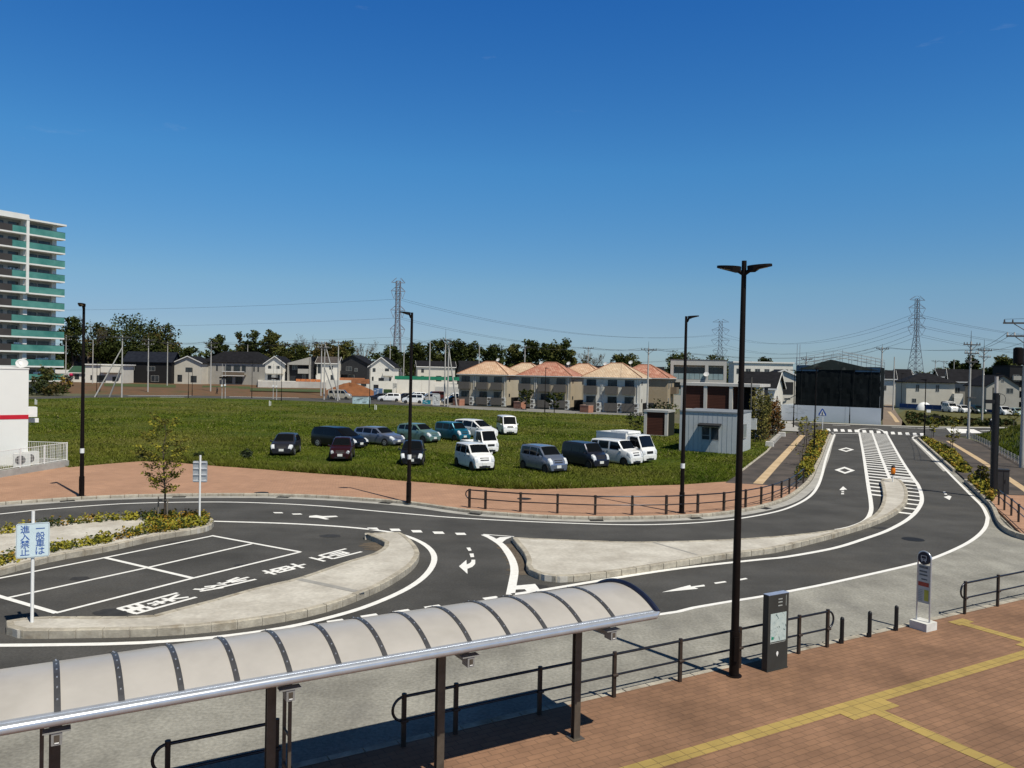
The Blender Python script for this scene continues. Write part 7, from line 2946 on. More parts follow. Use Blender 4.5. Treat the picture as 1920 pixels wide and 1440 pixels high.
hv('high voltage lines running from the pale pylon off to the left', [(p, Vector((far_l.x, far_l.y, p.z - 4))) for p in e1[2::2]], 3.5)
hv('high voltage lines between the pale pylon and the shorter pylon', [(p, q) for p, q in zip(e1[3::2], e2[3::2])] + [(p, q) for p, q in zip(e1[2::2], e2[2::2])], 9)
hv('high voltage lines between the shorter pylon and the dark pylon', [(p, q) for p, q in zip(e2[2:], e3[2:])], 10)
hv('high voltage lines running from the dark pylon off to the right', [(p, Vector((p.x + 190, p.y + 40, p.z - 6))) for p in e3[2:]], 7)

# ------------------------------------------------------------ trees
def crown_mesh(name, W_, H, seed, mats, n_cl, per, size, shape=1.0, gap=.25, y_sq=1.0):
    rnd = random.Random(seed)
    mb = MB()
    lobes = []
    for k in range(max(5, n_cl // 5)):
        a, q = rnd.uniform(0, 6.28), math.sqrt(rnd.random()) * .66
        z = rnd.uniform(.12, .90)
        env = math.sin(math.pi * min(.97, max(.16, z * .80 + .16))) ** .5
        lobes.append((Vector((math.cos(a) * q * W_ * env, math.sin(a) * q * W_ * env * y_sq, z * H * .94)), W_ * rnd.uniform(.30, .50)))
    tips = []
    for c, r in lobes:
        m = rnd.randrange(len(mats))
        for k in range(7):
            d = Vector((rnd.uniform(-1, 1), rnd.uniform(-1, 1), rnd.uniform(-.7, 1))).normalized()
            cc = c + d * r * rnd.uniform(.5, 1.0)
            mb.m = m if rnd.random() < .7 else rnd.randrange(len(mats))
            leaf_quads(mb, cc, r * rnd.uniform(.40, .70), per, size, rnd, .8)
        tips.append(c)
    return mb, tips


TR1 = mat('tree leaves deep', (0.018, 0.026, 0.006), 0.8, scale=.4, space='world', col2=(0.042, 0.052, 0.012), spec=.1)
TR2 = mat('tree leaves mid', (0.030, 0.042, 0.010), 0.8, scale=.4, space='world', col2=(0.062, 0.072, 0.018), spec=.1)
TR3 = mat('tree leaves light', (0.060, 0.070, 0.018), 0.8, scale=.4, space='world', col2=(0.11, 0.105, 0.03), spec=.1)
TR4 = mat('tree leaves olive', (0.060, 0.048, 0.014), 0.8, scale=.4, space='world', col2=(0.10, 0.075, 0.024), spec=.1)
TWIG = mat('bare twigs', (0.10, 0.080, 0.062), 0.9, scale=1, space='world', col2=(0.14, 0.115, 0.09))
CROWNS = {}
TG = 'trees behind the houses'


def tree(label, px, ytop, half_px, Y, kind, z0=0.0, ybot=None, group=TG, per=26, size=.42, n_cl=100, name='tree', seed=None):
    x, y = XY(px, Y)
    H = at(px, ytop, Y).z - z0
    W_ = half_px / F_PX * Y * (1.3 if px < 1150 else 1.1)
    t = thing(name, label, 'tree', (x, y, z0), 0, group)
    mats = {'dark': [TR1, TR1, TR2], 'mid': [TR1, TR2, TR2, TR3], 'light': [TR2, TR3, TR3], 'olive': [TR2, TR4, TR1], 'thin': [TR2, TR3, TR4], 'bare': [TR4]}[kind]
    rnd = random.Random(seed or int(px * 7 + ytop))
    base = H * (.22 if kind != 'bare' else .3)
    lv, tips = crown_mesh('crown', W_, (H - base), seed or int(px * 13), mats, n_cl if kind not in ('thin',) else int(n_cl * .6), per if kind != 'thin' else int(per * .55), size)
    for p in lv.v:
        p.z += base
    tr = MB()
    tr.tube([Vector((0, 0, -.2)), Vector((rnd.uniform(-.2, .2), 0, H * .3)), Vector((rnd.uniform(-.4, .4), rnd.uniform(-.4, .4), H * .72))], [max(.16, H * .022), max(.12, H * .016), .06], 7)
    if kind == 'bare':
        tt = []
        for k in range(7):
            a = k * .9 + rnd.random()
            d = Vector((math.cos(a) * .75, math.sin(a) * .75, .75)).normalized()
            branchy(tr, Vector((0, 0, H * rnd.uniform(.32, .55))), d, H * .21, H * .008, 4, rnd, tt, .62, .22, 3)
        mb2 = MB()
        rr = random.Random(4)
        for q in rr.sample(tt, min(60, len(tt))):
            leaf_quads(mb2, q, .5, 3, size * .5, rr)
        tr.build('trunk', TWIG, t)
        mb2.build('crown', mats, t)
        return t
    for c in tips:
        q = Vector((c.x, c.y, c.z + base))
        s_ = Vector((0, 0, max(H * .25, q.z * .55)))
        m = s_.lerp(q, .55) + Vector((0, 0, .3))
        tr.tube([s_, m, q], [H * .009, H * .006, .03], 5)
    tr.build('trunk', M_bark, t)
    lv.build('crown', mats, t)
    return t


tl = [
    ('tall dark evergreen tree right beside the apartment tower', 136, 584, 24, 240, 'mid', .7),
    ('half bare tree between the tower evergreen and the dark wood', 166, 592, 24, 250, 'bare', .7),
    ('dark rounded tree at the left shoulder of the big wood', 196, 604, 34, 255, 'olive', .7),
    ('big dark tree forming the top of the wood left of the grey apartments', 258, 597, 52, 262, 'dark', .7),
    ('yellowish leaved tree at the right shoulder of the big wood', 304, 606, 32, 258, 'olive', .7),
    ('dark tree low in the middle of the big wood', 222, 630, 44, 250, 'dark', .7),
    ('dark tree low at the right of the big wood', 283, 634, 44, 250, 'dark', .7),
    ('small dark tree in the gap right of the big wood', 347, 655, 20, 262, 'dark', .7),
    ('lone round green tree above the left of the grey apartments', 408, 628, 20, 275, 'mid', TZ),
    ('thin leaved tree left of the dense tree above the grey apartments', 453, 620, 13, 285, 'thin', TZ),
    ('dense dark tree above the grey apartments roof', 477, 615, 16, 280, 'dark', TZ),
    ('airy pale green tree above the white gable fronted house', 505, 617, 18, 280, 'light', TZ),
    ('low pale tree between the airy tree and the arching bare tree', 532, 640, 15, 285, 'thin', TZ),
    ('arching half bare tree above the slanting roof house', 572, 624, 30, 290, 'bare', TZ),
    ('green tree low behind the slanting roof house', 556, 640, 24, 285, 'mid', TZ),
    ('olive tree behind the twin utility poles', 612, 640, 25, 285, 'olive', TZ),
    ('round green tree left of the bare tree', 643, 638, 22, 288, 'mid', TZ),
    ('bare twiggy tree above the black gable house', 682, 634, 18, 300, 'bare', TZ),
    ('dark pine at the foot of the pale pylon', 732, 646, 16, 300, 'dark', TZ),
    ('dark tree behind the middle street lamp', 778, 641, 24, 290, 'dark', TZ),
    ('large dark green tree with a rounded top right of the middle street lamp', 816, 632, 24, 285, 'mid', TZ),
    ('dark tree behind the antenna pole', 852, 641, 24, 285, 'dark', TZ),
    ('dark tree with a low crown left of the tall trees', 884, 641, 22, 290, 'dark', 0),
    ('squat dark tree between the two tree groups', 922, 646, 22, 285, 'dark', 0),
    ('dense tree left end of the tall group above the tiled roofs', 963, 640, 18, 290, 'mid', 0),
    ('tallest round tree of the group above the tiled roofs', 992, 630, 24, 290, 'dark', 0),
    ('round light topped tree in the tall group above the tiled roofs', 1028, 631, 22, 288, 'mid', 0),
    ('airy tree at the right end of the tall group', 1064, 632, 20, 288, 'light', 0),
    ('small bare tree right of the tall group', 1107, 650, 12, 280, 'bare', 0),
    ('low tree left of the utility pole behind the white tiled apartments', 1165, 664, 22, 330, 'mid', 0),
    ('low broad tree left of the balcony block roof', 1190, 668, 26, 340, 'light', 0),
    ('dark low wide tree above the left of the balcony block', 1268, 663, 32, 300, 'mid', 0),
    ('low wide tree above the right of the balcony block', 1330, 668, 34, 310, 'light', 0),
    ('dark round tree above the long white apartments', 1436, 669, 24, 280, 'dark', 0),
    ('dark tree low on the horizon behind the dark brown house', 1775, 688, 28, 320, 'mid', 0),
    ('dark tree left of the square topped conifer', 1795, 675, 17, 285, 'dark', 0),
    ('tall dark conifer with a square top between the two right poles', 1818, 664, 20, 280, 'dark', 0),
    ('big green tree behind the gable house', 1879, 664, 21, 270, 'mid', 0),
    ('yellow green tree right of the big tree behind the gable house', 1905, 674, 20, 262, 'light', 0),
    ('dark tree between the conifer and the big tree behind the gable house', 1851, 690, 24, 275, 'dark', 0),
]
for lab, px, yt, hp_, Y, kind, z in tl:
    tree(lab, px, yt, hp_, Y, kind, z)

# distant woods that close the horizon
mb = MB()
rnd = random.Random(77)
for k in range(700):
    px = rnd.uniform(-300, 2250)
    Y = rnd.uniform(430, 520)
    x, y = XY(px, Y)
    h = 6.4 + rnd.uniform(2, 7) * (1.75 if px < 1100 else .75)
    mb.m = rnd.randrange(3)
    for q in range(3):
        leaf_quads(mb, Vector((x + rnd.uniform(-4, 4), y, h * (.25 + .27 * q))), 4.2 - .6 * q, 26, 1.1, rnd, .75)
tag(mb.build('distant_wood', [TR1, TR2, TR2]), kind='stuff')

# shrubbery below the tower
for k, (px, py, r, h, lab, ms) in enumerate([(68, 741, 2.2, 2.0, 'dark shrub at the corner of the white store under the tower', [M_bush, TR1]), (84, 741, 2.6, 3.4, 'tall dark shrub under the green balconies', [TR1, M_bush]),
                                            (100, 742, 2.2, 2.4, 'olive shrub near the middle of the tower hedge', [TR4, TR1]), (110, 741, 1.8, 2.2, 'round olive shrub right in the tower hedge', [TR4, TR2]),
                                            (124, 737, 1.6, 4.4, 'rusty red shrub at the right end of the tower hedge', [M_leaf_o, TR4, M_bush])]):
    b = G(px, py, 0)
    bush('shrub', lab, b, r, h, 40 + k, ms, 'shrubs below the apartment tower', n=330, size=.24, z0=-.02)
tree('sparse dark leaved tree in front of the lowest green balconies', 84, 688, 22, 158, 'thin', 0, group='shrubs below the apartment tower', size=.26, per=20)

# bamboo and rust coloured hedge beside the panelled building
def clump(label, px0, px1, Y0, Y1, ytop, mats, seed, name, n=420, size=.12):
    rnd = random.Random(seed)
    a, b = Vector(XY(px0, Y0)), Vector(XY(px1, Y1))
    H = at((px0 + px1) / 2, ytop, (Y0 + Y1) / 2).z - .1
    t = thing(name, label, 'hedge tree', ((a.x + b.x) / 2, (a.y + b.y) / 2, 0.02), 0, 'tall hedge beside the panelled building')
    c = (a + b) / 2
    tr, lv = MB(), MB()
    for k in range(13):
        p = a.lerp(b, rnd.random()) - c + Vector((rnd.uniform(-.5, .5), rnd.uniform(-.6, .6)))
        h = H * rnd.uniform(.7, 1.05)
        top = Vector((p.x + rnd.uniform(-.5, .5), p.y + rnd.uniform(-.5, .5), h))
        tr.tube([Vector((p.x, p.y, -.05)), Vector((p.x, p.y, h * .6)), top], [.035, .025, .008], 5)
        for q in range(11):
            f = .16 + .84 * q / 10
            cc = Vector((p.x, p.y, 0)).lerp(top, f)
            cc.z = h * f
            lv.m = rnd.randrange(len(mats))
            leaf_quads(lv, cc, .55 * (1.15 - .55 * f), n // 22, size, rnd, 1.3)
    tr.build('stems', M_bark, t)
    lv.build('foliage', mats, t)
    return t


BAM = mat('bamboo leaves', (0.10, 0.095, 0.022), .8, scale=1.2, space='world', col2=(0.19, 0.165, 0.045), spec=.15)
BAMd = mat('bamboo dark leaves', (0.030, 0.036, 0.010), .8, scale=1.2, space='world', col2=(0.06, 0.066, 0.02), spec=.15)
RUST = mat('rust leaves', (0.105, 0.048, 0.013), .8, scale=1.2, space='world', col2=(0.17, 0.085, 0.022), spec=.15)
clump('yellow green bamboo-like hedge tree against the panelled building', 1419, 1437, 77, 84, 732, [BAM, BAM, BAMd], 3, 'hedge_tree')
clump('rust brown hedge tree right of the yellow green one', 1441, 1459, 79, 92, 756, [RUST, RUST, BAMd], 4, 'hedge_tree')
x, y = XY(1466, 92)
bush('bush', 'low rust coloured bush at the far end of the hedge', Vector((x, y)), .9, 1.4, 21, [RUST, BAM], 'tall hedge beside the panelled building', n=240, size=.14, z0=.05)
x, y = XY(1240, 112)
bush('bush', 'dark bush between the white tiled apartments and the balcony block', Vector((x, y)), 2.4, 3.1, 22, [M_bush, TR2], None, n=420, size=.2, z0=-.02)
x, y = XY(1193, 89)
bush('bush', 'thin dark bush beside the small brown shed', Vector((x, y)), 1.3, 2.4, 23, [M_bush, TR2], None, n=200, size=.15, z0=.05)

shrub_mass('verge_weeds', gl([(1700, 797), (1790, 799.5), (1905, 801), (1905, 793), (1790, 790), (1725, 782), (1700, 779)]), 0.0, .75, 1.1, .24, 9, [M_leaf_g, TR4, BAMd])
# saplings along the streets
for px, py, yt, wd_, lab, lf in [(1505, 872, 806, 1.9, 'almost bare sapling in the planting strip nearest the curved rail', [M_leaf_m, M_bark]), (1512, 838, 785, 2.2, 'yellow leaved sapling in the planting strip near the crossing', [M_leaf_y, M_leaf_m]),
                                 (1786, 846, 783, 1.4, 'thin sapling in the right planting strip', [M_leaf_m, M_leaf_y]), (1750, 820, 783, 1.1, 'young green tree beside the dark post at the right corner', [M_leaf_y, TR2]),
                                 (1553, 789, 764, 1.6, 'small bare sapling in front of the white hoarding', [M_bark, M_leaf_m]), (1842, 908, 875, .7, 'dry sapling tied to stakes near the black utility post', [M_leaf_m, M_bark]),
                                 (1902, 800, 770, 2.0, 'small leafy tree at the right edge of the rough plot', [M_leaf_m, TR2])]:
    b = G(px, py, ZP)
    sapling('sapling', lab, b, at(px, yt, b.y).z - ZP, wd_, int(px), 30 if 'bare' not in lab else 22, lf, 'street saplings', 1 if 'stakes' not in lab else 2, .09, 4 if 'bare' not in lab else 1, .04, ZP - .02)
for px, py, yt, wd_, lab in [(1039, 775, 739, 3.0, 'small green tree before the buff apartments, right of the lamp'), (986, 768, 734, 3.4, 'small green tree at the left corner of the buff apartments')]:
    b = G(px, py, 0)
    sapling('small_tree', lab, b, at(px, yt, b.y).z, wd_, int(px), 40, [TR2, TR3], 'small trees before the apartments', 0, .16, 9, .07, -.02)

# ------------------------------------------------------------ slim dark lamps and signal posts further off
def slim_lamp(label, px, Y, ytop, a=0.0, z0=0.0, group='slim dark lamps on the far streets', r=.06, m=None, head=True):
    x, y = XY(px, Y)
    H = at(px, ytop, Y).z - z0
    t = thing('street_lamp', label, 'street lamp', (x, y, z0), a, group)
    m = m or M_dark
    mb = MB()
    mb.cyl((0, 0, -.05), (0, 0, 1.3), r * 1.35, n=8)
    mb.cyl((0, 0, 1.3), (0, 0, H), r, r * .7, n=8)
    mb.build('pole', m, t)
    if head:
        mb = MB()
        mb.hexa([(-.08, -.10, H - .10), (.55, -.09, H - .03), (.55, .09, H - .03), (-.08, .10, H - .10)], [(-.08, -.10, H + .04), (.55, -.09, H + .03), (.55, .09, H + .03), (-.08, .10, H + .04)])
        mb.build('lamp_head', m, t)
    return t


for px, Y, yt, a, lab in [(1530, 69.5, 690, 0, 'slim dark lamp in the left planting strip'), (1490, 102, 694, 2.8, 'slim dark lamp at the corner in front of the hoarding'), (1736, 88.5, 712, 2.0, 'slim dark lamp at the right corner beside the crossing'),
                          (1691, 180, 700, 0, 'slim dark lamp in front of the hipped roof house'), (1868, 112, 700, 0, 'slim dark lamp in front of the gable house'),
                          (182, 152, 676, 0, 'dark post left of the braced utility pole'), (188, 170, 680, 0, 'thinner dark post just right of the other one, left of the braced pole'),
                          (354, 152, 698, 0, 'short dark post with a small sign before the cream house'), (361, 165, 690, 0, 'dark post right behind the short signed post'),
                          (473, 160, 677, 0, 'dark post in front of the right half of the grey apartments'), (528.5, 146, 677, 0, 'dark post in front of the white gable fronted house'),
                          (694, 128, 672, 3.1, 'dark lamp at the left end of the gravel car park'), (1023, 125, 690, 0, 'dark lamp in front of the buff tiled apartments'), (1595, 112.5, 763, 0, 'short dark post in front of the right part of the hoarding')]:
    slim_lamp(lab, px, Y, yt, a, 0.0, head='post' not in lab)
for px, Y, yt, lab in [(417, 152, 682, 'pale signal post nearest the walking person'), (423, 156, 683, 'pale signal post just right of another, before the grey apartments'), (513, 158, 682, 'pale signal post before the white gable fronted house'), (519.5, 154, 684, 'pale signal post just left of the dark post')]:
    t = slim_lamp(lab, px, Y, yt, 0.0, group='pale signal posts on the far road', m=M_cpole, head=False)
    t['category'] = 'signal post'
    t.name = 'signal_post'
    mb = MB()
    mb.box(-.5, .5, -.15, -.05, 3.9, 4.2)
    mb.m = 1
    mb.box(-.15, .15, -.2, -.06, 2.4, 2.75)
    mb.build('signal_head', [M_dark, M_white], t)

# the thick black utility post and cabinet at the right
b = G(1862, 931, ZP)
t = thing('utility_post', 'thick black utility post with a pale top, beside the right footway', 'post', (b.x, b.y, ZP), 0)
zt1, zt2 = at(1867, 737, b.y).z - ZP, at(1868, 706, b.y).z - ZP
mb = MB()
mb.cyl((0, 0, -.02), (0, 0, zt1), .17, .15, n=14)
mb.build('lower_sleeve', M_black, t)
mb = MB()
mb.cyl((0, 0, zt1), (0, 0, zt2), .095, n=12)
mb.build('upper_pole', M_cpole, t)
mb = MB()
mb.cyl((.16, -.05, .2), (.16, -.05, zt1 - .1), .03, n=6)
mb.cyl((-.1, .12, .2), (-.1, .12, zt1 + .3), .03, n=6)
mb.box(-.6, .1, -.1, .0, zt1 * .90, zt1 * .90 + .2)
mb.build('conduits', M_black, t)
mb = MB()
rg = [(.1, -.1, zt1)] + [(.25 + .22 * math.sin(k * .6), -.1, zt1 - .35 + .3 * math.cos(k * .6)) for k in range(11)]
mb.tube(rg, .015, 5)
mb.build('cable_coil', M_wire, t)
b = G(1879, 925, ZP)
t = thing('utility_cabinet', 'dark grey utility cabinet standing just right of the black post', 'cabinet', (b.x, b.y, ZP), R(-20))
mb = MB()
mb.box(-.28, .28, -.25, .25, 0, 1.32)
mb.box(-.31, .31, -.28, .28, 1.32, 1.37)
mb.build('case', mat('cabinet grey', (.035, .036, .038), .5, scale=3), t)
mb = MB()
mb.box(-.01, .01, -.262, -.25, .08, 1.25)
mb.box(.06, .10, -.27, -.25, .6, .8)
mb.build('door_seam', M_black, t)

# pedestrian crossing sign: a blue pentagon with a walking figure
b = G(1541, 809, ZP)
t = thing('crossing_sign', 'blue pedestrian crossing sign on a white pole at the left corner of the crossing', 'sign', (b.x, b.y, ZP), R(-25))
Hc = at(1541, 766, b.y).z - ZP
mb = MB()
mb.cyl((.05, .05, 0), (.05, .05, Hc), .04, n=8)
mb.build('pole', M_white, t)
mb = MB()
w_ = .42
mb.extr([Vector((x, 0, z)) for x, z in ((-w_, Hc - .85), (w_, Hc - .85), (w_, Hc - .62), (.06, Hc), (-.06, Hc), (-w_, Hc - .62))], (0, 0, 0), (0, .02, 0))
pn = mb.build('panel', mat('crossing blue', (.02, .085, .34), .5, scale=3), t)
mb = MB()
mb.extr([Vector((x, -.008, z)) for x, z in ((-.30, Hc - .80), (.30, Hc - .80), (0, Hc - .16))], (0, 0, 0), (0, .006, 0))
mb.m = 1
mb.cyl((0.0, -.014, Hc - .40), (0, -.008, Hc - .40), .05, n=10)
for pts in (((0, Hc - .44), (-.01, Hc - .62)), ((-.01, Hc - .62), (-.10, Hc - .77)), ((-.01, Hc - .62), (.10, Hc - .77)), ((0, Hc - .47), (.09, Hc - .58)), ((0, Hc - .47), (-.09, Hc - .58))):
    mb.cyl((pts[0][0], -.012, pts[0][1]), (pts[1][0], -.012, pts[1][1]), .022, n=5)
mb.build('walker_symbol', [M_white, M_black], pn)

# blue sheet fence and notice board in the rough plot
a0_, a1_ = Vector(XY(1688, 172)), Vector(XY(1930, 150))
t = thing('blue_fence', 'low blue sheet fence along the parked cars at the right', 'fence', (a0_.x, a0_.y, 0), math.atan2(a1_.y - a0_.y, a1_.x - a0_.x))
Lb = (a1_ - a0_).length
mb = MB()
n_ = 14
for k in range(n_):
    mb.box(Lb * k / n_ + .02, Lb * (k + 1) / n_ - .02, -.03, .03, .35 - .0, 1.25 if k < 6 else (.9 if k < 11 else .6))
mb.build('sheets', mat('blue sheet', (.018, .062, .20), .6, scale=.6, var=.25), t)
mb = MB()
mb.box(0, Lb, -.08, .08, -.1, .35)
mb.build('base', M_gutter, t)
x, y = XY(1748, 122)
t = thing('notice_board', 'dark notice board leaning low in the rough grass plot', 'notice board', (x - 1.2, y, 0), R(-10))
mb = MB()
mb.box(0, 2.5, 0, .08, .3, 1.0)
mb.build('board', W_black, t)
for u in (.2, 2.2):
    mb = MB()
    mb.box(u, u + .08, .08, .16, -.05, 1.0)
    mb.build('leg', M_stake, t)
x, y = XY(1743, 128)
t = thing('small_sign', 'small white sign on a stick above the dark notice board', 'sign', (x, y, 0), R(-10))
mb = MB()
mb.box(-.3, .3, 0, .03, 1.2, 1.65)
mb.build('panel', M_white, t)
mb = MB()
mb.cyl((0, .06, -.05), (0, .06, 1.6), .03, n=6)
mb.build('stick', M_stake, t)
x, y = XY(1734, 168)
t = thing('white_tarpaulin', 'white dome shaped cover behind the blue fence, left of the vans', 'cover', (x, y, 0), 0)
mb = MB()
mb.s = True
NR = 6
vs = []
for i in range(NR + 1):
    f = i / NR
    for k in range(20):
        a = 2 * math.pi * k / 20
        vs.append((1.6 * math.sin(f * 1.57) * math.cos(a), 1.0 * math.sin(f * 1.57) * math.sin(a), 1.75 * math.cos(f * 1.57)))
mb.add(vs, [(i * 20 + k, i * 20 + (k + 1) % 20, (i + 1) * 20 + (k + 1) % 20, (i + 1) * 20 + k)[::-1] for i in range(NR) for k in range(20)])
mb.build('cover', M_white, t)

# ------------------------------------------------------------ cars further away
RG_ = 'cars parked behind the blue fence'


def fcar(label, px, Y, yaw, kind, L_, W_, H_c, pm, group, cat='car', z=0.0, **kw):
    x, y = XY(px, Y)
    hd = Vector((math.cos(yaw), math.sin(yaw)))
    return car('parked_car' if cat == 'car' else 'parked_van', label, Vector((x, y)) + hd * L_ / 2, yaw, kind, L_, W_, H_c, pm, cat, group, z0=z, **kw)


silver = paint('silver', (.42, .43, .44), .5)
fcar('white van with its nose over the blue fence, nearer of two in line', 1783, 160, R(-95), 'box', 4.2, 1.65, 1.95, white, RG_, 'van')
fcar('white van parked behind the nearer white van by the cream house', 1780, 169, R(-95), 'box', 4.2, 1.65, 2.0, white, RG_, 'van')
fcar('white car right of the two white vans in line', 1807, 158, R(-95), 'mpv', 3.8, 1.6, 1.6, white, RG_)
fcar('dark green car between the tall white pole and the black utility post', 1834, 156, R(-95), 'mpv', 4.2, 1.7, 1.7, paint('dark green', (.012, .030, .022)), RG_)
fcar('white minivan in front of the gable house right of the black post', 1884, 152, R(-100), 'mpv', 4.3, 1.7, 1.7, white, RG_)
fcar('pale green car at the right edge of the picture', 1909, 150, R(-95), 'hatch', 3.8, 1.6, 1.5, paint('pale mint', (.40, .52, .48)), RG_)
LG_ = 'cars in the gravel car park'
fcar('boxy beige van parked alone beside the road, left of the car park', 638, 163, R(-2), 'box', 4.6, 1.7, 1.95, paint('beige', (.36, .33, .27)), None, 'van')
fcar('white sport utility car at the left of the gravel car park', 731, 158, R(186), 'wagon', 4.5, 1.75, 1.65, white, LG_)
fcar('dark blue car hidden behind the white sport utility car', 712, 163, R(190), 'hatch', 4.3, 1.7, 1.45, paint('navy', (.010, .012, .024)), LG_)
fcar('black car behind the white panel van in the gravel car park', 760, 164, R(220), 'hatch', 4.2, 1.7, 1.5, paint('jet black', (.008, .008, .01)), LG_)
fcar('white panel van in the middle of the gravel car park', 775, 151, R(185), 'kei', 4.0, 1.65, 1.75, paint('pale white', (.66, .68, .70)), LG_, 'van')
fcar('white car behind the panel van in the car park', 782, 166, R(200), 'kei', 3.8, 1.6, 1.7, white, LG_)
fcar('silver car right of the panel van in the car park', 806, 163, R(200), 'mpv', 4.2, 1.7, 1.6, silver, LG_)
fcar('dark red van near the utility poles in the car park', 817, 168, R(200), 'box', 4.0, 1.7, 1.9, paint('dark red', (.07, .012, .010)), LG_, 'van')
fcar('white car with raised nose beside the tiled apartments', 853, 165, R(190), 'mpv', 4.3, 1.7, 1.75, white, LG_)
fcar('dark car under the white one beside the tiled apartments', 849, 152, R(200), 'hatch', 4.0, 1.7, 1.5, paint('jet black', (.008, .008, .01)), LG_)

# boards and banners by the car park
BG = 'boards around the gravel car park'
for px, Y, w_, h, lab, c in [(679, 141, 3.2, 1.15, 'pale blue board fence beside the road left of the car park', (.42, .54, .58)), (801, 145, 1.5, .75, 'blue green banner at the right of the car park', (.012, .20, .26)),
                             (710, 172, 1.9, 1.8, 'blue printed billboard behind the white sport utility car', (.10, .17, .30)), (728, 174, 1.9, 1.6, 'dark green hedge panel right of the blue billboard', (.035, .075, .02)),
                             (819, 141, 1.3, 1.9, 'tall white vending board near the utility poles', (.55, .56, .54)), (741, 173, .9, 1.1, 'small square black and white sign above the car park', (.45, .44, .40))]:
    x, y = XY(px, Y)
    z = .35 if px in (710, 728) else (2.2 if px == 741 else .15)
    t = thing('board', lab, 'board', (x - w_ / 2, y, 0), R(-4), BG)
    mb = MB()
    mb.box(0, w_, 0, .06, z, z + h)
    mb.build('panel', mat('board ' + lab[:16], c, .6, scale=1.2, var=.25), t)
    for u in (.06, w_ - .12):
        mb = MB()
        mb.box(u, u + .06, .06, .12, -.05, z + h - .1)
        mb.build('leg', M_cpole, t)
    mb = MB()
    rr = random.Random(int(px))
    for k in range(6):
        a = rr.uniform(.1, w_ * .6)
        q = z + h * (.15 + .13 * k)
        mb.box(a, a + rr.uniform(.1, w_ * .3), -.006, 0, q, q + h * .06)
    mb.build('print', M_white if px in (710, 801) else M_sashd, t)

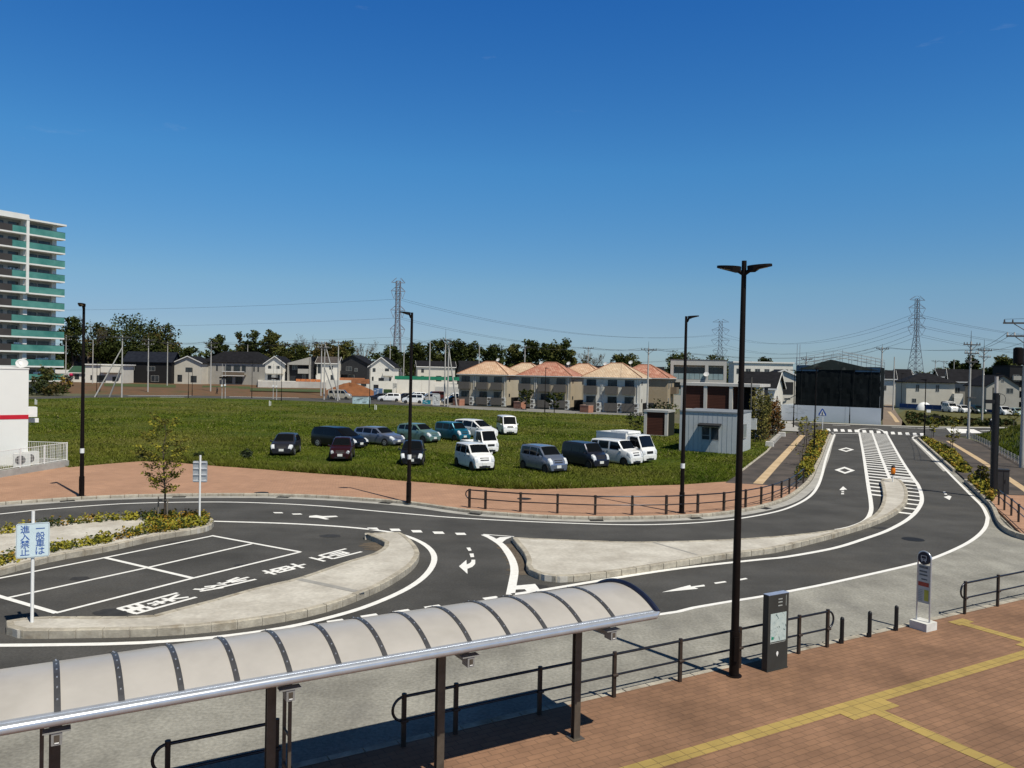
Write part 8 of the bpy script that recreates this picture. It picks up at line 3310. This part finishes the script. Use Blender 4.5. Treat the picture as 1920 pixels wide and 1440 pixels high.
# ------------------------------------------------------------ people
def person(label, base, H, yaw, cloth, legs, skin, cap):
    t = thing('person', label, 'person', (base.x, base.y, base.z), yaw)
    k = H / 1.70
    jt = {'pel': (0, 0, .92), 'wst': (0, 0, 1.08), 'chs': (.02, 0, 1.30), 'nck': (.03, 0, 1.46), 'hd0': (.05, 0, 1.54), 'hd1': (.05, 0, 1.66),
          'lh': (0, .09, .88), 'lk': (.16, .09, .50), 'la': (.22, .09, .09), 'lt': (.40, .09, .04), 'rh': (0, -.09, .88), 'rk': (.02, -.09, .48), 'ra': (-.24, -.09, .13), 'rt': (-.10, -.09, .03),
          'ls': (.02, .19, 1.38), 'le': (-.07, .24, 1.12), 'lw': (.03, .25, .88), 'lf': (.07, .25, .80), 'rs': (.02, -.19, 1.38), 're': (-.02, -.24, 1.12), 'rw': (.14, -.24, .92), 'rf': (.20, -.24, .86)}
    rad = {'pel': .15, 'wst': .13, 'chs': .155, 'nck': .055, 'hd0': .085, 'hd1': .10, 'lh': .10, 'lk': .065, 'la': .045, 'lt': .035, 'rh': .10, 'rk': .065, 'ra': .045, 'rt': .035,
           'ls': .065, 'le': .045, 'lw': .032, 'lf': .04, 'rs': .065, 're': .045, 'rw': .032, 'rf': .04}
    ed = [('pel', 'wst'), ('wst', 'chs'), ('chs', 'nck'), ('nck', 'hd0'), ('hd0', 'hd1'), ('pel', 'lh'), ('lh', 'lk'), ('lk', 'la'), ('la', 'lt'), ('pel', 'rh'), ('rh', 'rk'), ('rk', 'ra'), ('ra', 'rt'),
          ('chs', 'ls'), ('ls', 'le'), ('le', 'lw'), ('lw', 'lf'), ('chs', 'rs'), ('rs', 're'), ('re', 'rw'), ('rw', 'rf')]
    names = list(jt)
    me = bpy.data.meshes.new('body')
    me.from_pydata([tuple(c * k for c in jt[n]) for n in names], [(names.index(a), names.index(b)) for a, b in ed], [])
    o = bpy.data.objects.new('body', me)
    C.objects.link(o)
    o.parent = t
    sk = o.modifiers.new('skin', 'SKIN')
    for i, n in enumerate(names):
        me.skin_vertices[0].data[i].radius = (rad[n] * k, rad[n] * k)
        me.skin_vertices[0].data[i].use_root = n == 'pel'
    ss = o.modifiers.new('smooth', 'SUBSURF')
    ss.levels = ss.render_levels = 2
    me.materials.append(cloth)
    bpy.context.view_layer.update()
    m2 = bpy.data.meshes.new_from_object(o.evaluated_get(bpy.context.evaluated_depsgraph_get()))
    o.modifiers.clear()
    o.data = m2
    m2.materials.clear()
    for m in (cloth, legs, skin):
        m2.materials.append(m)
    for p in m2.polygons:
        z = p.center.z / k
        p.material_index = 2 if z > 1.47 or (z < .90 and abs(p.center.y) > .2 * k) else (1 if z < .93 else 0)
        p.use_smooth = True
    mb = MB()
    mb.s = True
    c = Vector((.04, 0, 1.60)) * k
    mb.tube([c + Vector((0, 0, z)) * k for z in (-.06, .0, .06, .11, .13)], [.10 * k, .115 * k, .105 * k, .06 * k, .01], 12)
    mb.build('hair' if cap is M_black else 'cap', cap, t)
    return t


M_skin = mat('skin', (.42, .26, .18), .6, scale=3)
M_navy = mat('dark navy cloth', (.012, .013, .020), .9, scale=4)
M_trou = mat('dark trousers', (.016, .015, .016), .9, scale=4)
b = G(407, 741, 0)
person('person in dark clothes walking along the far road before the grey apartments', Vector((b.x, b.y, 0.0)), 1.7, R(170), M_navy, M_trou, M_skin, M_black)
b = G(1857.5, 813, 0)
person('person in dark clothes and a pale cap beside the tall white utility pole', Vector((b.x, b.y, 0.10)), 1.68, R(10), M_navy, M_trou, M_skin, M_white)

# pale rubble edging with a low fence at the foot of the embankment
pts = resample(smooth(gl([(1812, 819), (1848, 837), (1893, 863), (1960, 899)]), 1), 1.6)
c = pts[0]
t = thing('edging_fence', 'low pale wire fence along the foot of the grassy embankment', 'fence', (c.x, c.y, 0.08), 0)
for p in pts:
    mb = MB()
    q = p - c
    mb.cyl((q.x, q.y, -.05), (q.x, q.y, .62), .035, n=6)
    mb.build('post', M_cpole, t)
mb = MB()
for z in (.15, .3, .45, .58):
    mb.tube([(p.x - c.x, p.y - c.y, z) for p in pts], .012, 4)
rnd = random.Random(6)
for a, b in zip(pts, pts[1:]):
    for k in range(5):
        q = a.lerp(b, k / 5) - c
        r_ = a.lerp(b, (k + 1) / 5) - c
        mb.cyl((q.x, q.y, .15), (r_.x, r_.y, .58), .008, n=3)
mb.build('wire_mesh', M_galv, t)
# short white stakes in the field
for k, (px, py, lab) in enumerate([(66, 759, 'small white survey stake in the grass near the white store'), (505, 761, 'small white survey stake in the grass before the shed roof house'), (703, 769, 'small white survey stake in the grass right of the car park lamp')]):
    b = G(px, py, .09)
    t = thing('survey_stake', lab, 'stake', (b.x, b.y, .08), 0, 'survey stakes in the field')
    mb = MB()
    mb.box(-.05, .05, -.03, .03, -.02, .85)
    mb.box(.18, .26, -.03, .03, -.02, .75)
    mb.build('stakes', M_white, t)
